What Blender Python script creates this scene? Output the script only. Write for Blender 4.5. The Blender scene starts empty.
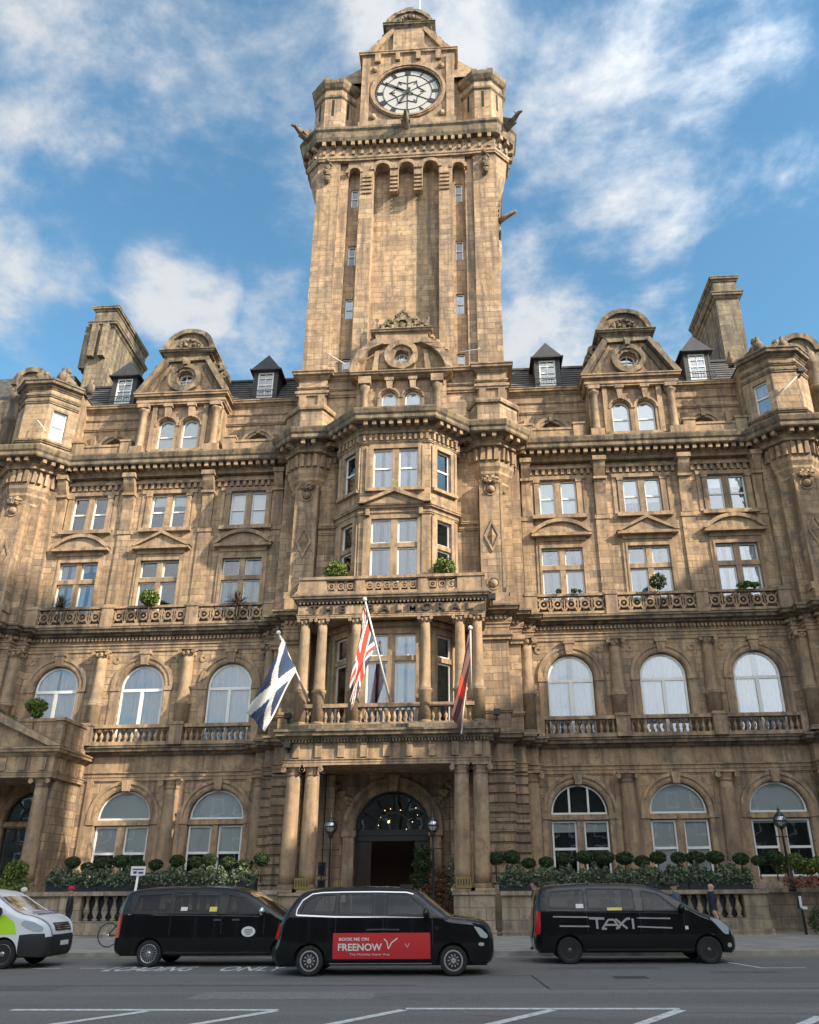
import bpy, bmesh, math, random
from mathutils import Vector, Matrix
from mathutils.geometry import tessellate_polygon
R = math.radians
PI = math.pi
random.seed(7)
sc = bpy.context.scene
col = sc.collection
LEAN = 0.02          # the old walls lean a touch to the right of plumb

# ------------------------------------------------------------------ materials
def nt(m):
    m.use_nodes = True
    n = m.node_tree.nodes; l = m.node_tree.links
    n.clear()
    return n, l

def simple(name, c, rough=0.6, metal=0.0, spec=0.5, emit=None, es=0, noise=0.0, nscale=5, coat=0, bump=0):
    m = bpy.data.materials.new(name)
    n, l = nt(m)
    o = n.new('ShaderNodeOutputMaterial'); b = n.new('ShaderNodeBsdfPrincipled')
    l.new(b.outputs[0], o.inputs[0])
    b.inputs['Base Color'].default_value = (*c, 1)
    b.inputs['Roughness'].default_value = rough
    b.inputs['Metallic'].default_value = metal
    b.inputs['Specular IOR Level'].default_value = spec
    b.inputs['Coat Weight'].default_value = coat
    b.inputs['Coat Roughness'].default_value = 0.03
    if emit:
        b.inputs['Emission Color'].default_value = (*emit, 1); b.inputs['Emission Strength'].default_value = es
    if noise or bump:
        g = n.new('ShaderNodeNewGeometry')
        t = n.new('ShaderNodeTexNoise'); t.inputs['Scale'].default_value = nscale; t.inputs['Detail'].default_value = 6
        l.new(g.outputs['Position'], t.inputs['Vector'])
        if noise:
            mx = n.new('ShaderNodeMix'); mx.data_type = 'RGBA'
            mx.inputs[6].default_value = (*[v * (1 - noise) for v in c], 1)
            mx.inputs[7].default_value = (*[min(1, v * (1 + noise)) for v in c], 1)
            cr = n.new('ShaderNodeMapRange'); cr.inputs[1].default_value = .3; cr.inputs[2].default_value = .7
            l.new(t.outputs[0], cr.inputs[0]); l.new(cr.outputs[0], mx.inputs[0])
            l.new(mx.outputs[2], b.inputs['Base Color'])
        if bump:
            bp = n.new('ShaderNodeBump'); bp.inputs['Strength'].default_value = bump; bp.inputs['Distance'].default_value = .02
            l.new(t.outputs[0], bp.inputs['Height']); l.new(bp.outputs[0], b.inputs['Normal'])
    return m

def grey_(b, k): g = sum(b) / 3; return tuple((v * .45 + g * .55) * k for v in b)
def stone(name, base, bricks=True, bw=0.95, bh=0.37, var=0.3, dirt=0.5, grooves=False):
    m = bpy.data.materials.new(name)
    n, l = nt(m)
    o = n.new('ShaderNodeOutputMaterial'); b = n.new('ShaderNodeBsdfPrincipled')
    l.new(b.outputs[0], o.inputs[0])
    b.inputs['Roughness'].default_value = 0.88
    b.inputs['Specular IOR Level'].default_value = 0.25
    g = n.new('ShaderNodeNewGeometry')
    sep = n.new('ShaderNodeSeparateXYZ'); l.new(g.outputs['Position'], sep.inputs[0])
    def math_(op, a, bb=None):
        x = n.new('ShaderNodeMath'); x.operation = op
        for i, v in ((0, a), (1, bb)):
            if v is None: continue
            if isinstance(v, (int, float)): x.inputs[i].default_value = v
            else: l.new(v, x.inputs[i])
        return x.outputs[0]
    def mix(f, a, bb, mode='MIX'):
        x = n.new('ShaderNodeMix'); x.data_type = 'RGBA'; x.blend_type = mode
        for i, v in ((0, f), (6, a), (7, bb)):
            if isinstance(v, (int, float)): x.inputs[i].default_value = v
            elif isinstance(v, tuple): x.inputs[i].default_value = (*v, 1)
            else: l.new(v, x.inputs[i])
        return x.outputs[2]
    def rng(v, a, bb, c=0, d=1):
        x = n.new('ShaderNodeMapRange'); l.new(v, x.inputs[0])
        for i, q in enumerate((a, bb, c, d)): x.inputs[1 + i].default_value = q
        return x.outputs[0]
    def noise(scale, det=6, vec=None, rough=.55):
        t = n.new('ShaderNodeTexNoise'); t.inputs['Scale'].default_value = scale; t.inputs['Detail'].default_value = det
        t.inputs['Roughness'].default_value = rough
        l.new(vec or g.outputs['Position'], t.inputs['Vector']); return t.outputs[0]
    light = tuple(min(1, v * (1 + var)) for v in base)
    dark = tuple(v * (1 - var) for v in base)
    if bricks:
        sn = n.new('ShaderNodeSeparateXYZ'); l.new(g.outputs['True Normal'], sn.inputs[0])
        ux = math_('MULTIPLY', sep.outputs[1], sn.outputs[0]); uy = math_('MULTIPLY', sep.outputs[0], sn.outputs[1])
        u = math_('SUBTRACT', ux, uy)
        cb = n.new('ShaderNodeCombineXYZ'); l.new(u, cb.inputs[0]); l.new(sep.outputs[2], cb.inputs[1])
        br = n.new('ShaderNodeTexBrick')
        l.new(cb.outputs[0], br.inputs['Vector'])
        br.inputs['Scale'].default_value = 1; br.inputs['Brick Width'].default_value = bw; br.inputs['Row Height'].default_value = bh
        br.inputs['Mortar Size'].default_value = .016 if not grooves else .035
        br.inputs['Mortar Smooth'].default_value = .1
        br.inputs['Bias'].default_value = -.1
        grey = tuple(base[i] * (.62, .63, .68)[i] for i in range(3))
        br.inputs['Color1'].default_value = (*light, 1); br.inputs['Color2'].default_value = (*dark, 1)
        br.inputs['Mortar'].default_value = (*[v * .3 for v in base], 1)
        c = br.outputs['Color']
        row = math_('FLOOR', math_('DIVIDE', sep.outputs[2], bh)); par = math_('MULTIPLY', math_('ABSOLUTE', math_('MODULO', row, 2.0)), .5)
        colm = math_('FLOOR', math_('ADD', math_('DIVIDE', u, bw), par))
        cv = n.new('ShaderNodeCombineXYZ'); l.new(colm, cv.inputs[0]); l.new(row, cv.inputs[1])
        wn = n.new('ShaderNodeTexWhiteNoise'); wn.noise_dimensions = '3D'; l.new(cv.outputs[0], wn.inputs['Vector'])
        dk = rng(wn.outputs['Value'], .16, .10, 0, .62); pl = rng(wn.outputs['Value'], .88, .94, 0, .4)
        c = mix(math_('MULTIPLY', dk, math_('SUBTRACT', 1, br.outputs['Fac'])), c, grey_(base, .5))
        c = mix(math_('MULTIPLY', pl, math_('SUBTRACT', 1, br.outputs['Fac'])), c, tuple(min(1, v * k) for v, k in zip(base, (1.5, 1.38, 1.18))))
    else:
        c = mix(rng(noise(1.3, 3), .35, .65), dark, light)
    # broad drifts of buff and grey stone
    c = mix(rng(noise(.28, 4), .35, .62, 0, .6), c, tuple(base[i] * (1.22, 1.12, .92)[i] for i in range(3)))
    # soot and rain streaks: long, thin, vertical
    mp = n.new('ShaderNodeMapping'); mp.inputs['Scale'].default_value = (2.6, 2.6, .22)
    l.new(g.outputs['Position'], mp.inputs[0])
    st = rng(noise(1, 7, mp.outputs[0], .64), .45, .64, 0, dirt)
    c = mix(st, c, tuple(v * k for v, k in zip(base, (.3, .32, .38))))
    gr = rng(noise(.9, 7, None, .66), .5, .66, 0, dirt * .8)
    c = mix(gr, c, tuple(v * k for v, k in zip(base, (.45, .47, .55))))
    gs = rng(noise(2.0, 9, None, .72), .51, .64, 0, dirt * .95)
    c = mix(gs, c, grey_(base, .38))
    # ledges that face the sky carry moss and soot
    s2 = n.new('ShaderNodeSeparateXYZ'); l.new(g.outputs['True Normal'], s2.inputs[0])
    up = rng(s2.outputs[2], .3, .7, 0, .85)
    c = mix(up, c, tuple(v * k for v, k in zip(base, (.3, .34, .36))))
    c = mix(rng(noise(4.5, 6, None, .65), .45, .7, 0, .38), c, tuple(v * .55 for v in base))
    l.new(c, b.inputs['Base Color'])
    bp = n.new('ShaderNodeBump'); bp.inputs['Strength'].default_value = .5; bp.inputs['Distance'].default_value = .03
    h = noise(14, 6)
    if bricks:
        h = math_('SUBTRACT', math_('MULTIPLY', h, .5), math_('MULTIPLY', br.outputs['Fac'], 1.2))
    l.new(h, bp.inputs['Height']); l.new(bp.outputs[0], b.inputs['Normal'])
    return m

SB = (0.405, 0.293, 0.195)
M = {}
M['ashlar'] = stone('ashlar_stone', SB, True, .95, .37, .36, .78)
M['ashlar_big'] = stone('large_block_stone', tuple(v * .92 for v in SB), True, 1.3, .5, .3, .8)
M['trim'] = stone('carved_stone', tuple(v * 1.02 for v in SB), False, var=.2, dirt=.8)
M['tower'] = stone('tower_stone', tuple(v * 1.05 for v in SB), True, 1.0, .42, .34, .75)
M['plinth'] = stone('plinth_stone', (.34, .28, .21), True, 1.3, .45, .16, .7)
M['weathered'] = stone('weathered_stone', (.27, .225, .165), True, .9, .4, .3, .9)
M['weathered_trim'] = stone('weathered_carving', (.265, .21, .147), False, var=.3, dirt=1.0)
M['column'] = stone('column_stone', tuple(v * .9 for v in SB), False, var=.16, dirt=.6)

def glass(name, tint=(.75, .8, .85), refl=.55, trans=.8, wob=.25, rough=.015):
    m = bpy.data.materials.new(name)
    n, l = nt(m)
    o = n.new('ShaderNodeOutputMaterial')
    tr = n.new('ShaderNodeBsdfTransparent'); tr.inputs[0].default_value = (*[v * trans for v in tint], 1)
    gl = n.new('ShaderNodeBsdfGlossy'); gl.inputs['Roughness'].default_value = rough
    gl.inputs[0].default_value = (.95, .97, 1, 1)
    fr = n.new('ShaderNodeFresnel'); fr.inputs[0].default_value = 1.55 if 'vehicle' not in name else 1.38
    ma = n.new('ShaderNodeMath'); ma.operation = 'MULTIPLY_ADD'; ma.inputs[1].default_value = 1.0; ma.inputs[2].default_value = refl
    ma.use_clamp = True
    l.new(fr.outputs[0], ma.inputs[0])
    # old panes are never quite flat
    g = n.new('ShaderNodeNewGeometry'); t = n.new('ShaderNodeTexNoise'); t.inputs['Scale'].default_value = 1.1
    l.new(g.outputs['Position'], t.inputs['Vector'])
    bp = n.new('ShaderNodeBump'); bp.inputs['Strength'].default_value = wob; bp.inputs['Distance'].default_value = .05
    l.new(t.outputs[0], bp.inputs['Height']); l.new(bp.outputs[0], gl.inputs['Normal'])
    mx = n.new('ShaderNodeMixShader')
    l.new(ma.outputs[0], mx.inputs[0]); l.new(tr.outputs[0], mx.inputs[1]); l.new(gl.outputs[0], mx.inputs[2])
    l.new(mx.outputs[0], o.inputs[0])
    return m
M['glass'] = glass('window_glass', (.92, .95, .97), refl=.10, trans=1.0, wob=.05)
M['carglass'] = glass('vehicle_glass', (.8, .85, .85), .01, .5, .0, .09)
M['carglass_clear'] = glass('clear_vehicle_glass', (.8, .9, .88), .02, .75, .0, .07)
M['white'] = simple('white_painted_timber', (.78, .77, .73), .45, noise=.06, nscale=3)
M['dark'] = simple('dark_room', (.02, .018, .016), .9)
def curtain_mat(name, c, folds=1.0):
    m = bpy.data.materials.new(name); n, l = nt(m)
    o = n.new('ShaderNodeOutputMaterial'); b = n.new('ShaderNodeBsdfPrincipled'); l.new(b.outputs[0], o.inputs[0])
    b.inputs['Roughness'].default_value = .9; b.inputs['Base Color'].default_value = (*c, 1)
    return m
M['net'] = curtain_mat('net_curtain', (.58, .62, .66))
M['net_dim'] = curtain_mat('dim_curtain', (.28, .30, .32))
M['blind'] = curtain_mat('cream_blind', (.86, .85, .8))
M['slate'] = simple('roof_slate', (.10, .095, .09), .7, noise=.4, nscale=4, bump=.6)
M['lead'] = simple('dark_lead', (.035, .035, .038), .55, noise=.3, nscale=3)
M['iron'] = simple('black_iron', (.015, .015, .016), .4)
M['gold'] = simple('brass_plate', (.55, .4, .15), .3, metal=1)
M['bronze_letter'] = simple('bronze_letters', (.05, .04, .03), .5)
M['pole'] = simple('white_pole', (.8, .78, .72), .4)

# ------------------------------------------------------------------ mesh kit
class MB:
    def __init__(s):
        s.v = []; s.f = []; s.mi = []; s.sm = []; s.fr = (0, 0, 0); s.m = 0; s.smooth = False
    def P(s, x, y, z):
        ox, oy, a = s.fr; c, q = math.cos(a), math.sin(a)
        s.v.append((ox + x * c - y * q, oy + x * q + y * c, z)); return len(s.v) - 1
    def F(s, ids):
        s.f.append(tuple(ids)); s.mi.append(s.m); s.sm.append(s.smooth)
    def box(s, x0, x1, y0, y1, z0, z1):
        i = [s.P(x, y, z) for z in (z0, z1) for y in (y0, y1) for x in (x0, x1)]
        for q in ((0, 2, 3, 1), (4, 5, 7, 6), (0, 1, 5, 4), (2, 6, 7, 3), (0, 4, 6, 2), (1, 3, 7, 5)): s.F([i[k] for k in q])
    def prism(s, loop, y0, y1, holes=()):
        """loop in (x,z), extruded from y0 (front) to y1"""
        loops = [loop] + list(holes)
        flat = [p for lp in loops for p in lp]
        tri = tessellate_polygon([[Vector((p[0], p[1], 0)) for p in lp] for lp in loops])
        a = [s.P(x, y0, z) for x, z in flat]; b = [s.P(x, y1, z) for x, z in flat]
        sm = s.smooth; s.smooth = False
        for t in tri:
            s.F([a[t[0]], a[t[1]], a[t[2]]]); s.F([b[t[2]], b[t[1]], b[t[0]]])
        s.smooth = sm
        k = 0
        for lp in loops:
            n_ = len(lp)
            for j in range(n_):
                j2 = (j + 1) % n_; s.F([a[k + j], a[k + j2], b[k + j2], b[k + j]])
            k += n_
    def sheet(s, loop, y, holes=(), depth=0.4):
        """a wall face at y with reveals running back from its holes"""
        loops = [loop] + list(holes)
        flat = [p for lp in loops for p in lp]
        tri = tessellate_polygon([[Vector((p[0], p[1], 0)) for p in lp] for lp in loops])
        a = [s.P(x, y, z) for x, z in flat]
        for t in tri: s.F([a[i] for i in t])
        k = len(loop)
        for lp in holes:
            b = [s.P(x, y + depth, z) for x, z in lp]; n_ = len(lp)
            for j in range(n_):
                j2 = (j + 1) % n_; s.F([a[k + j], a[k + j2], b[j2], b[j]])
            k += n_
    def plan(s, pts, z0, z1, cap=True):
        """closed plan polygon in (x,y) raised from z0 to z1"""
        a = [s.P(x, y, z0) for x, y in pts]; b = [s.P(x, y, z1) for x, y in pts]; n_ = len(pts)
        for j in range(n_):
            j2 = (j + 1) % n_; s.F([a[j], a[j2], b[j2], b[j]])
        if cap:
            for t in tessellate_polygon([[Vector((x, y, 0)) for x, y in pts]]):
                s.F([a[i] for i in reversed(t)]); s.F([b[i] for i in t])
    def lathe(s, cx, cy, prof, n=16, a0=0, a1=2 * PI, sx=1, sy=1):
        """prof [(r,z)] bottom to top"""
        sm = s.smooth; s.smooth = n > 8
        full = abs(a1 - a0 - 2 * PI) < 1e-6
        m_ = n if full else n + 1
        rows = [[s.P(cx + r * sx * math.cos(a0 + (a1 - a0) * k / n), cy + r * sy * math.sin(a0 + (a1 - a0) * k / n), z) for k in range(m_)] for r, z in prof]
        for r0, r1 in zip(rows, rows[1:]):
            for k in range(n):
                k2 = (k + 1) % m_
                s.F([r0[k], r0[k2], r1[k2], r1[k]])
        s.smooth = False
        if prof[0][0] > 1e-4: s.F(list(reversed(rows[0])))
        if prof[-1][0] > 1e-4: s.F(rows[-1])
        s.smooth = sm
    def tube(s, pts, r, n=6, r2=None):
        pts = [Vector(p) for p in pts]; rows = []
        sm = s.smooth; s.smooth = True
        for i, p in enumerate(pts):
            d = (pts[min(i + 1, len(pts) - 1)] - pts[max(i - 1, 0)]).normalized()
            u = d.orthogonal().normalized() if i == 0 else (u - d * u.dot(d)).normalized()
            w = d.cross(u)
            rr = r if r2 is None else r + (r2 - r) * i / (len(pts) - 1)
            rows.append([s.P(*(p + (u * math.cos(2 * PI * k / n) + w * math.sin(2 * PI * k / n)) * rr)) for k in range(n)])
        for a, b in zip(rows, rows[1:]):
            for k in range(n): s.F([a[k], a[(k + 1) % n], b[(k + 1) % n], b[k]])
        s.F(list(reversed(rows[0]))); s.F(rows[-1]); s.smooth = sm
    def ring(s, cx, cz, r0, r1, y0, y1, n=20, a0=0, a1=2 * PI):
        """flat ring (or part) in the x-z plane, extruded in y"""
        full = abs(a1 - a0 - 2 * PI) < 1e-6; m_ = n if full else n + 1
        def row(r, y): return [s.P(cx + r * math.cos(a0 + (a1 - a0) * k / n), y, cz + r * math.sin(a0 + (a1 - a0) * k / n)) for k in range(m_)]
        A, B, C, D = row(r1, y0), row(r0, y0), row(r0, y1), row(r1, y1)
        for p, q in ((A, B), (B, C), (C, D), (D, A)):
            for k in range(n):
                k2 = (k + 1) % m_; s.F([p[k], p[k2], q[k2], q[k]])
        if not full:
            s.F([A[0], B[0], C[0], D[0]]); s.F([A[-1], D[-1], C[-1], B[-1]])
    def sphere(s, c, r, n=10, m_=7, sz=1, sx=1, sy=1):
        prof = [(max(1e-5, r * math.sin(PI * k / m_)), c[2] - r * sz * math.cos(PI * k / m_)) for k in range(m_ + 1)]
        s.lathe(c[0], c[1], prof, n, sx=sx, sy=sy)
    def sweep(s, path, prof, closed_prof=True):
        """run a moulding profile [(out,z)] along a plan path [(x,y)], outward = right of travel... mitred"""
        n_ = len(path); rows = []
        for i, p in enumerate(path):
            def nn(a, b):
                dx, dy = b[0] - a[0], b[1] - a[1]; q = math.hypot(dx, dy); return (dy / q, -dx / q)
            if i == 0: m = nn(path[0], path[1])
            elif i == n_ - 1: m = nn(path[-2], path[-1])
            else:
                a = nn(path[i - 1], p); b = nn(p, path[i + 1]); d = 1 + a[0] * b[0] + a[1] * b[1]
                m = ((a[0] + b[0]) / d, (a[1] + b[1]) / d)
            rows.append([s.P(p[0] + m[0] * o, p[1] + m[1] * o, z) for o, z in prof])
        k = len(prof)
        for a, b in zip(rows, rows[1:]):
            for j in range(k if closed_prof else k - 1):
                j2 = (j + 1) % k; s.F([a[j], b[j], b[j2], a[j2]])
        s.F(rows[0]); s.F(list(reversed(rows[-1])))
    def dent(s, path, out0, out1, z0, z1, w, gap):
        for a, b in zip(path, path[1:]):
            dx, dy = b[0] - a[0], b[1] - a[1]; L = math.hypot(dx, dy)
            if L < w * 1.2: continue
            tx, ty = dx / L, dy / L; nx, ny = ty, -tx
            cnt = max(1, int(L / (w + gap)))
            for k in range(cnt):
                c = (k + .5) * L / cnt
                q = [(c - w / 2, out0), (c + w / 2, out0), (c + w / 2, out1), (c - w / 2, out1)]
                s.plan([(a[0] + tx * u + nx * o, a[1] + ty * u + ny * o) for u, o in q], z0, z1)
    def build(s, name, mats, parent=None, lean=False, loc=None, recalc=True):
        if not isinstance(mats, (list, tuple)): mats = [mats]
        ox, oy, oz = loc or (0, 0, 0)
        if any(k in name for k in ('carving', 'crest', 'mask')):      # weather-worn carving: no surface stays true
            rj = random.Random(len(s.v)); s.v = [(x + rj.gauss(0, .022), y + rj.gauss(0, .022), z + rj.gauss(0, .022)) for x, y, z in s.v]
        vs = [((x + (LEAN * (z - 13) if lean else 0)) - ox, y - oy, z - oz) for x, y, z in s.v]
        me = bpy.data.meshes.new(name)
        me.from_pydata(vs, [], s.f)
        for m in mats: me.materials.append(m)
        me.polygons.foreach_set('material_index', s.mi)
        me.polygons.foreach_set('use_smooth', s.sm)
        me.update()
        if recalc:
            bm = bmesh.new(); bm.from_mesh(me); bmesh.ops.recalc_face_normals(bm, faces=bm.faces); bm.to_mesh(me); bm.free()
        o = bpy.data.objects.new(name, me); col.objects.link(o)
        if loc: o.location = loc
        if parent: o.parent = parent
        return o

def clusters(mb, tol=.03, cap=60):
    """split a builder into the pieces that touch one another"""
    par = list(range(len(mb.v)))
    def find(a):
        while par[a] != a: par[a] = par[par[a]]; a = par[a]
        return a
    for f in mb.f:
        r = find(f[0])
        for i in f[1:]: par[find(i)] = r
    isl = {}
    for i, f in enumerate(mb.f): isl.setdefault(find(f[0]), []).append(i)
    keys = list(isl)
    if len(keys) < 2: return [mb]
    bb = []
    for k in keys:
        vs = [mb.v[j] for i in isl[k] for j in mb.f[i]]
        bb.append([min(v[a] for v in vs) - tol for a in range(3)] + [max(v[a] for v in vs) + tol for a in range(3)])
    grp = [[i] for i in range(len(keys))]; box = bb[:]
    order = sorted(range(len(keys)), key=lambda i: bb[i][0]); gp = list(range(len(keys)))
    def gf(a):
        while gp[a] != a: gp[a] = gp[gp[a]]; a = gp[a]
        return a
    act = []
    for i in order:
        act = [j for j in act if bb[j][3] >= bb[i][0]]
        for j in act:
            if bb[i][1] <= bb[j][4] and bb[j][1] <= bb[i][4] and bb[i][2] <= bb[j][5] and bb[j][2] <= bb[i][5]: gp[gf(j)] = gf(i)
        act.append(i)
    g = {}
    for i in range(len(keys)): g.setdefault(gf(i), []).append(i)
    if len(g) < 2 or len(g) > cap: return [mb]
    out = []
    for ids in g.values():
        n_ = MB(); mp = {}
        for i in ids:
            for fi in isl[keys[i]]:
                q = []
                for j in mb.f[fi]:
                    if j not in mp: mp[j] = len(n_.v); n_.v.append(mb.v[j])
                    q.append(mp[j])
                n_.f.append(tuple(q)); n_.mi.append(mb.mi[fi]); n_.sm.append(mb.sm[fi])
        out.append(n_)
    return out

def tag(o, label=None, cat=None, group=None, kind=None):
    if label: o['label'] = label
    if cat: o['category'] = cat
    if group: o['group'] = group
    if kind: o['kind'] = kind
    return o
def thing(name, label, cat, loc=(0, 0, 0), rz=0, group=None):
    o = bpy.data.objects.new(name, None); col.objects.link(o); o.location = loc; o.rotation_euler.z = rz
    o.empty_display_size = .2
    return tag(o, label, cat, group)
def copy_tree(o, parent=None):
    c = o.copy(); col.objects.link(c); c.parent = parent
    for ch in list(o.children): copy_tree(ch, c)
    return c
def rect(x0, x1, z0, z1): return [(x0, z0), (x1, z0), (x1, z1), (x0, z1)]
def arch(cx, hw, z0, zs, n=14, rise=None):
    r = hw if rise is None else rise
    return [(cx - hw, z0), (cx + hw, z0)] + [(cx + hw * math.cos(PI * k / n), zs + r * math.sin(PI * k / n)) for k in range(n + 1)]
def offs(loop_fn, d): return loop_fn(d)
def circle(cx, cz, r, n=18, rz=None): return [(cx + r * math.cos(2 * PI * k / n), cz + (rz or r) * math.sin(2 * PI * k / n)) for k in range(n)]
def text_mb(txt, height, width=None, extrude=.01, bold=0.0):
    """flat lettering as mesh data (x right, z up), centred on x"""
    cu = bpy.data.curves.new('lettering', 'FONT'); cu.body = txt; cu.size = height * 1.4; cu.extrude = extrude; cu.offset = bold
    cu.resolution_u = 3; cu.align_x = 'CENTER'
    ob = bpy.data.objects.new('lettering', cu); col.objects.link(ob)
    bpy.context.view_layer.update()
    me = bpy.data.meshes.new_from_object(ob.evaluated_get(bpy.context.evaluated_depsgraph_get()))
    bpy.data.objects.remove(ob); bpy.data.curves.remove(cu)
    vs = [v.co.copy() for v in me.vertices]; fs = [tuple(p.vertices) for p in me.polygons]
    bpy.data.meshes.remove(me)
    x0 = min(v.x for v in vs); x1 = max(v.x for v in vs); y1 = max(v.y for v in vs); y0 = min(v.y for v in vs)
    kz = height / (y1 - y0); kx = (width / (x1 - x0)) if width else kz
    return [((v.x - (x0 + x1) / 2) * kx, -v.z, (v.y - y0) * kz) for v in vs], fs
# ================================================================== THE HOTEL
hotel = thing('hotel_building', 'ornate Victorian stone hotel with central clock tower, bay window and columned porch', 'building', (0, 0, 0))
def hb(mb, name, mat, parent=None):
    o = None
    cs = [mb] if name in ('window', 'room_interior', 'pane', 'chandelier', 'clock_numerals') else clusters(mb)
    for c in cs:
        q = c.build(name, M[mat] if isinstance(mat, str) else mat, parent or hotel, lean=True); o = o or q
    return o
def face(A, B):
    return (A[0], A[1], math.atan2(B[1] - A[1], B[0] - A[0])), math.hypot(B[0] - A[0], B[1] - A[1])

def inset(loop, d):
    """shrink a convex loop towards its middle by roughly d on each side"""
    xs = [p[0] for p in loop]; zs = [p[1] for p in loop]
    cx, cz = (min(xs) + max(xs)) / 2, (min(zs) + max(zs)) / 2
    kx = 1 - 2 * d / (max(xs) - min(xs)); kz = 1 - 2 * d / (max(zs) - min(zs))
    return [(cx + (x - cx) * kx, cz + (z - cz) * kz) for x, z in loop]

def make_window(lights, y, fr=(0, 0, 0), curtain='net', gap=.12, fw=.075, room=True, drop=0.0, frame='white', glassm='glass', label=None, parent=None, rd=1.3):
    """lights: list of (loop, zbars, xbars); one window with frame, pane, curtain, room"""
    w = MB(); w.fr = fr
    pn = MB(); pn.fr = fr; cu = MB(); cu.fr = fr
    X0 = min(p[0] for L in lights for p in L[0]); X1 = max(p[0] for L in lights for p in L[0])
    Z0 = min(p[1] for L in lights for p in L[0]); Z1 = max(p[1] for L in lights for p in L[0])
    for loop, zb, xb, *rest in lights:
        dr_ = rest[0] if rest else drop
        w.prism(loop, y, y + .1, [inset(loop, fw)])
        x0 = min(p[0] for p in loop); x1 = max(p[0] for p in loop); z0 = min(p[1] for p in loop); z1 = max(p[1] for p in loop)
        for z, t in zb: w.box(x0 + .02, x1 - .02, y - .015, y + .08, z - t / 2, z + t / 2)
        for x, t, a, b in xb: w.box(x - t / 2, x + t / 2, y - .012, y + .083, a + .01, b - .01)
        pn.prism(inset(loop, .03), y + .045, y + .05)
        if curtain and dr_ < 1:
            n_ = max(6, int((x1 - x0) / .07)); mid = (x0 + x1) / 2
            rows = []
            for k in range(n_ + 1):
                x = x0 + (x1 - x0) * k / n_
                if abs(x - mid) < gap * (x1 - x0) / 2 + 1e-6 and gap > 0: rows.append(None); continue
                dy = .055 * math.sin(k * 1.9 + x0 * 9 + math.sin(k * .7)) if curtain == 'net' else 0
                rows.append((cu.P(x, y + .15 + dy, z0 + dr_ * (z1 - z0)), cu.P(x, y + .15 + dy, z1)))
            for a, b in zip(rows, rows[1:]):
                if a and b: cu.F([a[0], b[0], b[1], a[1]])
    o = hb(w, 'window', frame, parent)
    if label: o['label'] = label
    hb(pn, 'pane', glassm, o)
    if curtain and cu.f: hb(cu, 'curtain', random.choice(('net', 'net', 'net_dim')) if curtain == 'net' else curtain, o)
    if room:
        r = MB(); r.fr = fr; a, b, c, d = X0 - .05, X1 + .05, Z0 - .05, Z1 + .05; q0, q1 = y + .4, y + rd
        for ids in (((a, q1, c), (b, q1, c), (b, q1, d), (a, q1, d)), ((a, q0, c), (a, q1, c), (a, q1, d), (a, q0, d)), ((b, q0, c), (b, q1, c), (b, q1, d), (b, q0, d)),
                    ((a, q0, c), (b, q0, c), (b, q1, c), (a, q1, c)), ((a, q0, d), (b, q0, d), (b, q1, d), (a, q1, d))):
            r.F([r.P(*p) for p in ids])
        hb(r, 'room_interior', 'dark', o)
    return o

def archivolt(mb, cx, zs, r0, r1, y, proud=.1, n=18):
    mb.ring(cx, zs, r0, r1, y - proud * .5, y + .06, n, 0, PI)
    mb.ring(cx, zs, r1 - (r1 - r0) * .33, r1 + .03, y - proud, y + .05, n, 0, PI)
    mb.ring(cx, zs, r0 + .06, r0 + (r1 - r0) * .38, y - proud * .75, y + .05, n, 0, PI)

def ionic(cx, cy, z0, z1, r, name='column', banded=False, half=False, corinth=False):
    """round column with attic base and scrolled capital"""
    H = z1 - z0; s = MB()
    zb = z0 + .32 * r / .4; zt = z1 - .42 * r / .35
    prof = []
    for k in range(11):
        t = k / 10; prof.append((r * (1 - .15 * t ** 1.6), zb + (zt - zb) * t))
    if banded:
        zc = z0 + banded
        prof = [(r * 1.12, zb), (r * 1.12, zc - .1), (r * 1.3, zc - .05), (r * 1.3, zc + .05), (r * 1.06, zc + .1)] + [(r * (1 - .15 * k / 8), zc + .1 + (zt - zc - .1) * k / 8) for k in range(1, 9)]
    s.lathe(cx, cy, prof, 20)
    o = hb(s, name, 'column')
    b = MB(); q = r * 1.36; hz = (zb - z0)
    b.box(cx - q, cx + q, cy - q, cy + q, z0, z0 + hz * .35)
    b.lathe(cx, cy, [(r * 1.3, z0 + hz * .35), (r * 1.36, z0 + hz * .5), (r * 1.24, z0 + hz * .62), (r * 1.14, z0 + hz * .7), (r * 1.22, z0 + hz * .85), (r * 1.02, zb)], 20)
    hb(b, 'column_base', 'trim', o)
    c = MB(); hc = z1 - zt; t = r * .86
    c.lathe(cx, cy, [(t, zt), (t * 1.12, zt + .04), (t * 1.0, zt + .07), (t * 1.02, zt + hc * .4), (t * 1.25, zt + hc * .62), (t * 1.3, zt + hc * .8)], 18)
    c.box(cx - t * 1.45, cx + t * 1.45, cy - t * 1.45, cy + t * 1.45, z1 - hc * .18, z1)
    for sx in (-1, 1):
        for yy in (-1, 1):
            c.ring(cx + sx * t * 1.28, z1 - hc * .42, .02, hc * .27, cy + yy * t * 1.25 - .05, cy + yy * t * 1.25 + .05, 10)
    if corinth:
        for k in range(8):
            a = k * PI / 4 + .2
            c.sphere((cx + math.cos(a) * t * 1.2, cy + math.sin(a) * t * 1.2, zt + hc * .4), hc * .2, 6, 4, sz=1.5)
    hb(c, 'capital', 'trim', o)
    return o

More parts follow.
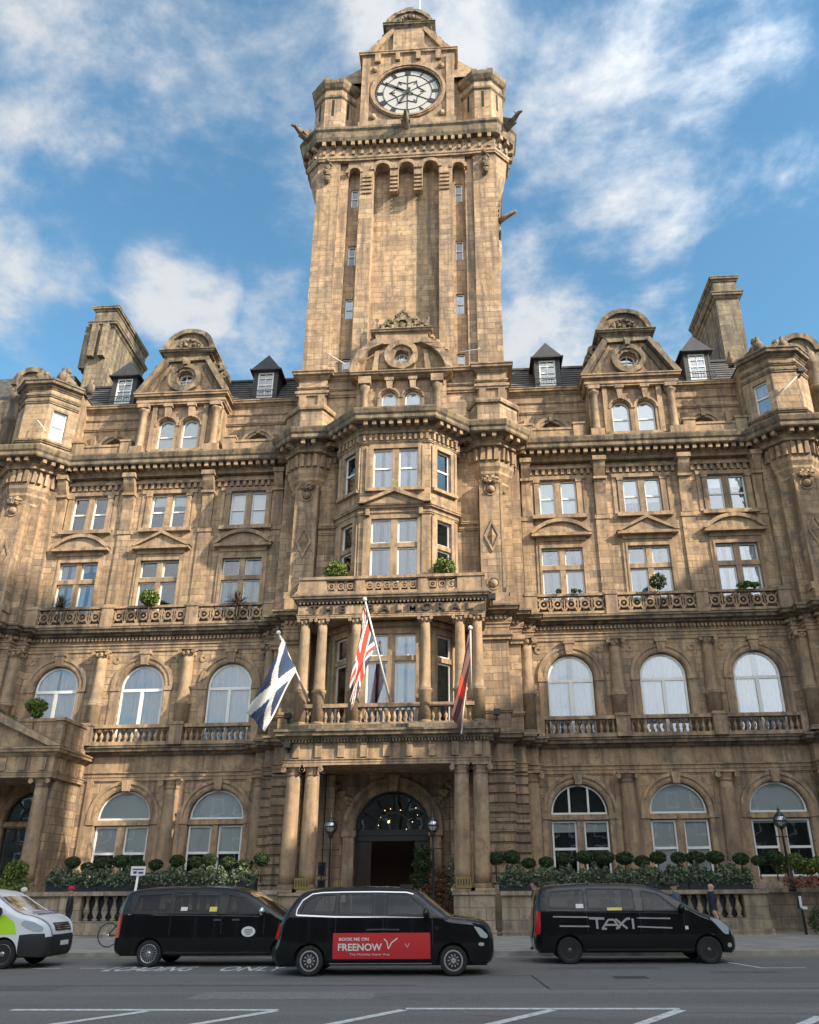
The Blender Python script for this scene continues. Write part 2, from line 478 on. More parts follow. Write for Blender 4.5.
BAL = [(.085, 0), (.085, .08), (.05, .12), (.045, .16), (.1, .34), (.1, .42), (.06, .6), (.042, .72), (.042, .84), (.075, .88), (.075, 1)]
def balustrade(p0, p1, z0, z1, name='balustrade', n=None, r=1.0, th=.32, mat='trim', step=.3, ends=False):
    fr, L = face(p0, p1); m = MB(); m.fr = fr
    hb_, ht = .16 * (z1 - z0) / .9, .15 * (z1 - z0) / .9
    m.box(0, L, -th / 2, th / 2, z0, z0 + hb_); m.box(0, L, -th / 2 - .04, th / 2 + .04, z1 - ht, z1)
    n = n or max(2, int(L / step)); a = z0 + hb_; h = z1 - ht - a
    for k in range(n):
        m.lathe((k + .5) * L / n, 0, [(q * r, a + zz * h) for q, zz in BAL], 9)
    return hb(m, name, mat)

def pierced(p0, p1, z0, z1, name='pierced_parapet'):
    fr, L = face(p0, p1); m = MB(); m.fr = fr; t = .12
    m.box(0, L, -t, t, z0, z0 + .14); m.box(0, L, -t - .03, t + .03, z1 - .13, z1)
    a, b = z0 + .14, z1 - .13; h = b - a; cz = (a + b) / 2; n = max(2, round(L / (h * .78))); w = L / n
    for k in range(n):
        cx = (k + .5) * w; m.ring(cx, cz, h * .2, h * .33, -t * .6, t * .6, 10)
        m.box(k * w - .03, k * w + .03, -t * .55, t * .55, a, b)
        m.ring(cx, cz, .0, h * .07, -t * .7, t * .7, 6)
        for sx in (-1, 1):
            for sz in (-1, 1):
                p = [(cx + sx * h * .2, cz + sz * h * .2), (cx + sx * h * .28, cz + sz * h * .14), (cx + sx * w * .52, cz + sz * h * .46), (cx + sx * w * .42, cz + sz * h * .5)]
                m.prism(p, -t * .5, t * .5)
    m.box(L - .03, L + .03, -t * .55, t * .55, a, b)
    return hb(m, name, 'trim')

CORN = lambda z, h, o: [(-.25, z), (.04, z), (.08, z + h * .12), (o * .35, z + h * .2), (o * .4, z + h * .38), (o * .82, z + h * .45), (o * .86, z + h * .72), (o, z + h * .78), (o, z + h * .92), (o * .9, z + h), (-.25, z + h)]
BAND = lambda z, h, o: [(-.2, z), (o * .6, z), (o * .6, z + h * .3), (o, z + h * .45), (o, z + h), (-.2, z + h)]
ARCH3 = lambda z, h, o: [(-.2, z), (o * .4, z), (o * .4, z + h * .4), (o * .6, z + h * .42), (o * .6, z + h * .8), (o, z + h * .86), (o, z + h), (-.2, z + h)]

XW = (8.78, 13.42, 18.05)     # the three window axes of each wing
XP = (11.1, 15.74)            # piers between them
def mir(pts): return [(-x, y) for x, y in reversed(pts)]

# ---- wall line of one wing, lower storeys (steps out beside the porch and at the end pier)
WR = [(4.2, -2.2), (5.6, -2.2), (5.6, -1.3), (6.25, -1.3), (6.25, -.55), (6.9, -.55), (6.9, 0), (19.95, 0), (19.95, -.55), (20.45, -.55), (20.45, -1.1), (21.0, -1.1), (21.0, -1.7), (22.4, -1.7), (22.4, -1.1), (30, -1.1)]
for s in (1, -1):
    W = WR if s > 0 else mir(WR)
    # ground storey
    m = MB(); hl = []
    for i, x in enumerate(XW): hl.append(arch(s * x, 1.36, 2.0, 4.8))
    m.sheet(rect(min(s * 6.9, s * 19.95), max(s * 6.9, s * 19.95), -.3, 6.6), 0, hl, .5); hb(m, 'ground_storey_wall', 'ashlar_big')
    m = MB()
    for i, x in enumerate(XW):
        x *= s; archivolt(m, x, 4.8, 1.38, 1.78, 0, .12)
        m.prism([(x - .16, 6.1), (x + .16, 6.1), (x + .22, 6.62), (x - .22, 6.62)], -.26, .05)        # keystone
        m.box(x - 1.36, x + 1.36, .02, .4, 4.5, 4.75)                                        # transom
        m.box(x - 1.42, x + 1.42, -.04, .02, 4.52, 4.66)
        m.box(x - .17, x + .17, .03, .42, 2.0, 4.52)                                         # mullion
        for q in (-1, 1): m.box(x + q * 1.59 - .22, x + q * 1.59 + .22, -.12, .05, 4.55, 4.8); m.box(x + q * 1.59 - .19, x + q * 1.59 + .19, -.06, .05, -.3, 4.55)
    hb(m, 'window_surround', 'trim')
    for i, x in enumerate(XW):
        if s < 0 and i == 2: continue
        x *= s; L = []
        lun = [(x - 1.33, 4.77), (x + 1.33, 4.77)] + [(x + 1.33 * math.cos(PI * k / 14), 4.8 + 1.33 * math.sin(PI * k / 14)) for k in range(15)]
        L.append((lun, [], [(x - .45, .09, 4.85, 6.0), (x + .45, .09, 4.85, 6.0)] if (s > 0 and i == 0) else [], 1 if (s > 0 and i == 0) else .02))
        for q in (-1, 1):
            xa, xb = sorted((x + q * .17, x + q * 1.33)); L.append((rect(xa, xb, 2.0, 4.48), [(3.25, .11)], [], (.52, .52, 1)[i] if s < 0 else (.8, .08, .93)[i]))
        make_window(L, .16, curtain='blind', gap=0, fw=.085, drop=0)
    # plinth, rusticated quadrant piers, end pier
    m = MB(); m.sweep([p for p in W], [(-.2, -.3), (.12, -.3), (.12, 1.6), (.05, 1.75), (-.2, 1.75)]); hb(m, 'plinth', 'plinth')
    for a, b in ((0, 6), (12, 15)) if s > 0 else ((9, 15), (0, 3)):
        m = MB(); P_ = W[a:b + 1]
        z = 1.75
        while z < 6.5:
            h = min(.42, 6.55 - z)
            m.sweep(P_, [(-.3, z), (.0, z), (.0, z + .035), (.075, z + .07), (.075, z + h - .05), (.0, z + h), (-.3, z + h)]); z += .42
        hb(m, 'rusticated_pier', 'ashlar_big')
    # entablatures along the stepped wall line
    m = MB()
    m.sweep(W, ARCH3(6.6, .42, .16)); m.sweep(W, [(-.2, 7.02), (.03, 7.02), (.03, 7.75), (-.2, 7.75)]); hb(m, 'ground_storey_frieze', 'trim')
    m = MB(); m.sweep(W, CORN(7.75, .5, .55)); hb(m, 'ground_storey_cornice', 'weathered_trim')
    m = MB(); m.sweep(W, ARCH3(13.2, .4, .15)); m.sweep(W, [(-.2, 13.6), (.03, 13.6), (.03, 13.95), (-.2, 13.95)]); m.dent(W, .03, .22, 13.78, 13.93, .1, .1)
    hb(m, 'first_storey_frieze', 'trim')
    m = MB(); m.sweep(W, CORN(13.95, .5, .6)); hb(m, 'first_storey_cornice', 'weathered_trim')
    # first storey
    m = MB(); m.sheet(rect(min(s * 6.9, s * 19.95), max(s * 6.9, s * 19.95), 8.2, 13.2), 0, [arch(s * x, 1.17, 8.3, 11.3) for x in XW], .5); hb(m, 'first_storey_wall', 'ashlar')
    for P_, nm in ((W, 'stepped_pier'),):
        m = MB(); m.sweep(P_[:7] if s > 0 else P_[-7:], [(-.4, 8.2), (0, 8.2), (0, 13.25), (-.4, 13.25)]); m.sweep(P_[7:] if s > 0 else P_[:-7], [(-.4, 8.2), (0, 8.2), (0, 13.25), (-.4, 13.25)])
        m.sweep(P_[:7] if s > 0 else P_[-7:], BAND(12.75, .42, .22)); m.sweep(P_[:7] if s > 0 else P_[-7:], BAND(9.2, .2, .1))
        hb(m, nm, 'ashlar')
    m = MB()
    for x in XW:
        x *= s; archivolt(m, x, 11.3, 1.2, 1.62, 0, .11)
        for q in (-1, 1): m.box(x + q * 1.41 - .2, x + q * 1.41 + .2, -.06, .05, 8.3, 11.1); m.box(x + q * 1.41 - .24, x + q * 1.41 + .24, -.11, .05, 11.1, 11.3)
        m.prism([(x - .16, 12.45), (x + .16, 12.45), (x + .25, 13.1), (x - .25, 13.1)], -.26, .05)
        m.box(x - .3, x + .3, -.3, .05, 13.0, 13.2)
        for q in (-1, 1): m.ring(x + q * 1.55, 12.75, .08, .2, -.04, .03, 12)       # spandrel rosettes
    hb(m, 'window_surround', 'trim')
    for i, x in enumerate(XW):
        x *= s; loop = arch(x, 1.14, 8.35, 11.3)
        make_window([(loop, [(11.15, .15)], [(x, .17, 8.4, 11.15)])], .14, curtain='net', gap=(.0, .0, .06)[i] if s < 0 else (.1, 0, .08)[i], fw=.1)
    # columns between the arches of the ground and first storeys
    for x in (6.55,) + XP + (20.25,):
        x *= s; y0 = 0 if abs(x) in XP else -.55
        if not (s < 0 and abs(x) > 15):
            ionic(x, y0 - .12, 1.75, 6.62, .4)
        if abs(x) in XP:
            m = MB()
            for q in (-1, 1): m.box(x + q * .42 - .16, x + q * .42 + .16, -.08, .06, 1.75, 6.6)
            hb(m, 'pilaster', 'trim')
        ionic(x, y0 - .14, 9.3 - .95, 13.2, .33, banded=2.0, corinth=True)
    xs = [6.95] + list(XP) + [19.9]
    for a, b in zip(xs, xs[1:]):
        if s < 0 and a > 15: continue
        p, q = (s * (a + .3), s * (b - .3)); p, q = min(p, q), max(p, q)
        balustrade((p, -.42), (q, -.42), 8.25, 9.27, step=.29)
    m = MB()
    for x in XP: m.box(s * x - .33, s * x + .33, -.72, -.1, 8.25, 9.32); m.box(s * x - .38, s * x + .38, -.76, -.1, 9.22, 9.36)
    for x in (6.95, 19.9): m.box(s * x - .34, s * x + .34, -.66, -.1, 8.25, 9.3)
    hb(m, 'balustrade_pedestal', 'trim')
    # second and third storeys
    zt = 23.5
    m = MB(); hl = []
    for x in XW: hl += [rect(s * x - 1.1, s * x + 1.1, 15.3, 18.38), rect(s * x - 1.03, s * x + 1.03, 20.3, 22.47)]
    m.sheet(rect(min(s * 6.5, s * 20.6), max(s * 6.5, s * 20.6), 14.3, zt), 0, hl, .5); hb(m, 'upper_storey_wall', 'ashlar')
    m = MB()
    for i, x in enumerate(XW):
        x *= s
        m.prism(rect(x - 1.38, x + 1.38, 14.5, 18.75), -.07, .03, [rect(x - 1.1, x + 1.1, 15.3, 18.38)])
        m.prism(rect(x - 1.22, x + 1.22, 14.6, 18.55), -.11, -.06, [rect(x - 1.11, x + 1.11, 15.3, 18.37)])
        m.box(x - .15, x + .15, .02, .3, 15.3, 18.38); m.box(x - 1.1, x + 1.1, .0, .28, 17.12, 17.38)
        # hood: triangular over the middle windows, segmental over the others
        m.box(x - 1.35, x + 1.35, -.14, .05, 18.75, 18.98); m.box(x - 1.62, x + 1.62, -.42, .05, 18.98, 19.14)
        if i == 1:
            m.prism([(x - 1.66, 19.14), (x + 1.66, 19.14), (x, 19.98)], -.3, .05, ); m.prism([(x - 1.68, 19.14), (x - 1.45, 19.14), (x, 19.86), (x + 1.45, 19.14), (x + 1.68, 19.14), (x, 20.06)], -.46, .05)
        else:
            A = math.atan2(.78, 1.62) * 2; Rr = 1.62 / math.sin(A); c0 = 19.92 - Rr
            arc = lambda r: [(x + r * math.sin(t), c0 + r * math.cos(t)) for t in [A * (1 - 2 * k / 12) for k in range(13)]]
            m.prism([(x - 1.6, 19.14)] + [(px, max(pz, 19.14)) for px, pz in reversed(arc(Rr - .1))] + [(x + 1.6, 19.14)], -.3, .05)
            o_ = arc(Rr + .06); i_ = arc(Rr - .14)
            m.prism([(px, max(pz, 19.13)) for px, pz in o_] + [(px, max(pz, 19.12)) for px, pz in reversed(i_)], -.46, .05)
        # third storey window
        m.box(x - .17, x + .17, .02, .32, 20.3, 22.47)
        for q in (-1, 1):
            m.box(x + q * 1.18 - .14, x + q * 1.18 + .14, -.1, .03, 20.3, 22.5); m.box(x + q * 1.18 - .18, x + q * 1.18 + .18, -.14, .03, 22.32, 22.5)
            m.box(x + q * 1.5 - .1, x + q * 1.5 + .1, -.05, .03, 20.3, 22.5)
        m.box(x - 1.5, x + 1.5, -.26, .04, 20.08, 20.3)
        m.box(x - 1.62, x + 1.62, -.12, .04, 22.5, 22.72)
    hb(m, 'window_surround', 'trim')
    for i, x in enumerate(XW):
        x *= s; L = []
        for q in (-1, 1):
            xa, xb = sorted((x + q * .15, x + q * 1.1)); L += [(rect(xa, xb, 15.3, 17.12), [], []), (rect(xa, xb, 17.38, 18.38), [], [], random.choice((0, .5, 1, 1)))]
        make_window(L, .16, curtain=('net', None, 'net')[(i + (s > 0)) % 3] if s < 0 else 'net', gap=.1, fw=.07, drop=0)
        L = []
        for q in (-1, 1):
            xa, xb = sorted((x + q * .17, x + q * 1.03)); L.append((rect(xa, xb, 20.3, 22.47), [(21.38, .09)], []))
        make_window(L, .16, curtain='blind' if (i, s) != (2, -1) else None, gap=0, fw=.075, drop=random.choice((0, .35, .5, .7)))
    # shallow pilaster strips and big scroll brackets under the cornice
    for x in XP + (7.0, 19.7):
        x *= s; m = MB(); w_ = .36 if abs(x) in XP else .3
        m.box(x - w_, x + w_, -.09, .03, 14.5, 20.2); m.box(x - w_ - .05, x + w_ + .05, -.14, .03, 20.0, 20.25)
        hb(m, 'pilaster', 'ashlar')
        m = MB(); m.fr = (x, 0, PI / 2)
        # side outline of the bracket in (y,z), extruded across x
        pr = [(0, 20.25), (.16, 20.25), (.2, 20.9), (.16, 21.5), (.3, 22.1), (.34, 22.5), (.62, 23.0), (.72, 23.3), (.72, 23.55), (0, 23.55)]
        m.fr = (x, 0, -PI / 2)
        m.prism(pr, -w_ + .05, w_ - .05); m.fr = (x, 0, 0); m.box(-w_ - .02, w_ + .02, -.8, .03, 23.32, 23.58); m.box(-w_ - .01, w_ + .01, -.45, .03, 22.32, 22.46)
        hb(m, 'scroll_bracket', 'trim')
    m = MB()
    for k in range(int(13.0 / .36)):       # corbel table above the top windows
        x = s * (7.2 + k * .36 + .1)
        if min(abs(abs(x) - p) for p in XP) > .45: m.box(x - .09, x + .09, -.16, .03, 22.8, 23.12)
    m.box(min(s * 6.9, s * 20), max(s * 6.9, s * 20), -.2, .03, 23.12, 23.28)
    hb(m, 'corbel_table', 'trim')
    for a, b in zip(xs, xs[1:]):
        p, q = (s * (a + .3), s * (b - .3)); p, q = min(p, q), max(p, q); pierced((p, -.38), (q, -.38), 14.5, 15.6)
    m = MB()
    for x in XP + (6.95, 19.9): m.box(s * x - .31, s * x + .31, -.56, -.05, 14.45, 15.64); m.box(s * x - .34, s * x + .34, -.6, -.05, 15.5, 15.68)
    hb(m, 'parapet_pedestal', 'trim')

# ---- upper plan line, with the polygonal turrets and the bay (cornice at the eaves)
TUR = [(-2.55, .55), (-.75, -.55), (.75, -.55), (2.0, .7)]
def upper_half():
    return [(1.8, -4.1), (3.15, -2.75), (3.15, -1.7), (3.8, -1.7), (4.35, -2.4), (5.5, -2.4), (6.3, -1.6), (6.3, -.2), (19.6, -.2), (20.9, -1.7), (22.4, -1.7), (23.4, -.7), (30, -.7)]
UH = upper_half(); UP = mir(UH) + UH
m = MB(); m.sweep(UP, [(-.3, 23.55), (.12, 23.55), (.12, 23.72), (.2, 23.78), (.2, 23.86), (-.3, 23.86)]); hb(m, 'eaves_frieze', 'trim')
m = MB(); m.sweep(UP, [(-.3, 24.05), (.75, 24.05), (.8, 24.12), (.8, 24.3), (.88, 24.4), (.95, 24.62), (.95, 24.7), (.3, 24.85), (-.3, 24.85)]); m.sweep(UP, [(-.3, 23.86), (.25, 23.86), (.3, 24.05), (-.3, 24.05)])
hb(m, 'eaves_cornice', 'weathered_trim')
m = MB(); m.sweep(UP, [(-.3, 23.862), (.22, 23.862), (.22, 24.045), (-.3, 24.045)]); m.dent(UP, .2, .66, 23.8, 24.045, .22, .2); hb(m, 'eaves_dentils', 'trim')
# soffit lid over the cornice so nothing looks hollow
m = MB(); m.plan(UP + [(30, 4), (-30, 4)], 24.78, 24.84); hb(m, 'eaves_gutter', 'slate')

for s in (1, -1):
    # ---- piers with diamonds that carry the polygonal turrets
    for cx, hw, yf in ((4.96, .62, -2.2), (21.65, .62, -1.62)):
        x = s * cx; q = cx > 10
        m = MB()
        m.box(x - hw, x + hw, yf, .1, 14.4, 21.6)
        ss = s if not q else -s      # the stepped side looks at the wing
        for k, (w_, y_) in enumerate(((.5, yf * .55), (1.05, yf * .25))):
            m.box(min(x + ss * hw, x + ss * (hw + w_)), max(x + ss * hw, x + ss * (hw + w_)), y_, .12, 14.4, 23.6)
            m.box(min(x - ss * hw, x - ss * (hw + w_ * .6)), max(x - ss * hw, x - ss * (hw + w_ * .6)), y_, .12, 14.4, 23.6)
        hb(m, 'turret_pier', 'ashlar')
        m = MB()
        for z in (15.7, 21.0):
            m.ring(x, z, .28, .36, yf - .05, yf + .02, 16); m.sphere((x, yf, z), .24, 10, 6)
        dm = lambda a, b: [(x, 18.3 - b), (x + a, 18.3), (x, 18.3 + b), (x - a, 18.3)]
        m.prism(dm(.42, .92), yf - .08, yf + .02, [dm(.3, .68)])
        i0 = [m.P(px, yf - .01, pz) for px, pz in dm(.24, .5)]; c = m.P(x, yf - .22, 18.3)
        for k in range(4): m.F([i0[k], i0[(k + 1) % 4], c])
        m.prism(rect(x - hw, x + hw, 14.6, 21.5), yf - .03, yf + .02, [rect(x - hw + .13, x + hw - .13, 15.1, 21.4)])
        m.box(x - hw - .12, x + hw + .12, yf - .15, .1, 14.4, 15.15)
        for q_ in (-1, 1): m.box(x + q_ * (hw + .1) - .1, x + q_ * (hw + .1) + .1, yf - .1, yf + .5, 15.15, 15.5)
        hb(m, 'pier_ornament', 'trim')
        # corbelled cap widening to the turret
        m = MB(); cy = yf + 1.3
        ap = 1 / math.cos(PI / 8)
        m.lathe(x, cy, [(.85 * ap, 21.2), (1.05 * ap, 21.5), (1.0 * ap, 21.65), (1.2 * ap, 22.0), (1.2 * ap, 22.15), (1.32 * ap, 22.4), (1.32 * ap, 23.5), (1.45 * ap, 23.58), (1.45 * ap, 23.86)], 8, PI / 8, 2 * PI + PI / 8)
        hb(m, 'corbelled_cap', 'trim')
        m = MB()
        oc = [(x + 1.32 * ap * math.cos(PI / 8 + k * PI / 4), cy + 1.32 * ap * math.sin(PI / 8 + k * PI / 4)) for k in range(9)]
        m.dent(list(oc), .0, .17, 22.75, 23.45, .2, .16); None
        for k in range(7): m.sphere((x - .3 + k * .1, yf - .12, 21.55 + .12 * math.sin(k * 2.1)), .15, 7, 5)
        hb(m, 'cap_carving', 'trim')
    # parapet block on the inner turret
    m = MB(); x = s * 4.96; cy = -.95
    ob = [(s * px, py) for px, py in ((3.9, -1.5), (4.35, -2.4), (5.6, -2.4), (6.6, -1.4), (6.6, 0), (3.9, 0))]
    m.plan(ob, 24.8, 26.35); hb(m, 'turret_parapet', 'tower')
    m = MB(); o2 = ob if s > 0 else list(reversed(ob)); m.sweep(o2[:5] if s > 0 else o2[1:], [(-.3, 26.3), (.12, 26.3), (.16, 26.42), (.16, 26.55), (-.3, 26.62)]); hb(m, 'turret_coping', 'trim')
    m = MB(); m.plan(ob, 26.5, 26.56); hb(m, 'turret_roof', 'slate')
    # outer turret room with a window looking inwards
    x0 = 21.65
    ob = [(19.75, -.35), (20.95, -1.65), (22.35, -1.65), (23.3, -.7), (23.3, 2.2), (19.75, 2.2)]
    pts = [(s * a, b) for a, b in ob]
    faces = [(pts[k], pts[k + 1]) for k in range(3)] if s > 0 else [(pts[k + 1], pts[k]) for k in range(3)]
    m = MB()
    for k, (A, B) in enumerate(faces):
        fr, L = face(A, B); m.fr = fr
        hl = [rect(L / 2 - .42 + .1 * s, L / 2 + .42 + .1 * s, 25.75, 27.65)] if k == 0 else []
        m.sheet(rect(0, L, 24.8, 29.4), 0, hl, .35)
        if k == 0: wf = (fr, L)
    m.fr = (0, 0, 0)
    for a, b in ((pts[5], pts[0]), (pts[3], pts[4]), (pts[4], pts[5])):
        fr, L = face(a, b); m.fr = fr; m.sheet(rect(0, L, 24.8, 29.4), 0)
    hb(m, 'turret_room', 'tower')
    fr, L = wf; c = L / 2 + .1 * s
    make_window([(rect(c - .42, c + .42, 25.75, 27.65), [(26.7, .09)], [])], .14, fr, curtain='net', gap=0, rd=.9)
    m = MB(); pp = pts[:4] if s > 0 else list(reversed(pts[:4]))
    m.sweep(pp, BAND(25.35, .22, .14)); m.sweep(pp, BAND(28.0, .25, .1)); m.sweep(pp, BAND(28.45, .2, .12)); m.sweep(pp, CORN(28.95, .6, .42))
    hb(m, 'turret_cornice', 'weathered_trim')
    m = MB(); m.plan(pts, 29.5, 29.56); hb(m, 'turret_roof', 'slate')
    # crest on the turret: scrolls and a seated beast worn beyond recognition
    m = MB()
    fr, L = face(*faces[0])
    for k, (px, py) in enumerate(pts[:4]): m.lathe(px * .985, py + .25, [(.16, 29.5), (.2, 29.75), (.28, 29.95), (.2, 30.2), (.1, 30.35), (.12, 30.5), (.001, 30.62)], 9)
    for (A, B) in faces:
        fr, L = face(A, B); m.fr = fr
        m.ring(L / 2, 29.55, L * .2, L * .36, .12, .5, 14, 0, PI); m.box(0, L, .1, .4, 29.5, 29.72)
        m.sphere((L / 2, .3, 30.15), .22, 8, 6)
    m.fr = (0, 0, 0)
    cx_ = s * 21.2
    for dx, dz, r_ in ((0, 0, .42), (-.3 * s, .45, .3), (-.35 * s, .85, .22), (.4 * s, -.05, .35), (.75 * s, -.2, .25), (-.6 * s, .0, .2)): m.sphere((cx_ + dx, -.5, 30.1 + dz), r_, 9, 7)
    hb(m, 'turret_crest', 'weathered_trim')
    # pavilion beyond the turret, running out of the picture
    m = MB(); a, b = sorted((s * 22.4, s * 30))
    m.sheet(rect(a, b, 8.2, 13.2), -1.1); m.sheet(rect(a, b, 14.3, 24.2), -.7); m.sheet(rect(a, b, -.3, 6.7), -1.1); m.sheet(rect(a, b, 24.7, 29.8), .6)
    hb(m, 'pavilion_wall', 'ashlar')
    m = MB(); xx = s * 24.1
    m.lathe(xx, .1, [(.5, 24.8), (.5, 27.6), (.62, 27.7), (.62, 27.9), (.36, 28.1), (.34, 29.2), (.5, 29.4), (.5, 29.7), (.28, 29.9), (.3, 30.3), (.1, 30.6), (.001, 30.9)], 14)
    hb(m, 'finial_shaft', 'weathered_trim')
    m = MB(); a, b = sorted((s * 22.6, s * 30))
    for k in range(9):
        z = 29.6 + k * .42; y = 1.2 + k * .28; m.box(a + k * .12, b, y, 8, z, z + .42)
    hb(m, 'stepped_roof', 'slate'); 
    m = MB(); m.ring(s * 23.9, 31.0, .9, 1.25, .6, 2.6, 16, 0, PI); m.box(s * 23.9 - 1.2, s * 23.9 + 1.2, .8, 2.6, 30.0, 31.0); m.prism([(s * 23.9 + .9 * math.cos(PI * k / 12), 31 + .9 * math.sin(PI * k / 12)) for k in range(13)], .8, 2.5); hb(m, 'segmental_gable', 'weathered_trim')

    # ---- attic storey of the wing
    m = MB(); a, b = sorted((s * 6.0, s * 19.9)); hl = []
    for x in (8.75, 17.55):
        hl.append([(s * x + .5 * math.cos(2 * PI * k / 16), 26.2 + .36 * math.sin(2 * PI * k / 16)) for k in range(16)])
    m.sheet(rect(a, b, 24.7, 28.6), .75, hl, .4); hb(m, 'attic_wall', 'ashlar')
    for x in (8.75, 17.55):
        x *= s; lp = [(x + .5 * math.cos(2 * PI * k / 16), 26.2 + .36 * math.sin(2 * PI * k / 16)) for k in range(16)]
        make_window([(lp, [], [(x, .05, 25.9, 26.5)])], .95, curtain=None, fw=.05, rd=.8)
        m = MB(); m.ring(x, 25.9, .68, .98, .55, .8, 16, 0, PI); m.ring(x, 25.9, .86, 1.06, .48, .8, 16, 0, PI)
        for q in (-1, 1): m.box(x + q * 1.45 - .14, x + q * 1.45 + .14, .58, .8, 25.6, 26.95)
        m.box(x - .12, x + .12, .42, .8, 26.6, 27.1)
        hb(m, 'oval_window_hood', 'trim')
    m = MB(); pth = [(a, .75), (b, .75)]
    m.sweep(pth, BAND(27.3, .2, .12)); m.sweep(pth, BAND(28.0, .12, .08)); m.sweep(pth, CORN(28.6, .42, .34)); hb(m, 'attic_cornice', 'trim')
    # blocking course and pedestals above the eaves
    m = MB()
    for x0_, x1_ in ((6.9, 10.55), (16.15, 19.7)):
        p, q = sorted((s * x0_, s * x1_)); m.box(p, q, -.25, .1, 24.8, 25.62); m.box(p, q, -.3, .15, 25.62, 25.76)
        for x in (x0_ + .3, x1_ - .35): m.box(s * x - .33, s * x + .33, -.36, .2, 24.8, 25.9); m.box(s * x - .38, s * x + .38, -.41, .25, 25.9, 26.02)
    hb(m, 'blocking_course', 'trim')
    # mansard
    m = MB(); xa, xb = sorted((s * 5.8, s * 21.5))
    pts_ = [(xa, .8, 28.98), (xb, .8, 28.98), (xb, 2.9, 31.9), (xa, 2.9, 31.9), (xb, 9, 33.2), (xa, 9, 33.2)]
    i = [m.P(*p) for p in pts_]; m.F([i[0], i[1], i[2], i[3]]); m.F([i[3], i[2], i[4], i[5]]); hb(m, 'slate_roof', 'slate')
    m = MB()
    for k in range(9):
        z = 29.2 + k * .3; y = .8 + (z - 28.98) * .72; m.box(xa, xb, y - .05, y + .02, z, z + .03)
    m.box(xa, xb, 2.75, 3.1, 31.85, 32.0); hb(m, 'slate_courses', 'lead')

    # ---- dormers with iron-dark cheeks and steep caps
    for x in (8.78, 17.85):
        x *= s; m = MB(); y0 = 1.0
        m.sheet(rect(x - .72, x + .72, 29.3, 31.45), y0, [rect(x - .5, x + .5, 29.45, 31.3)], .25)
        for q in (-1, 1): m.box(x + q * .72 - .06, x + q * .72 + .06, y0 - .02, 3.4, 29.3, 31.45)
        hb(m, 'dormer', 'lead')
        m = MB(); ap_ = [(x - .95, y0 - .22, 31.42), (x + .95, y0 - .22, 31.42), (x + .95, 3.6, 31.42), (x - .95, 3.6, 31.42), (x, y0 + .25, 32.8), (x, 3.6, 32.8)]
        i = [m.P(*p) for p in ap_]; m.F([i[0], i[1], i[4]]); m.F([i[1], i[2], i[5], i[4]]); m.F([i[0], i[4], i[5], i[3]]); m.F([i[0], i[3], i[2], i[1]]); m.box(x - 1.0, x + 1.0, y0 - .28, 3.6, 31.36, 31.45)
        hb(m, 'dormer_roof', 'lead')
        o = make_window([(rect(x - .49, x + .49, 29.46, 31.29), [(30.38, .08), (30.85, .035), (29.95, .035)], [(x, .035, 29.5, 31.25)])], y0 + .03, curtain=None, fw=.08, rd=.9)
        m = MB()
        for k in range(11): m.box(x - .8 + k * .16 - .012, x - .8 + k * .16 + .012, y0 - .42, y0 - .4, 29.3, 29.72)
        m.box(x - .82, x + .82, y0 - .43, y0 - .39, 29.7, 29.74); m.box(x - .82, x + .82, y0 - .43, y0 - .39, 29.32, 29.35)
        hb(m, 'window_rail', 'iron', o)

    # ---- gabled attic bay with paired arched windows
    cx = s * 13.36; yf = -.6
    m = MB(); hl = [arch(cx + q * .72, .5, 25.15, 26.75, 10) for q in (-1, 1)]
    m.sheet(rect(cx - 2.5, cx + 2.5, 24.8, 28.2), yf + .25, hl, .35)
    for q in (-1, 1): m.box(cx + q * 2.4 - .1, cx + q * 2.4 + .1, yf + .27, 3.2, 24.8, 28.9)
    hb(m, 'gable_bay_wall', 'tower')
    m = MB()
    for q in (-1, 1):
        c = cx + q * .72
        m.ring(c, 26.75, .52, .62, yf + .12, yf + .3, 12, 0, PI); m.ring(c, 26.75, .6, .712, yf + .05, yf + .3, 12, 0, PI)
        for w_ in (-1, 1): m.box(c + w_ * .61 - .1, c + w_ * .61 + .1, yf + .12, yf + .3, 25.1, 26.75)
        m.prism([(c - .12, 27.3), (c + .12, 27.3), (c + .2, 28.2), (c - .2, 28.2)], yf - .1, yf + .3)
        m.box(c - .26, c + .26, yf - .16, yf + .3, 28.0, 28.22)
        m.lathe(cx + q * 2.2, yf + .1, [(.3, 25.2), (.3, 25.35), (.24, 25.45), (.23, 25.6), (.2, 27.6), (.28, 27.75), (.32, 27.8), (.32, 27.95)], 12)
        m.box(cx + q * 2.2 - .38, cx + q * 2.2 + .38, yf - .32, yf + .5, 24.8, 25.25); m.box(cx + q * 2.2 - .34, cx + q * 2.2 + .34, yf - .25, yf + .4, 27.95, 28.2)
        m.box(cx + q * 1.55 - .14, cx + q * 1.55 + .14, yf + .08, yf + .3, 25.1, 28.2)
    m.box(cx - 1.55, cx + 1.55, yf - .05, yf + .5, 24.95, 25.15)
    hb(m, 'paired_window_surround', 'trim')
    for q in (-1, 1):
        c = cx + q * .72; make_window([(arch(c, .49, 25.16, 26.75, 10), [(26.1, .07)], [])], yf + .36, curtain='blind', gap=0, fw=.06, rd=.9)
    m = MB(); ep = [(cx - 2.55, 2.5), (cx - 2.55, yf + .05), (cx + 2.55, yf + .05), (cx + 2.55, 2.5)]
    m.sweep(ep, BAND(28.2, .3, .16)); m.sweep(ep, CORN(28.5, .45, .36)); hb(m, 'gable_entablature', 'trim')
    # the pediment with its round window
    m = MB(); bz = 28.95
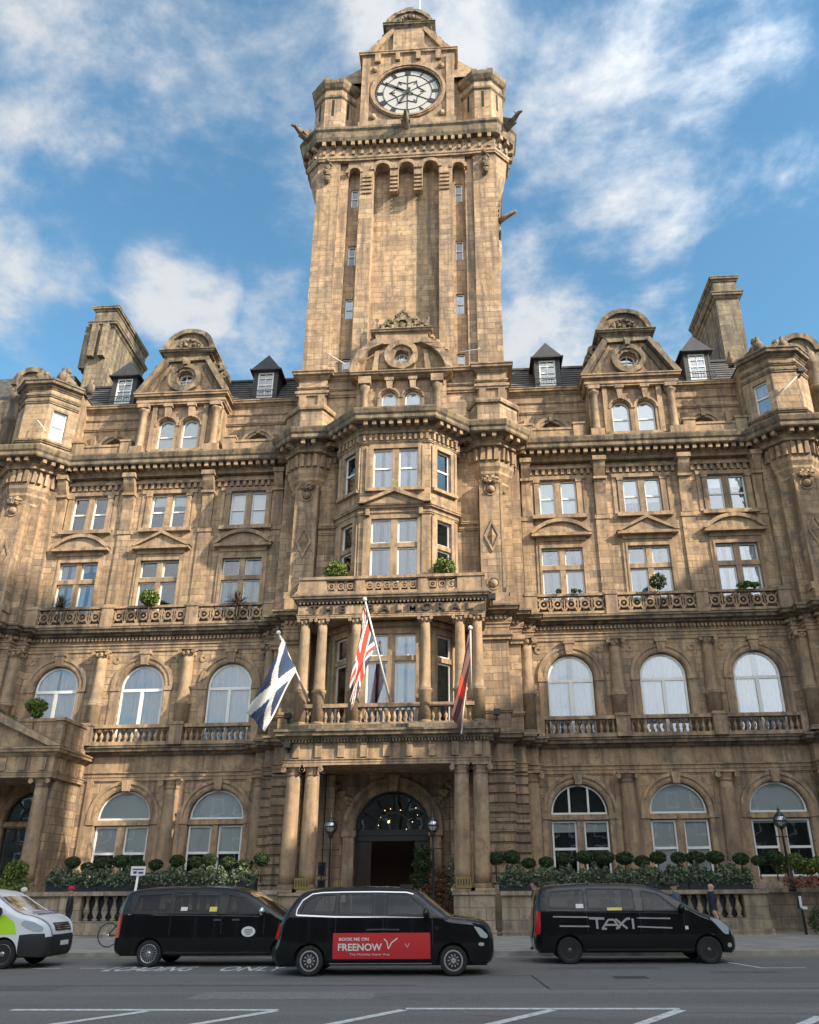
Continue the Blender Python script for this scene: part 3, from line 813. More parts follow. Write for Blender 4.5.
    prof = [(cx - 2.75, bz), (cx + 2.75, bz), (cx + 1.35, 31.3), (cx - 1.35, 31.3)]
    m.prism(prof, yf + .2, 3.4, [[(cx + .5 * math.cos(2 * PI * k / 16), 30.05 + .5 * math.sin(2 * PI * k / 16)) for k in range(16)]])
    hb(m, 'gable', 'tower')
    m = MB()
    for q in (-1, 1):
        raking = [(cx + q * 2.95, bz), (cx + q * 2.5, bz), (cx + q * 1.15, 31.2), (cx + q * 1.3, 31.5), (cx + q * 1.42, 31.45)]
        m.prism(raking, yf - .25, yf + .5)
        m.prism([(cx + q * 2.3, bz), (cx + q * 2.05, bz), (cx + q * .9, 30.95), (cx + q * 1.05, 31.1)], yf + .05, yf + .3)
        # curled side pieces behind the neck
        m.ring(cx + q * 1.85, 31.15, .1, .36, yf + .5, yf + 1.6, 12); m.ring(cx + q * 2.2, 30.6, .06, .26, yf + .6, yf + 1.5, 10); m.prism([(cx + q * 1.3, 30.4), (cx + q * 2.1, 30.5), (cx + q * 1.75, 31.2), (cx + q * 1.4, 31.9)], yf + .7, yf + 1.5)
    m.ring(cx, 30.05, .52, .72, yf - .02, yf + .3, 18); m.ring(cx, 30.05, .72, 1.0, yf - .14, yf + .3, 18)
    m.prism([(cx - .12, 30.9), (cx + .12, 30.9), (cx + .2, 31.35), (cx - .2, 31.35)], yf - .3, yf + .3)
    m.box(cx - 1.35, cx + 1.35, yf - .02, yf + 2.5, 31.3, 31.75)
    ep = [(cx - 1.45, 2.5), (cx - 1.45, yf), (cx + 1.45, yf), (cx + 1.45, 2.5)]
    m.sweep(ep, CORN(31.72, .36, .32)); m.plan([(cx - 1.45, 2.5), (cx - 1.45, yf), (cx + 1.45, yf), (cx + 1.45, 2.5)], 31.9, 32.06)
    m.prism([(cx + 1.55 * math.cos(PI * k / 16), 32.08 + 1.5 * math.sin(PI * k / 16)) for k in range(17)], yf + .12, 2.4)
    m.ring(cx, 32.08, 1.32, 1.62, yf - .08, 2.45, 18, 0, PI)
    for k in range(11):
        a = PI * (k + .5) / 11; m.sphere((cx + .75 * math.cos(a), yf + .1, 32.2 + .72 * math.sin(a)), .13, 6, 4)
    for k in range(-2, 3): m.sphere((cx + k * .3, yf + .08, 32.45 + .1 * (k % 2)), .14, 6, 4)
    hb(m, 'gable_carving', 'weathered_trim')
    lp = circle(cx, 30.05, .48, 16)
    make_window([(lp, [(30.05, .05)], [(cx, .05, 29.6, 30.5)])], yf + .4, curtain=None, fw=.07, rd=.9)
    # ---- chimney
    m = MB(); a, b = sorted((s * 20.35, s * 21.85))
    m.box(a, b, 3, 8.6, 28.5, 37.3); m.box(a - .1, b + .1, 2.9, 8.7, 31.0, 31.3)
    hb(m, 'chimney', 'weathered')
    m = MB(); a2, b2 = a, b
    ep = [(a, 8.6), (a, 3), (b, 3), (b, 8.6)]
    m.sweep(ep, CORN(36.9, .5, .3)); m.box(a, b, 3, 8.6, 37.3, 38.55); m.sweep(ep, CORN(38.3, .42, .22)); m.box(a, b, 3, 8.6, 38.6, 38.7)
    if s < 0:
        for k in range(3): m.box(a - .55, a, 3.1 + k * .5, 3.45 + k * .5, 33.8, 37.2)
        for k in range(2): m.box(a + .15 + k * .75, a + .55 + k * .75, 2.6, 3, 34.4, 37.0)
    hb(m, 'chimney_cap', 'weathered')
# ================================================================== centre: bay, porch, tower
# ---- canted bay window, three storeys
BP = [(-4.3, -1.7), (-3.15, -1.7), (-3.15, -2.75), (-1.8, -4.1), (1.8, -4.1), (3.15, -2.75), (3.15, -1.7), (4.3, -1.7)]
def bay_storey(z0, z1, wz, trans, name):
    m = MB(); wins = []
    for A, B in zip(BP, BP[1:]):
        fr, L = face(A, B); m.fr = fr; hl = []
        if A == (-1.8, -4.1):
            hl = [rect(L / 2 - 1.17, L / 2 + 1.17, wz[0], wz[1])]; wins.append((fr, L, 2))
        elif abs(A[1] - B[1]) > 1.2:
            hl = [rect(L / 2 - .5, L / 2 + .5, wz[0], wz[1])]; wins.append((fr, L, 1))
        m.sheet(rect(0, L, z0, z1), 0, hl, .4)
    hb(m, name, 'ashlar')
    t = MB()
    for fr, L, k in wins:
        t.fr = fr; c = L / 2; hw = 1.17 if k == 2 else .5; L_ = []
        t.prism(rect(c - hw - .22, c + hw + .22, wz[0] - .1, wz[1] + .25), -.06, .03, [rect(c - hw, c + hw, wz[0], wz[1])])
        for q in (-1, 1): t.box(c + q * (hw + .3) - .08, c + q * (hw + .3) + .08, -.1, .02, wz[0] - .1, wz[1] + .1)
        if k == 2: t.box(c - .17, c + .17, .0, .3, wz[0], wz[1])
        if trans: t.box(c - hw, c + hw, .01, .28, trans - .12, trans + .12)
        t.box(c - hw - .35, c + hw + .35, -.2, .03, wz[0] - .25, wz[0] - .08)
        for xa, xb in (((c - hw, c - .17), (c + .17, c + hw)) if k == 2 else ((c - hw, c + hw),)):
            if trans: L_ += [(rect(xa, xb, wz[0], trans - .12), [], []), (rect(xa, xb, trans + .12, wz[1]), [], [])]
            else: L_.append((rect(xa, xb, wz[0], wz[1]), [((wz[0] + wz[1]) / 2, .09)], []))
        make_window(L_, .13, fr, curtain='net' if k == 2 else None, gap=.12, fw=.08, drop=0, rd=1.0)
    hb(t, 'bay_window_surround', 'trim')
bay_storey(8.0, 13.6, (8.4, 12.64), 11.46, 'bay_wall')
bay_storey(13.9, 19.3, (15.2, 18.63), 17.2, 'bay_wall')
bay_storey(19.3, 23.6, (20.4, 22.67), None, 'bay_wall')
m = MB(); m.sweep(BP, BAND(18.85, .2, .1)); m.sweep(BP, CORN(19.05, .28, .25)); m.sweep(BP, BAND(22.95, .15, .1)); m.dent(BP, .0, .2, 23.1, 23.45, .14, .14); m.sweep(BP, BAND(13.0, .2, .12))
m.box(-1.5, 1.5, -4.4, -4.0, 19.3, 19.42)
m.prism([(-1.75, 19.35), (1.75, 19.35), (0, 20.05)], -4.42, -4.05); m.prism([(-1.85, 19.35), (-1.5, 19.35), (0, 19.95), (1.5, 19.35), (1.85, 19.35), (0, 20.18)], -4.6, -4.05)
for q in (-1, 1): m.box(q * 1.35 - .1, q * 1.35 + .1, -4.4, -4.05, 18.75, 19.1)
hb(m, 'bay_mouldings', 'trim')

# ---- porch: two storeys of paired columns
PC = (3.23, 4.04)
for s in (1, -1):
    for x in PC:
        ionic(s * x, -5.05, 1.52, 6.5, .36)
        ionic(s * x, -4.7, 8.25, 13.25, .26, banded=1.55, corinth=True)
    ionic(s * 1.62, -4.7, 8.25, 13.25, .26, banded=1.55, corinth=True)
    # pilasters behind on the wall
    m = MB()
    for x in (3.35, 2.9): m.box(s * x - .2, s * x + .2, -1.95, -1.6, 0, 6.5)
    m.box(s * 3.7 - .5, s * 3.7 + .5, -2.0, -1.6, 0, 6.5)
    hb(m, 'porch_pilaster', 'ashlar_big')
    # pedestal wall under the columns, running back to the building
    m = MB(); a, b = sorted((s * 2.85, s * 4.5)); m.box(a, b, -5.45, -1.7, -.3, 1.38); m.box(a - .06, b + .06, -5.52, -1.7, 1.38, 1.53)
    m.box(a - .05, b + .05, -5.5, -1.7, -.3, .12)
    hb(m, 'porch_pedestal', 'plinth')
# entrance wall with the great arch
m = MB(); m.sheet(rect(-4.3, 4.3, -.2, 6.6), -1.6, [arch(0, 1.75, 0.02, 4.05, 18)], .8); hb(m, 'entrance_wall', 'ashlar_big')
m = MB(); archivolt(m, 0, 4.05, 1.78, 2.3, -1.6, .16, 22)
for q in (-1, 1): m.box(q * 2.0 - .26, q * 2.0 + .26, -1.78, -1.5, 0, 3.8); m.box(q * 2.0 - .33, q * 2.0 + .33, -1.86, -1.5, 3.8, 4.05)
m.prism([(-.2, 5.75), (.2, 5.75), (.3, 6.5), (-.3, 6.5)], -1.95, -1.5)
for q in (-1, 1):
    for k in range(9): m.sphere((q * (1.9 + .1 * k), -1.66, 5.2 + .1 * k + .15 * math.sin(k * 2)), .16, 7, 5)
hb(m, 'entrance_arch', 'trim')
m = MB(); y = -1.1
m.ring(0, 4.05, .0, 1.74, y + .12, y + .16, 22, 0, PI)
fan = hb(m, 'fanlight', 'glass')
m = MB(); m.ring(0, 4.05, 1.6, 1.76, y, y + .14, 22, 0, PI); m.ring(0, 4.05, .78, .86, y + .02, y + .12, 18, 0, PI); m.box(-1.75, 1.75, y, y + .15, 3.98, 4.12)
for k in range(1, 6):
    a = PI * k / 6; m.tube([(.82 * math.cos(a), y + .07, 4.05 + .82 * math.sin(a)), (1.7 * math.cos(a), y + .07, 4.05 + 1.7 * math.sin(a))], .035)
m.box(-1.75, 1.75, y - .1, y + .3, 3.62, 3.9); m.box(-1.75, 1.75, y - .16, y + .2, 3.86, 3.98)
hb(m, 'fanlight_bars', 'iron', fan)
m = MB()
for q in (-1, 1): m.box(min(q * 1.75, q * 1.0), max(q * 1.75, q * 1.0), y, y + .3, 0, 3.62)
m.dark = 1
door = hb(m, 'entrance_door', simple('dark_timber', (.03, .018, .012), .35, noise=.3, nscale=4))
m = MB()
for q in (-1, 1):
    for z0, z1 in ((.3, 1.2), (1.4, 3.4)): m.prism(rect(q * 1.38 - .26, q * 1.38 + .26, z0, z1), y - .03, y + .01, [rect(q * 1.38 - .2, q * 1.38 + .2, z0 + .06, z1 - .06)])
    m.sphere((q * 1.06, y - .06, 1.3), .05, 8, 6)
hb(m, 'door_panelling', 'iron', door)
m = MB()
for ids in (((-2, 2.5, 0), (2, 2.5, 0), (2, 2.5, 6), (-2, 2.5, 6)), ((-2, -.8, 0), (-2, 2.5, 0), (-2, 2.5, 6), (-2, -.8, 6)), ((2, -.8, 0), (2, 2.5, 0), (2, 2.5, 6), (2, -.8, 6)), ((-2, -.8, 6), (2, -.8, 6), (2, 2.5, 6), (-2, 2.5, 6)), ((-2, -.8, 0.01), (2, -.8, 0.01), (2, 2.5, 0.01), (-2, 2.5, 0.01))):
    m.F([m.P(*p) for p in ids])
hb(m, 'entrance_hall', simple('hall_brown', (.06, .03, .02), .8))
m = MB()
random.seed(3)
for k in range(12): m.sphere((random.uniform(-1, 1.4), random.uniform(.3, 1.8), random.uniform(4.2, 5.3)), .022 if k else .06, 8, 6)
hb(m, 'chandelier', simple('lit_bulbs', (1, .8, .5), .5, emit=(1, .62, .25), es=2.2))
# porch ceiling, entablature
EP = [(-4.45, -1.9), (-4.45, -5.35), (4.45, -5.35), (4.45, -1.9)]
m = MB(); m.box(-4.2, 4.2, -5.1, -1.65, 6.55, 6.75); hb(m, 'porch_ceiling', 'trim')
m = MB(); m.sweep(EP, ARCH3(6.5, .26, .1)); m.sweep(EP, [(-.3, 6.76), (.0, 6.76), (.0, 7.48), (-.3, 7.48)])
m.dent(EP, 0, .09, 6.82, 7.42, .3, .62)
for A, B in zip(EP, EP[1:]):
    fr, L = face(A, B); m.fr = fr; n_ = int(L / .46)
m.fr = (0, 0, 0)
hb(m, 'porch_frieze', 'trim')
m = MB(); m.sweep(EP, CORN(7.48, .5, .5)); m.dent(EP, .02, .2, 7.44, 7.56, .07, .07); m.box(-4.4, 4.4, -5.3, -1.7, 7.85, 7.97); m.sweep(EP, [(-.5, 7.97), (.1, 7.97), (.1, 8.2), (-.5, 8.2)]); m.box(-4.4, 4.4, -5.3, -1.7, 7.95, 8.2)
hb(m, 'porch_cornice', 'weathered_trim')
bx = [-3.0, -1.84], [-1.4, 1.4], [1.84, 3.0]
for a, b in bx: balustrade((a, -4.75), (b, -4.75), 8.2, 9.22, step=.24, r=.9, th=.26)
for s in (1, -1):
    balustrade((s * 3.45 if s > 0 else -3.85, -4.75), (3.85 if s > 0 else -3.45, -4.75), 8.2, 9.22, n=1, r=.9, th=.26)
    A, B = ((4.04, -4.4), (4.04, -1.8)) if s > 0 else ((-4.04, -1.8), (-4.04, -4.4))
    balustrade(A, B, 8.2, 9.22, step=.25, r=.9, th=.26)
m = MB()
for x in PC + (1.62,):
    for s in (1, -1): m.box(s * x - .3, s * x + .3, -5.0, -4.4, 8.2, 8.3)
hb(m, 'column_plinths', 'trim')
EU = [(-4.4, -1.8), (-4.4, -4.95), (4.4, -4.95), (4.4, -1.8)]
m = MB(); m.sweep(EU, ARCH3(13.2, .22, .08)); m.sweep(EU, [(-.4, 13.42), (.0, 13.42), (.0, 13.86), (-.4, 13.86)]); m.box(-4.2, 4.2, -4.7, -1.6, 13.3, 13.4)
hb(m, 'name_frieze', 'trim')
m = MB(); m.sweep(EU, CORN(13.98, .34, .26)); m.dent(EU, .0, .1, 13.9, 14.0, .08, .1); m.box(-4.3, 4.3, -4.9, -1.7, 14.0, 14.3); hb(m, 'balcony_cornice', 'weathered_trim')
# the name, THE BALMORAL, along the frieze
m = MB(); tv = None
word, gap_ = 'THE BALMORAL', 7.3 / 11
for k, ch in enumerate(word):
    if ch == ' ': continue
    vs, fs = text_mb(ch, .39, None, .05, .012)
    cx = -3.6 + 7.3 * k / 11
    base = len(m.v)
    for v in vs: m.P(v[0] * 1.25 + cx, v[1] - 5.03, v[2] + 13.44)
    for f in fs: m.F([base + i for i in f])
hb(m, 'name_lettering', 'bronze_letter')
# balcony above: pierced panels between solid dies, flared ends
m = MB()
for a, b in ((-4.35, -3.1), (-1.45, -1.05), (1.05, 1.45), (3.1, 4.35)): pass
for c, w_ in ((-3.75, .62), (-1.5, .22), (1.5, .22), (3.75, .62)): m.box(c - w_, c + w_, -5.0, -4.7, 14.3, 15.2)
m.box(-4.45, 4.45, -5.06, -4.66, 15.12, 15.26); m.box(-4.45, 4.45, -5.08, -4.6, 14.3, 14.48)
for s in (1, -1):
    m.fr = (0, 0, 0)
    m.prism([(s * 4.3, 14.3), (s * 4.75, 14.3), (s * 4.5, 14.6), (s * 4.38, 15.2), (s * 4.3, 15.2)], -5.02, -1.8)
hb(m, 'balcony_parapet', 'trim')
for a, b in ((-3.1, -1.75), (-1.25, 1.25), (1.75, 3.1)): pierced((a, -4.85), (b, -4.85), 14.4, 15.2)
# ---- centre attic with segmental gable
yf = -1.75
m = MB(); m.sheet(rect(-2.6, 2.6, 24.8, 28.6), yf + .2, [arch(q * .68, .45, 25.5, 27.35, 10) for q in (-1, 1)], .35)
for q in (-1, 1): m.box(q * 2.55 - .06, q * 2.55 + .06, yf + .22, -1, 24.8, 28.9)
hb(m, 'centre_attic_wall', 'tower')
m = MB()
for q in (-1, 1):
    c = q * .68; m.ring(c, 27.35, .47, .58, yf + .1, yf + .25, 12, 0, PI); m.ring(c, 27.35, .56, .672, yf + .02, yf + .25, 12, 0, PI)
    for w_ in (-1, 1): m.box(c + w_ * .57 - .1, c + w_ * .57 + .1, yf + .08, yf + .25, 25, 27.35)
    m.prism([(c - .12, 27.85), (c + .12, 27.85), (c + .22, 28.6), (c - .22, 28.6)], yf - .16, yf + .25); m.box(c - .26, c + .26, yf - .2, yf + .25, 28.4, 28.62)
    m.lathe(q * 2.1, yf + .0, [(.3, 25), (.3, 25.3), (.22, 25.45), (.19, 27.7), (.28, 27.85), (.3, 28.0), (.3, 28.15)], 12); m.box(q * 2.1 - .36, q * 2.1 + .36, yf - .35, yf + .3, 28.15, 28.62); m.box(q * 2.1 - .34, q * 2.1 + .34, yf - .34, yf + .3, 24.8, 25.05)
ep = [(-2.6, -1), (-2.6, yf), (2.6, yf), (2.6, -1)]
m.sweep(ep, CORN(28.6, .38, .42))
hb(m, 'centre_window_surround', 'trim')
for q in (-1, 1): make_window([(arch(q * .68, .44, 25.51, 27.35, 10), [(26.9, .06)], [])], yf + .3, curtain='blind', gap=0, fw=.06, rd=.6)
m = MB(); Rg = 2.85
arcp = [(Rg * math.cos(PI * k / 20), 28.98 + 2.35 * math.sin(PI * k / 20)) for k in range(21)]
m.prism(arcp, yf + .1, -1, [circle(0, 30.1, .42, 16)]); hb(m, 'centre_gable', 'tower')
m = MB()
for a0, a1 in ((0, .36), (.64, 1)):
    o_ = [((Rg + .12) * math.cos(PI * (a0 + (a1 - a0) * k / 8)), 28.98 + 2.5 * math.sin(PI * (a0 + (a1 - a0) * k / 8))) for k in range(9)]
    i_ = [((Rg - .3) * math.cos(PI * (a0 + (a1 - a0) * k / 8)), 28.98 + 2.05 * math.sin(PI * (a0 + (a1 - a0) * k / 8))) for k in range(9)]
    m.prism(o_ + list(reversed(i_)), yf - .4, yf + .3)
m.ring(0, 30.1, .44, .68, yf - .12, yf + .2, 18); m.ring(0, 30.1, .68, 1.0, yf - .3, yf + .2, 18)
for q in (-1, 1):
    m.prism([(q * 1.4, 28.98), (q * 1.75, 28.98), (q * 1.55, 30.4), (q * 1.3, 30.5)], yf - .18, yf + .2)
    for k in range(4): m.sphere((q * (2.6 - .28 * k), yf + .2, 30.6 + .3 * k), .2, 7, 5)
m.box(-1.55, 1.55, yf - .1, -.9, 31.0, 31.75)
m.sweep([(-1.6, -1), (-1.6, yf), (1.6, yf), (1.6, -1)], CORN(31.65, .35, .3)); m.box(-1.6, 1.6, yf, -1, 31.85, 31.98)
hb(m, 'centre_gable_carving', 'trim')
make_window([(circle(0, 30.1, .41, 16), [(30.0, .05)], [(-.14, .05, 29.8, 30.4), (.14, .05, 29.8, 30.4)])], yf + .3, curtain='blind', gap=0, fw=.08, rd=.6)
m = MB(); y0, y1 = yf + .1, yf + .32
m.ring(0, 32.55, .33, .55, y0, y1, 18); m.sphere((0, yf + .3, 32.55), .3, 10, 7, sy=.5); m.ring(0, 32.55, .55, .72, y0 + .05, y1, 12, .3, PI - .3)
for q in (-1, 1):
    m.ring(q * .95, 32.4, .16, .32, y0, y1, 12); m.ring(q * 1.38, 32.3, .1, .24, y0, y1, 10); m.ring(q * .85, 32.85, .06, .2, y0, y1, 10); m.box(q * 1.55 - .05, q * 1.55 + .05, y0, y1, 32, 32.9); m.sphere((q * 1.55, yf + .2, 32.95), .1, 7, 5)
    m.sphere((q * .35, yf + .2, 33.15), .14, 7, 5)
    m.prism([(q * .5, 32.0), (q * 1.6, 32.0), (q * 1.5, 32.15), (q * .5, 32.2)], y0, y1)
for k in range(5): m.sphere((-.24 + .12 * k, yf + .2, 33.3 + .12 * (2 - abs(k - 2))), .09, 7, 5)
hb(m, 'crest', 'weathered_trim')

# ---- tower
TY0, TY1 = -1.1, 11.0; TC = (TY0 + TY1) / 2
m = MB(); m.box(-5.85, 5.85, -.3, TY1 - .2, 24.7, 47); hb(m, 'tower_core', 'tower')
for s in (1, -1):
    m = MB()
    a, b = sorted((s * 4.5, s * 6.02)); m.box(a, b, TY0, .8, 29.4, 47.2); m.box(a, b, 9.4, TY1, 29.4, 47.2)
    a, b = sorted((s * 3.95, s * 4.52)); m.box(a, b, TY0 + .25, 0, 29.4, 47.2)
    hb(m, 'corner_pier', 'tower')
    m = MB(); a, b = sorted((s * 2.2, s * 3.1)); m.box(a, b, TY0, 0, 29.4, 47.2); hb(m, 'tower_pilaster', 'tower')
    m = MB(); a, b = sorted((s * 3.1, s * 3.95)); cx = s * 3.5
    wz = ((29.7, 31.0), (34.0, 35.55), (38.25, 39.85), (43.2, 44.8))
    m.sheet(rect(a, b, 29.4, 47.2), TY0 + .6, [rect(cx - .26, cx + .26, p, q) for p, q in wz], .35); hb(m, 'tower_channel', 'tower')
    for p, q in wz: make_window([(rect(cx - .25, cx + .25, p, q), [((p + q) / 2, .06)], [])], TY0 + .72, curtain=None, fw=.07, rd=.5)
    m = MB(); m.prism([(a, 47.2), (a, 45.5)] + ([(cx - .4, 45.5)] + [(cx - .4 * math.cos(PI * k / 10), 45.7 + .42 * math.sin(PI * k / 10)) for k in range(11)] + [(cx + .4, 45.5)]) + [(b, 45.5), (b, 47.2)], TY0 + .05, TY0 + .62)
    m.ring(cx, 45.7, .4, .6, TY0 - .06, TY0 + .3, 12, 0, PI)
    hb(m, 'channel_arch', 'trim')
    # side faces of the tower: pilasters
    m = MB()
    for yy in (3.0, 6.9): m.box(min(s * 5.85, s * 6.02), max(s * 5.85, s * 6.02), yy - .5, yy + .5, 29.4, 47.2)
    hb(m, 'side_pilaster', 'tower')
# lower stage of the tower
LP = [(-6.1, 10), (-6.1, TY0 - .2), (-4.4, TY0 - .2), (-4.4, TY0 + .1), (-2.6, TY0 + .1)]
for s in (1, -1):
    P_ = LP if s < 0 else mir(LP)
    m = MB(); m.sweep(P_, [(-.5, 24.7), (0, 24.7), (0, 29.2), (-.5, 29.2)]); hb(m, 'tower_base', 'tower')
    m = MB(); m.sweep(P_, CORN(29.05, .5, .4)); m.sweep(P_, BAND(27.9, .3, .16)); m.sweep(P_, BAND(28.4, .14, .1))
    for x in (4.7, 5.8): m.box(s * x - .2, s * x + .2, TY0 - .3, TY0, 24.7, 27.9)
    hb(m, 'tower_base_cornice', 'trim')
# three blind arches with hanging corbels
m = MB(); r_ = .53; out = [(-2.2, 47.2), (-2.2, 45.85)]
for c in (-1.62, 0, 1.62):
    out += [(c - r_ * math.cos(PI * k / 10), 45.85 + r_ * math.sin(PI * k / 10)) for k in range(11)]
    if c < 1: out += [(c + r_, 44.3), (c + 1.62 - r_, 44.3)]
out += [(2.2, 45.85), (2.2, 47.2)]
m.prism(out, TY0 + .02, -.28)
for c in (-1.62, 0, 1.62): m.ring(c, 45.85, r_, r_ + .26, TY0 - .09, TY0 + .1, 12, 0, PI)
for c in (-2.6, -.81, .81, 2.6):
    for z in (43.75, 44.1, 44.45, 44.8, 45.15): m.box(c - (.26 if abs(c) < 1 else .3), c + (.26 if abs(c) < 1 else .3), TY0 - .1, TY0 + .25, z, z + .17)
hb(m, 'blind_arcade', 'trim')
# great cornice, wrapping octagonal corner bartizans
oc = (5.3, .35); ra = 1.55; h = ra * math.tan(PI / 8)
def corner(cx, cy, sx, sy):
    q = [(-h, -ra), (h, -ra), (ra, -h), (ra, h), (h, ra)]
    return [(cx + sx * a, cy + sy * b) for a, b in q]
FR = [(3.9, TY0 - .05)] + corner(5.3, .35, 1, 1)[0:4] + [(6.1, 1.9)]
side = [(6.1, 8.0)]
loop = mir(FR) + FR + side; loop = [(-6.1, 8.0)] + loop
m = MB(); m.sweep(loop, [(-.4, 47.1), (.05, 47.1), (.05, 48.0), (-.4, 48.0)]); m.sweep(loop, BAND(46.7, .4, .14)); hb(m, 'tower_frieze', 'trim')
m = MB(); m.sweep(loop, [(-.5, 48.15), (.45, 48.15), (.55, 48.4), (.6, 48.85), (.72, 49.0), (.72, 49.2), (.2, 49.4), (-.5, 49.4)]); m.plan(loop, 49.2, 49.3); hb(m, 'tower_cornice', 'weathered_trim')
m = MB(); m.sweep(loop, [(-.3, 47.6), (.06, 47.6), (.06, 48.14), (-.3, 48.14)]); m.dent(loop, .05, .44, 47.8, 48.14, .24, .24); m.dent(loop, .05, .24, 47.15, 47.45, .18, .4); hb(m, 'tower_dentils', 'trim')
for s in (1, -1):
    for cy in (.35, 9.55):
        x = s * 5.3; ap = 1 / math.cos(PI / 8); A = (PI / 8, 2 * PI + PI / 8)
        m = MB(); m.lathe(x, cy, [(.7, 43.4), (1.0, 43.9), (1.05, 44.3), (1.3 * ap, 45.4), (1.36 * ap, 45.9), (1.5 * ap, 46.6), (ra * ap, 47), (ra * ap, 48.2)], 8, *A)
        hb(m, 'bartizan_corbel', 'tower')
        m = MB(); m.lathe(x, cy, [(1.42 * ap, 49.2), (1.42 * ap, 54.1)], 8, *A); hb(m, 'corner_turret', 'tower')
        m = MB()
        m.lathe(x, cy, [(1.44 * ap, 53.0), (1.52 * ap, 53.1), (1.52 * ap, 53.3), (1.44 * ap, 53.4)], 8, *A)
        m.lathe(x, cy, [(1.44 * ap, 53.9), (1.56 * ap, 54.0), (1.74 * ap, 54.3), (1.78 * ap, 54.6), (1.45 * ap, 54.75), (1.2, 55.1), (.8, 55.5), (.3, 55.75), (.001, 55.85)], 8, *A)
        m.lathe(x, cy, [(1.55 * ap, 49.3), (1.55 * ap, 49.7), (1.42 * ap, 49.9)], 8, *A)
        for k in range(8):
            a = k * PI / 4 + PI / 8; m.box(x + 1.5 * math.cos(a) - .2, x + 1.5 * math.cos(a) + .2, cy + 1.5 * math.sin(a) - .2, cy + 1.5 * math.sin(a) + .2, 54.65, 55.0)
            m.sphere((x + 1.1 * math.cos(a + .4), cy + 1.1 * math.sin(a + .4), 55.15), .25, 7, 5)
        hb(m, 'turret_cap', 'weathered_trim')
        if cy < 1:
            m = MB()
            for a in (-PI / 2, -PI / 2 + s * PI / 4, -PI / 2 - s * PI / 4):
                m.fr = (x + 1.42 * math.cos(a), cy + 1.42 * math.sin(a), a + PI / 2); m.box(-.09, .09, -.01, .05, 51.3, 52.9)
            hb(m, 'arrow_slit', 'dark')
            m = MB(); m.fr = (x, TY0, 0)
            for k in range(6): m.sphere((.12 * math.sin(k * 2), -.22 - .06 * (k % 2), 45.0 + .33 * k), .26 - .02 * k, 8, 6)
            hb(m, 'carved_mask', 'weathered_trim')
    # gargoyles
for gx, gy, a in ((-6.7, -1.0, R(225)), (6.7, -1.0, R(-45)), (0, -1.6, R(-90))):
    m = MB(); d = Vector((math.cos(a), math.sin(a), 0)); p = Vector((gx, gy, 48.9)); k_ = 1.0 if gx else .7
    e = p + d * 1.35 * k_ + Vector((0, 0, .55))
    m.tube([p - d * .3, p + d * .45 * k_ + Vector((0, 0, .15)), p + d * .9 * k_ + Vector((0, 0, .3)), e, e + d * .3 + Vector((0, 0, -.12))], .34, 8, .07)
    w = d.cross(Vector((0, 0, 1)))
    for sg in (-1, 1):       # folded wings and ears
        q = [p + d * .1 + w * .25 * sg, p + d * .9 * k_ + w * .3 * sg + Vector((0, 0, .2)), p + d * .3 + w * .42 * sg + Vector((0, 0, .75))]
        a = [m.P(*v) for v in q]; b = [m.P(*(v - w * .1 * sg)) for v in q]; m.F(a); m.F(b[::-1])
        for k in range(3): m.F([a[k], a[(k + 1) % 3], b[(k + 1) % 3], b[k]])
        m.tube([e - d * .15 + w * .06 * sg, e - d * .3 + w * .14 * sg + Vector((0, 0, .3))], .07, 5, .02)
    hb(m, 'gargoyle', 'weathered_trim')
m = MB(); m.tube([(6.1, .5, 42.2), (6.6, .3, 42.4), (7.3, -.1, 42.5)], .22, 8, .12); hb(m, 'gargoyle', 'weathered_trim')
# clock stage
m = MB(); m.box(-4.3, 4.3, -.2, 10.1, 49.3, 55.2); m.box(-3.2, 3.2, TY0, 1, 49.3, 56.9); hb(m, 'clock_stage', 'tower')
m = MB(); yc = TY0
m.prism(rect(-3.22, 3.22, 50.1, 56.9), yc - .1, yc + .05, [circle(0, 53.1, 2.56, 36)])
for q in (-1, 1):
    m.box(q * 3.02 - .28, q * 3.02 + .28, yc - .28, yc, 50.0, 56.6); m.box(q * 2.2 - .2, q * 2.2 + .2, yc - .3, yc, 56.2, 57.0); m.box(q * .75 - .16, q * .75 + .16, yc - .3, yc, 56.3, 57.0)
    for z in (50.75, 55.5): m.sphere((q * 2.4, yc - .1, z), .26, 8, 6)
m.box(-3.4, 3.4, yc - .35, yc + .1, 49.4, 50.1)
m.ring(0, 53.1, 2.36, 2.72, yc - .26, yc + .1, 40); m.ring(0, 53.1, 2.5, 2.62, yc - .34, yc, 40)
hb(m, 'clock_surround', 'trim')
m = MB(); m.ring(0, 53.1, 0, 2.38, yc - .05, yc - .02, 40); clock = hb(m, 'clock_face', simple('opal_glass', (.42, .42, .39), .4))
m = MB(); y0, y1 = yc - .085, yc - .052
m.ring(0, 53.1, 2.28, 2.39, y0, y1, 40); m.ring(0, 53.1, 1.72, 1.76, y0, y1, 36); m.ring(0, 53.1, 2.18, 2.22, y0, y1, 40)
def bar(a, r0, r1, w, ww=None, off=0):
    dx, dz = math.sin(a), math.cos(a); px, pz = dz, -dx; ww = ww or w
    m.prism([(r0 * dx + (off - w) * px, 53.1 + r0 * dz + (off - w) * pz), (r0 * dx + (off + w) * px, 53.1 + r0 * dz + (off + w) * pz), (r1 * dx + (off + ww) * px, 53.1 + r1 * dz + (off + ww) * pz), (r1 * dx + (off - ww) * px, 53.1 + r1 * dz + (off - ww) * pz)], y0, y1)
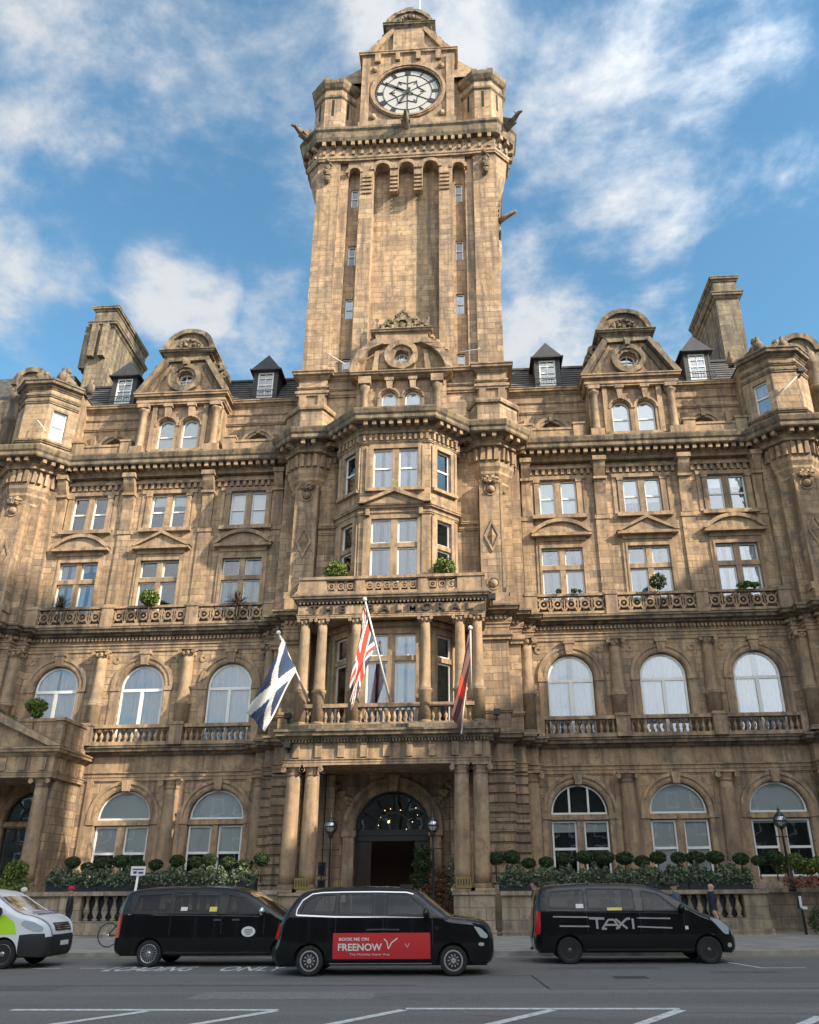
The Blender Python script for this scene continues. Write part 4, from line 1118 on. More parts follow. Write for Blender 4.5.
ROM = {12: 'XII', 1: 'I', 2: 'II', 3: 'III', 4: 'IIII', 5: 'V', 6: 'VI', 7: 'VII', 8: 'VIII', 9: 'IX', 10: 'X', 11: 'XI'}
for hr, rm in ROM.items():
    a = hr * PI / 6; wd = {'I': .1, 'V': .2, 'X': .2}; tot = sum(wd[c] for c in rm); u = -tot / 2
    for c in rm:
        q = u + wd[c] / 2; u += wd[c]
        if c == 'I': bar(a, 1.76, 2.2, .05, None, q)
        else:
            dx, dz = math.sin(a), math.cos(a); px, pz = dz, -dx
            for sg in (-1, 1):
                e0 = q + (-sg * .0 if c == 'V' else -sg * .075); e1 = q + sg * .085; w = .045
                m.prism([(1.78 * dx + (e0 - w) * px, 53.1 + 1.78 * dz + (e0 - w) * pz), (1.78 * dx + (e0 + w) * px, 53.1 + 1.78 * dz + (e0 + w) * pz), (2.18 * dx + (e1 + w) * px, 53.1 + 2.18 * dz + (e1 + w) * pz), (2.18 * dx + (e1 - w) * px, 53.1 + 2.18 * dz + (e1 - w) * pz)], y0 - .004 * (sg > 0), y1)
for k in range(60): bar(k * PI / 30, 2.2, 2.3, .02)
for k in range(12):      # leaded tracery
    a = k * PI / 6; bar(a, .9 if k % 2 else .3, 1.72 if k % 2 == 0 else 1.3, .032)
    b = a + PI / 6; r0, r1 = (1.3, .9)
    p = (1.25 * math.sin(a), 53.1 + 1.25 * math.cos(a)) if k % 2 else (.85 * math.sin(a), 53.1 + .85 * math.cos(a))
    q = (.85 * math.sin(b), 53.1 + .85 * math.cos(b)) if k % 2 else (1.25 * math.sin(b), 53.1 + 1.25 * math.cos(b))
    m.tube([(p[0], yc - .068, p[1]), (q[0], yc - .068, q[1])], .034, 4)
hb(m, 'clock_numerals', 'iron', clock)
m = MB(); y0, y1 = yc - .15, yc - .11
bar(R(303), -.45, 1.9, .06, .03); m.ring(0, 53.1, 0, .2, y0 - .01, y1, 16)
hb(m, 'minute_hand', 'iron', clock)
m = MB(); y0, y1 = yc - .2, yc - .16
bar(R(206), -.35, 1.25, .1, .05); hb(m, 'hour_hand', 'iron', clock)
m = MB(); m.sweep([(-3.25, 2), (-3.25, TY0), (3.25, TY0), (3.25, 2)], CORN(56.8, .5, .35)); m.box(-3.2, 3.2, TY0, 2, 56.9, 57.28); m.box(-2.2, 2.2, TY0 - .2, TY0, 50.1, 50.3)
# triangular gable whose top is taken by the drum
m.prism([(-3.3, 57.28), (-2.6, 57.28), (-1.1, 59.6), (-1.1, 60.2)], TY0 - .1, 1.5); m.prism([(3.3, 57.28), (2.6, 57.28), (1.1, 59.6), (1.1, 60.2)], TY0 - .1, 1.5)
m.prism([(-2.6, 57.28), (2.6, 57.28), (1.1, 59.6), (-1.1, 59.6)], TY0 + .15, 1.5)
hb(m, 'clock_gable', 'trim')
m = MB(); m.box(-1.15, 1.15, TY0 - .05, 3, 57.28, 60); hb(m, 'gable_block', 'tower')
m = MB(); m.sweep([(-1.6, 3), (-1.6, TY0), (1.6, TY0), (1.6, 3)], CORN(59.9, .45, .36)); m.box(-1.6, 1.6, TY0, 3, 60, 60.34)
m.prism([(1.62 * math.cos(PI * k / 18), 60.36 + 1.75 * math.sin(PI * k / 18)) for k in range(19)], TY0 + .1, 3)
m.ring(0, 60.36, 1.5, 1.8, TY0 - .05, 3.1, 20, 0, PI)
for k in range(9):
    a = PI * (k + .5) / 9; m.sphere((.85 * math.cos(a), TY0 + .08, 60.5 + .85 * math.sin(a)), .2, 7, 5)
m.box(-.35, .35, TY0, .6, 62.0, 62.4); m.sphere((0, TY0 + .4, 62.5), .25, 8, 6)
for q in (-1, 1):
    m.ring(q * 2.1, 59.0, .1, .36, TY0 + .3, TY0 + 1.0, 10); m.ring(q * 1.75, 59.7, .08, .3, TY0 + .3, TY0 + 1.0, 10); m.ring(q * 2.9, 57.8, .08, .3, TY0 + .2, TY0 + .8, 10)
hb(m, 'tower_head_carving', 'weathered_trim')
m = MB(); zz = [(5.6, 55.0), (2.5, 61.8)]; i = []
for hw, z in zz: i.append([m.P(sx * hw, TC + sy * hw, z) for sx, sy in ((-1, -1), (1, -1), (1, 1), (-1, 1))])
for k in range(4): m.F([i[0][k], i[0][(k + 1) % 4], i[1][(k + 1) % 4], i[1][k]])
m.F(i[1]); hb(m, 'tower_roof', 'tower')
m = MB(); m.tube([(.6, 2, 60), (.6, 2, 72)], .04, 8); hb(m, 'tower_flagpole', 'pole')

# ---- left portico with balcony (the far-left column belongs to it)
x1, x0, yf = -15.7, -22.4, -3.5
m = MB(); m.box(x0, x1, yf + .1, -.2, -.3, 1.55); m.box(x0 - .05, x1 + .06, yf, -.2, 1.55, 1.7); hb(m, 'portico_pedestal', 'plinth')
m = MB(); m.box(x1 - .55, x1 - .1, yf + .7, -.05, 1.7, 6.5); m.box(x0, x0 + .5, yf + .7, -.05, 1.7, 6.5); hb(m, 'portico_side_wall', 'ashlar')
for x in (-16.25, -21.8): ionic(x, yf + .45, 1.7, 6.45, .36)
EPl = [(x0, -.1), (x0, yf), (x1, yf), (x1, -.1)]
m = MB(); m.sweep(EPl, ARCH3(6.42, .26, .1)); m.sweep(EPl, [(-.3, 6.68), (0, 6.68), (0, 7.35), (-.3, 7.35)]); m.dent(EPl, 0, .1, 6.72, 7.3, .32, .55); m.box(x0 + .1, x1 - .1, yf + .1, -.1, 6.45, 6.6)
hb(m, 'portico_frieze', 'trim')
m = MB(); m.sweep(EPl, CORN(7.35, .42, .38)); m.box(x0, x1, yf, -.1, 7.6, 7.76); hb(m, 'portico_cornice', 'trim')
m = MB(); c = (x0 + x1) / 2
m.prism([(x0 - .3, 7.78), (x1 + .3, 7.78), (c, 9.35)], yf - .05, yf + .4); m.prism([(x0 - .4, 7.78), (x0 + .2, 7.78), (c, 9.15), (x1 - .2, 7.78), (x1 + .4, 7.78), (c, 9.55)], yf - .4, yf + .3)
hb(m, 'portico_pediment', 'trim')
m = MB(); m.box(x1 - .32, x1, yf + .3, -.3, 7.78, 9.1); m.box(x1 - .38, x1 + .06, yf + .2, -.3, 9.05, 9.2); m.box(x0, x1, yf + .5, yf + .8, 7.78, 9.1); m.box(x0, x1, yf + .45, yf + .85, 9.05, 9.2); m.box(x0, x1, yf + .5, -.1, 7.76, 7.9)
hb(m, 'portico_parapet', 'ashlar')
# arched doorway inside the portico
x = -18.05
m = MB(); m.box(x - 1.4, x + 1.4, .1, .4, 4.45, 4.75); hb(m, 'door_transom', 'trim')
o = make_window([([(x - 1.33, 4.77), (x + 1.33, 4.77)] + [(x + 1.33 * math.cos(PI * k / 14), 4.8 + 1.33 * math.sin(PI * k / 14)) for k in range(15)], [], [(x, .05, 4.8, 6.1)]), (rect(x - 1.33, x + 1.33, 2.0, 4.45), [(3.8, .07)], [(x, .07, 2, 4.4), (x + .8, .05, 3.8, 4.4), (x - .8, .05, 3.8, 4.4)])], .2, curtain=None, frame='iron')
m = MB(); m.ring(x, 4.8, .62, .7, .17, .27, 14, 0, PI)
for a in (PI / 4, 3 * PI / 4): m.tube([(x + .66 * math.cos(a), .22, 4.8 + .66 * math.sin(a)), (x + 1.3 * math.cos(a), .22, 4.8 + 1.3 * math.sin(a))], .03)
hb(m, 'fanlight_bars', 'iron', o)
# floodlights and little stays on the front
for x, y, z in ((4.75, -5.3, 13.8), (-4.3, -5.6, 7.2), (4.9, -2.7, 9.0), (-5.0, -2.7, 9.0), (22.2, -2.4, 27.4)):
    m = MB(); m.box(x - .16, x + .16, y - .2, y + .1, z, z + .26); m.box(x - .04, x + .04, y, y + .35, z - .15, z); hb(m, 'floodlight', 'iron')
for a, b in (((-21.2, -2.0, 26.6), (-20.2, -2.6, 25.5)), ((-3.3, -1.8, 29.7), (-4.3, -2.6, 30.0)), ((3.3, -1.8, 30.2), (4.6, -2.6, 29.8)), ((20.4, -2.3, 25.6), (22.2, -2.4, 27.4))):
    m = MB(); m.tube([a, b], .03, 6); hb(m, 'bracket_arm', 'pole')
# back and sides of the building
m = MB(); m.box(-30, 30, 9, 16, 0, 30); hb(m, 'rear_block', 'ashlar')
# ================================================================== street: walls, planting, lamps, flags
def leaf_mat(name, a, b, rough=.6):
    m = bpy.data.materials.new(name); n, l = nt(m)
    o = n.new('ShaderNodeOutputMaterial'); p = n.new('ShaderNodeBsdfPrincipled'); l.new(p.outputs[0], o.inputs[0])
    g = n.new('ShaderNodeNewGeometry'); mx = n.new('ShaderNodeMix'); mx.data_type = 'RGBA'
    mx.inputs[6].default_value = (*a, 1); mx.inputs[7].default_value = (*b, 1)
    l.new(g.outputs['Random Per Island'], mx.inputs[0]); l.new(mx.outputs[2], p.inputs['Base Color']); p.inputs['Roughness'].default_value = rough
    p.inputs['Specular IOR Level'].default_value = .3
    return m
M['box_leaf'] = leaf_mat('box_leaves', (.018, .035, .012), (.06, .09, .03))
M['ivy'] = leaf_mat('ivy_leaves', (.035, .06, .03), (.17, .21, .13))
M['bright_leaf'] = leaf_mat('bright_leaves', (.05, .09, .015), (.17, .22, .045))
M['red_leaf'] = leaf_mat('red_leaves', (.13, .03, .02), (.10, .09, .03))
M['flower'] = leaf_mat('red_flowers', (.04, .07, .03), (.38, .08, .07))
M['palm_leaf'] = leaf_mat('palm_leaves', (.05, .025, .02), (.12, .09, .04))
M['bark'] = simple('bark', (.09, .06, .04), .9)
M['trough'] = simple('trough_and_shade_black', (.018, .022, .03), .5)
rnd = random.Random(11)
def leaf(m, p, s, el=1.6):
    d = Vector((rnd.gauss(0, 1), rnd.gauss(0, 1), rnd.gauss(0, 1))).normalized(); u = d.orthogonal().normalized(); w = d.cross(u); a = rnd.uniform(0, 6.3)
    u, w = u * math.cos(a) + w * math.sin(a), w * math.cos(a) - u * math.sin(a)
    q = [p - u * s * el * .5, p - w * s * .4, p + u * s * el * .5, p + w * s * .4]
    m.F([m.P(*v) for v in q])
def blob(m, c, r, n, s, sz=1, shell=.75, sx=1, sy=1):
    for _ in range(n):
        d = Vector((rnd.gauss(0, 1), rnd.gauss(0, 1), rnd.gauss(0, 1))).normalized() * r * (shell + (1.04 - shell) * rnd.random() ** .6)
        leaf(m, Vector((c[0] + d.x * sx, c[1] + d.y * sy, c[2] + d.z * sz)), s * rnd.uniform(.7, 1.3))

def area_wall(x0, x1, zt, label, solid, bal, piers):
    t = thing('area_wall', label, 'wall', ((x0 + x1) / 2, -5.4, -.1)); o = Vector(t.location)
    def part(m, name, mat):
        return m.build(name, mat, t, loc=None) if False else _p(m, name, mat)
    def _p(m, name, mat):
        m.v = [(a - o.x, b - o.y, c - o.z) for a, b, c in m.v]; return m.build(name, mat, t)
    m = MB(); m.box(x0, x1, -5.62, -5.1, -.2, .42); m.box(x0 - .03, x1 + .03, -5.72, -5.1, -.2, .12); m.box(x0, x1, -5.6, -5.12, .42, .5); part(m, 'wall_base', M['plinth'])
    for a, b in solid: m = MB(); m.box(a, b, -5.54, -5.14, .5, zt - .16); part(m, 'wall_panel', M['plinth'])
    for a in piers: m = MB(); m.box(a - .45, a + .45, -5.6, -5.1, .5, zt - .16); part(m, 'pier', M['plinth'])
    for a, b in bal:
        m = MB(); n_ = max(2, int((b - a) / .36))
        for k in range(n_): m.lathe(a + (k + .5) * (b - a) / n_, -5.36, [(q * 1.35, .5 + zz * (zt - .66)) for q, zz in BAL], 10)
        part(m, 'balusters', M['plinth'])
        m = MB(); m.box(a, b, -5.2, -5.16, .5, zt - .16); part(m, 'well_shade_sheet', M['trough'])  # black sheet stands in for the shade of the sunken area behind
    m = MB(); m.box(x0 - .03, x1 + .03, -5.68, -5.05, zt - .16, zt); part(m, 'coping', M['plinth'])
    return t
area_wall(4.52, 14.9, 1.5, 'long sandstone area wall with a row of stout balusters right of the porch', [(4.52, 8.6)], [(9.5, 10.3), (11.0, 13.95)], [9.05, 10.65, 14.42])
area_wall(-15.2, -4.52, 1.6, 'sandstone balustrade wall left of the porch behind the parked people carrier', [(-15.2, -13.6)], [(-12.65, -9.6), (-8.7, -5.4)], [-13.1, -9.15, -4.97])
t = thing('ramp_wall', 'low stone wall turning back at the right edge beside a white notice', 'wall', (17, -4, -.1))
m = MB(); m.box(-1.7, 4, .6, 1.0, -.1, 1.45); m.build('wall_panel', M['plinth'], t)
m = MB(); m.box(-1.75, 4, .52, 1.08, 1.45, 1.62); m.build('coping', M['plinth'], t)

# ---- troughs of ivy along the walls
def trough(x0, x1, z, label, group, spill=.55):
    t = thing('ivy_planter', label, 'planter', ((x0 + x1) / 2, -5.2, z), 0, group)
    L = (x1 - x0) / 2
    m = MB(); m.box(-L + .02, L - .02, -.28, .28, 0, .4); m.box(-L, L, -.31, .31, .34, .42); m.build('trough', M['trough'], t)
    m = MB(); n_ = int((x1 - x0) * 640)
    for _ in range(n_):
        x = rnd.uniform(-L, L); a = rnd.random()
        hgt = .84 + .14 * math.sin(x * 5 + x0) + .1 * math.sin(x * 13)
        y = rnd.uniform(-.5, .35); zz = rnd.uniform(.32, hgt) if y > -.3 else rnd.uniform(.12 + .2 * rnd.random(), hgt * .85)
        leaf(m, Vector((x, y, zz)), rnd.uniform(.06, .12))
    m.build('ivy', M['ivy'], t, recalc=False)
    return t
ends = [4.45, 6.95, 9.45, 11.95, 14.45]
for a, b in zip(ends, ends[1:]): trough(a, b, 1.5, 'black trough of grey green ivy on the area wall right of the porch', 'ivy troughs on the right wall')
ends = [-14.3, -12.1, -9.9, -7.7, -5.5]
for a, b in zip(ends, ends[1:]): trough(a, b, 1.6, 'trough of trailing ivy on the balustrade wall left of the porch', 'ivy troughs on the left wall')

# ---- clipped ball trees
def ball_tree(x, z, label, group):
    t = thing('topiary_tree', label, 'topiary', (x, -5.05, z), 0, group)
    m = MB(); m.tube([(0, 0, 0), (.01, 0, .45), (0, 0, .75)], .025, 6); m.build('stem', M['bark'], t)
    m = MB(); blob(m, (0, 0, .86), .29, 900, .05, .82, .8); m.sphere((0, 0, .86), .22, 10, 7, .8); m.build('crown', M['box_leaf'], t, recalc=False)
    return t
proto = None
BR = [4.61, 5.27, 5.95, 6.66, 7.43, 8.22, 9.01, 9.84, 10.54, 11.18, 12.0, 12.68, 13.46, 14.48, 15.16, 15.82]
BL = [-13.7, -13.05, -12.36, -11.62, -10.9, -10.1, -9.19, -8.43, -7.82, -7.02, -6.3, -5.59]
for grp, xs, z, lab in (('clipped ball trees above the right wall', BR, 1.84, 'small dark ball of clipped box standing in the row right of the porch'), ('clipped ball trees above the left wall', BL, 1.84, 'small dark ball of clipped box standing in the row left of the porch')):
    for i, x in enumerate(xs):
        x -= .22 if x > 0 else -.22
        if proto is None: proto = ball_tree(x, z, lab, grp); c = proto
        else: c = copy_tree(proto); c.location = (x, -5.05, z + rnd.uniform(-.05, .05)); tag(c, lab, None, grp)
        q = rnd.uniform(.8, 1.06); c.scale = (q * rnd.uniform(1.05, 1.4), q * 1.15, q * rnd.uniform(.95, 1.08)); c.rotation_euler.z = rnd.uniform(0, 6)

def bush(name, label, loc, parts, stem=None, cat='plant'):
    t = thing(name, label, cat, loc)
    if stem: m = MB(); m.tube([(0, 0, 0), (.02, 0, stem * .5), (0, 0, stem)], .04, 6); m.build('stem', M['bark'], t)
    m = MB()
    for c, r, n_, s, sz in parts: blob(m, c, r, n_, s, sz, .45)
    mats = {'red_bush': 'red_leaf'}
    return t, m
def mk(name, label, loc, parts, mat, stem=None):
    t, m = bush(name, label, loc, parts, stem); m.build('foliage', M[mat], t, recalc=False); return t
def lx(x, z): return x + LEAN * (z - 13)
mk('balcony_bush', 'round green bush left of the bay window on the upper porch balcony', (lx(-2.75, 15), -4.5, 14.45), [((0, 0, 1.3), .55, 1100, .09, .85)], 'bright_leaf', .6)
mk('balcony_bush', 'round green bush right of the bay window on the upper porch balcony', (lx(2.55, 15), -4.5, 14.45), [((0, 0, 1.3), .55, 1100, .09, .85)], 'bright_leaf', .6)
mk('balcony_bush', 'round yellow green bush behind the pierced parapet, middle window of the left wing', (lx(-13.4, 15), -.75, 14.6), [((0, 0, 1.35), .5, 900, .1, .85)], 'bright_leaf', .9)
mk('balcony_bush', 'dark round bush behind the pierced parapet, middle window of the right wing', (lx(13.55, 15), -.75, 14.6), [((0, 0, 1.45), .42, 800, .08, 1)], 'box_leaf', .9)
mk('balcony_fern', 'low bright fern behind the pierced parapet, third window of the right wing', (lx(18.0, 15), -.75, 15.0), [((0, 0, .75), .3, 250, .1, .5), ((.4, 0, .72), .25, 160, .1, .5), ((-.3, 0, .7), .2, 120, .09, .6)], 'bright_leaf')
mk('balcony_flowers', 'small dark green plants on the parapet, first window of the right wing', (lx(8.8, 15), -.7, 15.0), [((-.4, 0, .68), .15, 90, .08, .8), ((.4, 0, .68), .15, 90, .08, .8), ((.7, 0, .66), .12, 60, .07, .8)], 'box_leaf')
def palm(x, label):
    t = thing('cordyline_palm', label, 'palm', (lx(x, 15), -.75, 14.6)); m = MB(); m.tube([(0, 0, 0), (0, 0, .9)], .05, 6); m.build('trunk', M['bark'], t)
    m = MB()
    for k in range(70):
        a = rnd.uniform(0, 6.28); e = rnd.uniform(-.3, 1.4); L = rnd.uniform(.75, 1.0)
        d = Vector((math.cos(a) * math.cos(e), math.sin(a) * math.cos(e) * .6, math.sin(e))); w = d.cross(Vector((0, 0, 1))).normalized() * .028
        p = Vector((0, 0, .95)); q = p + d * L * .55; r = p + d * L - Vector((0, 0, .15 * L))
        m.F([m.P(*(p - w)), m.P(*(p + w)), m.P(*(q + w)), m.P(*(q - w))]); m.F([m.P(*(q - w)), m.P(*(q + w)), m.P(*r)])
    m.build('fronds', M['palm_leaf'], t, recalc=False)
palm(-18.3, 'spiky red brown palm on the parapet, far left window of the left wing')
palm(-8.6, 'spiky dark palm on the parapet of the left wing window nearest the bay')
mk('parapet_tree', 'bushy little round tree on the left portico parapet before an arched window', (lx(-17.3, 9), -3.0, 7.9), [((0, 0, 1.9), .5, 700, .11, .7), ((.1, 0, 1.5), .3, 200, .1, .6)], 'bright_leaf', 1.5)
mk('parapet_shrubs', 'straggling green shrubs on the left portico roof at the picture edge', (lx(-19.3, 9), -3.0, 7.9), [((0, 0, 1.4), .5, 400, .12, .8), ((.8, 0, 1.2), .35, 260, .11, .8), ((-.9, 0, 1.2), .4, 260, .12, .8)], 'bright_leaf')
mk('portico_shrub', 'bright green ball bush in front of the left portico door', (-15.9, -5.0, .9), [((0, 0, 1.55), .48, 900, .09, .8), ((-.1, 0, .85), .7, 900, .1, .9)], 'bright_leaf', .4)
mk('yellow_hedge', 'bright yellow green hedge beside the right street lamp', (17.6, -4.6, 1.55), [((x * .5 - 1.6, 0, .85 + .1 * math.sin(x * 2)), .42, 420, .09, .8) for x in range(8)], 'bright_leaf')
mk('flower_bed', 'mixed dark leaves and pink red flowers on the wall at the right edge', (17.4, -5.2, 1.4), [((x * .45 - 1.4, 0, .35), .3, 160, .08, .8) for x in range(7)], 'flower')
mk('dark_shrub', 'dark low shrub on the pavement at the right edge beneath the notice', (16.6, -6.2, -.1), [((0, 0, .5), .55, 1200, .06, .9), ((.8, 0, .5), .55, 900, .06, .9)], 'box_leaf')
mk('conifer', 'tiered dark conifer at the right side of the entrance door', (1.25, -2.6, 0), [((0, 0, 3.1), .38, 500, .07, .7), ((0, 0, 2.6), .5, 700, .07, .6), ((0, 0, 2.0), .6, 800, .07, .6), ((0, 0, 1.3), .65, 800, .07, .8)], 'box_leaf', 1.0)
mk('red_bush', 'russet leaved bush in front of the porch beside the right lamp post', (2.1, -4.2, 0), [((0, 0, 1.9), .55, 700, .09, 1), ((.4, 0, 1.2), .7, 800, .09, 1), ((-.5, 0, 1.3), .5, 400, .09, 1)], 'red_leaf', 1)
mk('grey_shrub', 'grey green shrub between the porch columns and the right lamp post', (2.75, -4.8, 0), [((0, 0, 2.4), .38, 500, .08, 1.1), ((.1, 0, 1.6), .45, 500, .08, 1.2)], 'ivy', 1)

# ---- lamp posts with round lanterns
M['lamp_glass'] = glass('lamp_glass', (.95, .97, 1), .25, 1.0)
def lamp(loc, H, label):
    t = thing('lamp_post', label, 'lamp post', loc); m = MB()
    m.lathe(0, 0, [(.16, 0), (.16, .1), (.11, .25), (.12, .6), (.07, .75), (.055, 1.2), (.045, H * .78), (.08, H * .8), (.04, H * .82), (.035, H * .9), (.09, H * .92), (.1, H * .94), (.12, H * .955)], 10); m.build('post', M['iron'], t)
    m = MB(); m.tube([(-.33, 0, H * .8), (.33, 0, H * .8)], .02, 6)
    for q in (-1, 1): m.sphere((q * .34, 0, H * .8), .035, 7, 5)
    m.build('ladder_bar', M['iron'], t)
    g = MB(); g.sphere((0, 0, H + .08), .27, 14, 10, 1.02); gl = g.build('lantern', M['lamp_glass'], t)
    m = MB(); m.lathe(0, 0, [(.275, H + .06), (.285, H + .09), (.275, H + .12)], 14)
    for k in range(4): m.ring(0, H + .08, .265, .285, -.008, .008, 18); m.fr = (0, 0, (k + 1) * PI / 4)
    m.fr = (0, 0, 0)
    m.lathe(0, 0, [(.19, H + .27), (.2, H + .3), (.1, H + .42), (.05, H + .46), (.07, H + .52), (.02, H + .6), (.001, H + .72)], 10); m.build('lantern_cap', M['iron'], gl)
    m = MB(); m.lathe(0, 0, [(.05, H - .1), (.13, H), (.15, H + .12), (.05, H + .24)], 10); m.build('burner', M['white'], gl)
lamp((-2.42, -5.6, -.1), 4.0, 'black lamp post with a round lantern left of the entrance arch')
lamp((1.83, -5.6, -.1), 4.0, 'black lamp post with a round lantern right of the entrance arch')
lamp((16.1, -5.0, 1.4), 2.55, 'black lamp post with a round lantern at the far right above the yellow hedge')

# ---- small fittings of the porch
for s, lab in ((-1, 'left'), (1, 'right')):
    m = MB(); m.box(-.3, .3, -.02, .02, 0, .42); o = m.build('brass_plaque', M['gold'], loc=None); o.location = (s * 3.3 - .26, -5.56, 1.62)
    tag(o, 'small brass plaque at the foot of the %s porch columns' % lab, 'plaque')
    m = MB()
    for k in range(5): m.box(-.22 + .11 * k - .03, -.22 + .11 * k + .03, -.026, -.02, .1 + .02 * (k % 2), .34)
    q = m.build('plaque_marks', M['bronze_letter'], o)
for z, h, lab in ((2.1, .55, 'upper of two black notice boxes beside the left porch column'), (1.66, .33, 'lower of two black notice boxes beside the left porch column')):
    t = thing('notice_box', lab, 'notice box', (-2.78, -5.3, z)); m = MB(); m.box(-.16, .16, -.05, .05, 0, h); m.build('case', M['iron'], t)
    m = MB(); m.box(-.11, .11, -.06, -.05, .05, h - .05); m.build('pane', M['glass'], t)

# ---- flags
def cloth(name, mats, fn, label, top, hoist_dir, fly, nu, nv, H, Lw):
    pass
def flag(label_flag, label_pole, base, tip, corners, paint, group=None):
    """corners: four points (hoist top, hoist bottom, fly bottom, fly top); paint(u,v)->material index"""
    b, t_ = Vector(base), Vector(tip)
    p = thing('flagpole', label_pole, 'flagpole', base)
    m = MB(); m.tube([(0, 0, 0), tuple((t_ - b) * .5), tuple(t_ - b)], .055, 8, .04); m.build('pole', M['pole'], p)
    m = MB(); m.sphere(tuple(t_ - b), .1, 10, 8); m.build('finial', M['pole'], p)
    nu, nv = 60, 36; m = MB(); m.smooth = True
    C = [Vector(c) for c in corners]; o = C[0]
    rows = []
    for i in range(nu + 1):
        u = i / nu; r = []
        for j in range(nv + 1):
            v = j / nv
            q = (C[0] * (1 - v) + C[1] * v) * (1 - u) + (C[3] * (1 - v) + C[2] * v) * u
            q = q + Vector((.03 * math.sin(v * 9 + u * 4), .16 * math.sin(v * 11 + u * 5) * (.3 + u), .02 * math.sin(u * 8)))
            r.append(m.P(*(q - o)))
        rows.append(r)
    for i in range(nu):
        for j in range(nv):
            m.m = paint((i + .5) / nu, (j + .5) / nv); m.F([rows[i][j], rows[i + 1][j], rows[i + 1][j + 1], rows[i][j + 1]])
    ob = m.build('flag', [M['f_blue'], M['f_white'], M['f_red'], M['f_grey']], None, recalc=False); ob.location = o
    sd = ob.modifiers.new('thickness', 'SOLIDIFY'); sd.thickness = .006
    tag(ob, label_flag, 'flag')
M['f_blue'] = simple('flag_navy', (.035, .06, .13), .8); M['f_white'] = simple('flag_white', (.75, .74, .70), .8); M['f_red'] = simple('flag_red', (.62, .06, .04), .8); M['f_grey'] = simple('flag_grey', (.15, .075, .07), .8)
def saltire(u, v):
    d = min(abs(v - u), abs(v - (1 - u))); return 1 if d < .13 or v > .955 else 0
def union(u, v):
    if abs(u - .5) < .06 or abs(v - .5) < .1: return 2
    if abs(u - .5) < .11 or abs(v - .5) < .17: return 1
    d = min(abs(v - u), abs(v - (1 - u))); return 2 if d < .05 else 1 if d < .13 else 0
def grey(u, v):
    if v > .93 and u > .3: return 1
    if .1 < v < .6 and .42 < u < .68 and abs(u - .55) < .1 * (1 - abs(v - .35) * 2) + .03: return 2
    return 3
flag('white diagonal cross on navy blue flag hanging from the leftmost pole', 'slanting white flagpole at the left of the porch balcony', (-3.7, -4.95, 9.35), (-4.78, -7.1, 11.95),
     [(-4.62, -6.9, 11.75), (-4.1, -6.1, 10.45), (-5.2, -6.8, 7.7), (-5.9, -7.0, 8.45)], saltire)
flag('red, white and blue Union flag hanging folded from the middle pole', 'slanting white flagpole at the middle of the porch balcony', (.0, -4.95, 9.25), (-.92, -7.5, 13.25),
     [(-.98, -7.3, 13.05), (-.55, -6.6, 11.3), (-1.48, -7.2, 8.4), (-1.5, -7.2, 9.5)], union)
flag('dark grey flag with a red emblem hanging limp from the right pole', 'slanting white flagpole at the right of the porch balcony', (3.62, -5.2, 9.35), (3.68, -7.1, 11.95),
     [(3.6, -7.0, 11.8), (3.62, -6.8, 10.4), (3.15, -7.0, 7.4), (2.78, -7.0, 8.15)], grey)
EXPO = 1.08
CLOUDS = [
    ((0.2, -1, .45), 1.25, .55),   # cloud added behind the viewer for paler reflections and neutral fill
    ((0.135, 0.585, 0.8), 0.15, 0.17),   # big top right
    ((-0.011, 0.584, 0.812), 0.1, 0.24),   # top centre
    ((0.267, 0.625, 0.734), 0.2, 0.13),   # right mid
    ((0.173, 0.765, 0.62), 0.15, 0.16),   # right lower
    ((-0.305, 0.722, 0.621), 0.075, 0.52),   # left cumulus
    ((-0.457, 0.659, 0.598), 0.09, 0.16),   # left edge low
    ((-0.396, 0.532, 0.748), 0.25, 0.15),   # left veil
    ((-0.186, 0.774, 0.606), 0.06, 0.26),   # near tower left
    ((-0.358, 0.638, 0.682), 0.12, -0.14),   # gap left
    ((-0.239, 0.676, 0.697), 0.09, -0.16),   # gap mid left
    ((-0.398, 0.723, 0.565), 0.05, -0.16),   # gap low left
    ((0.374, 0.727, 0.576), 0.12, -0.5),   # gap right low
    ((0.279, 0.769, 0.575), 0.06, -0.2),   # gap right2
    ((0.259, 0.562, 0.785), 0.05, -0.14),   # gap r
    ((0.128, 0.696, 0.706), 0.04, -0.08),   # gap r3
]
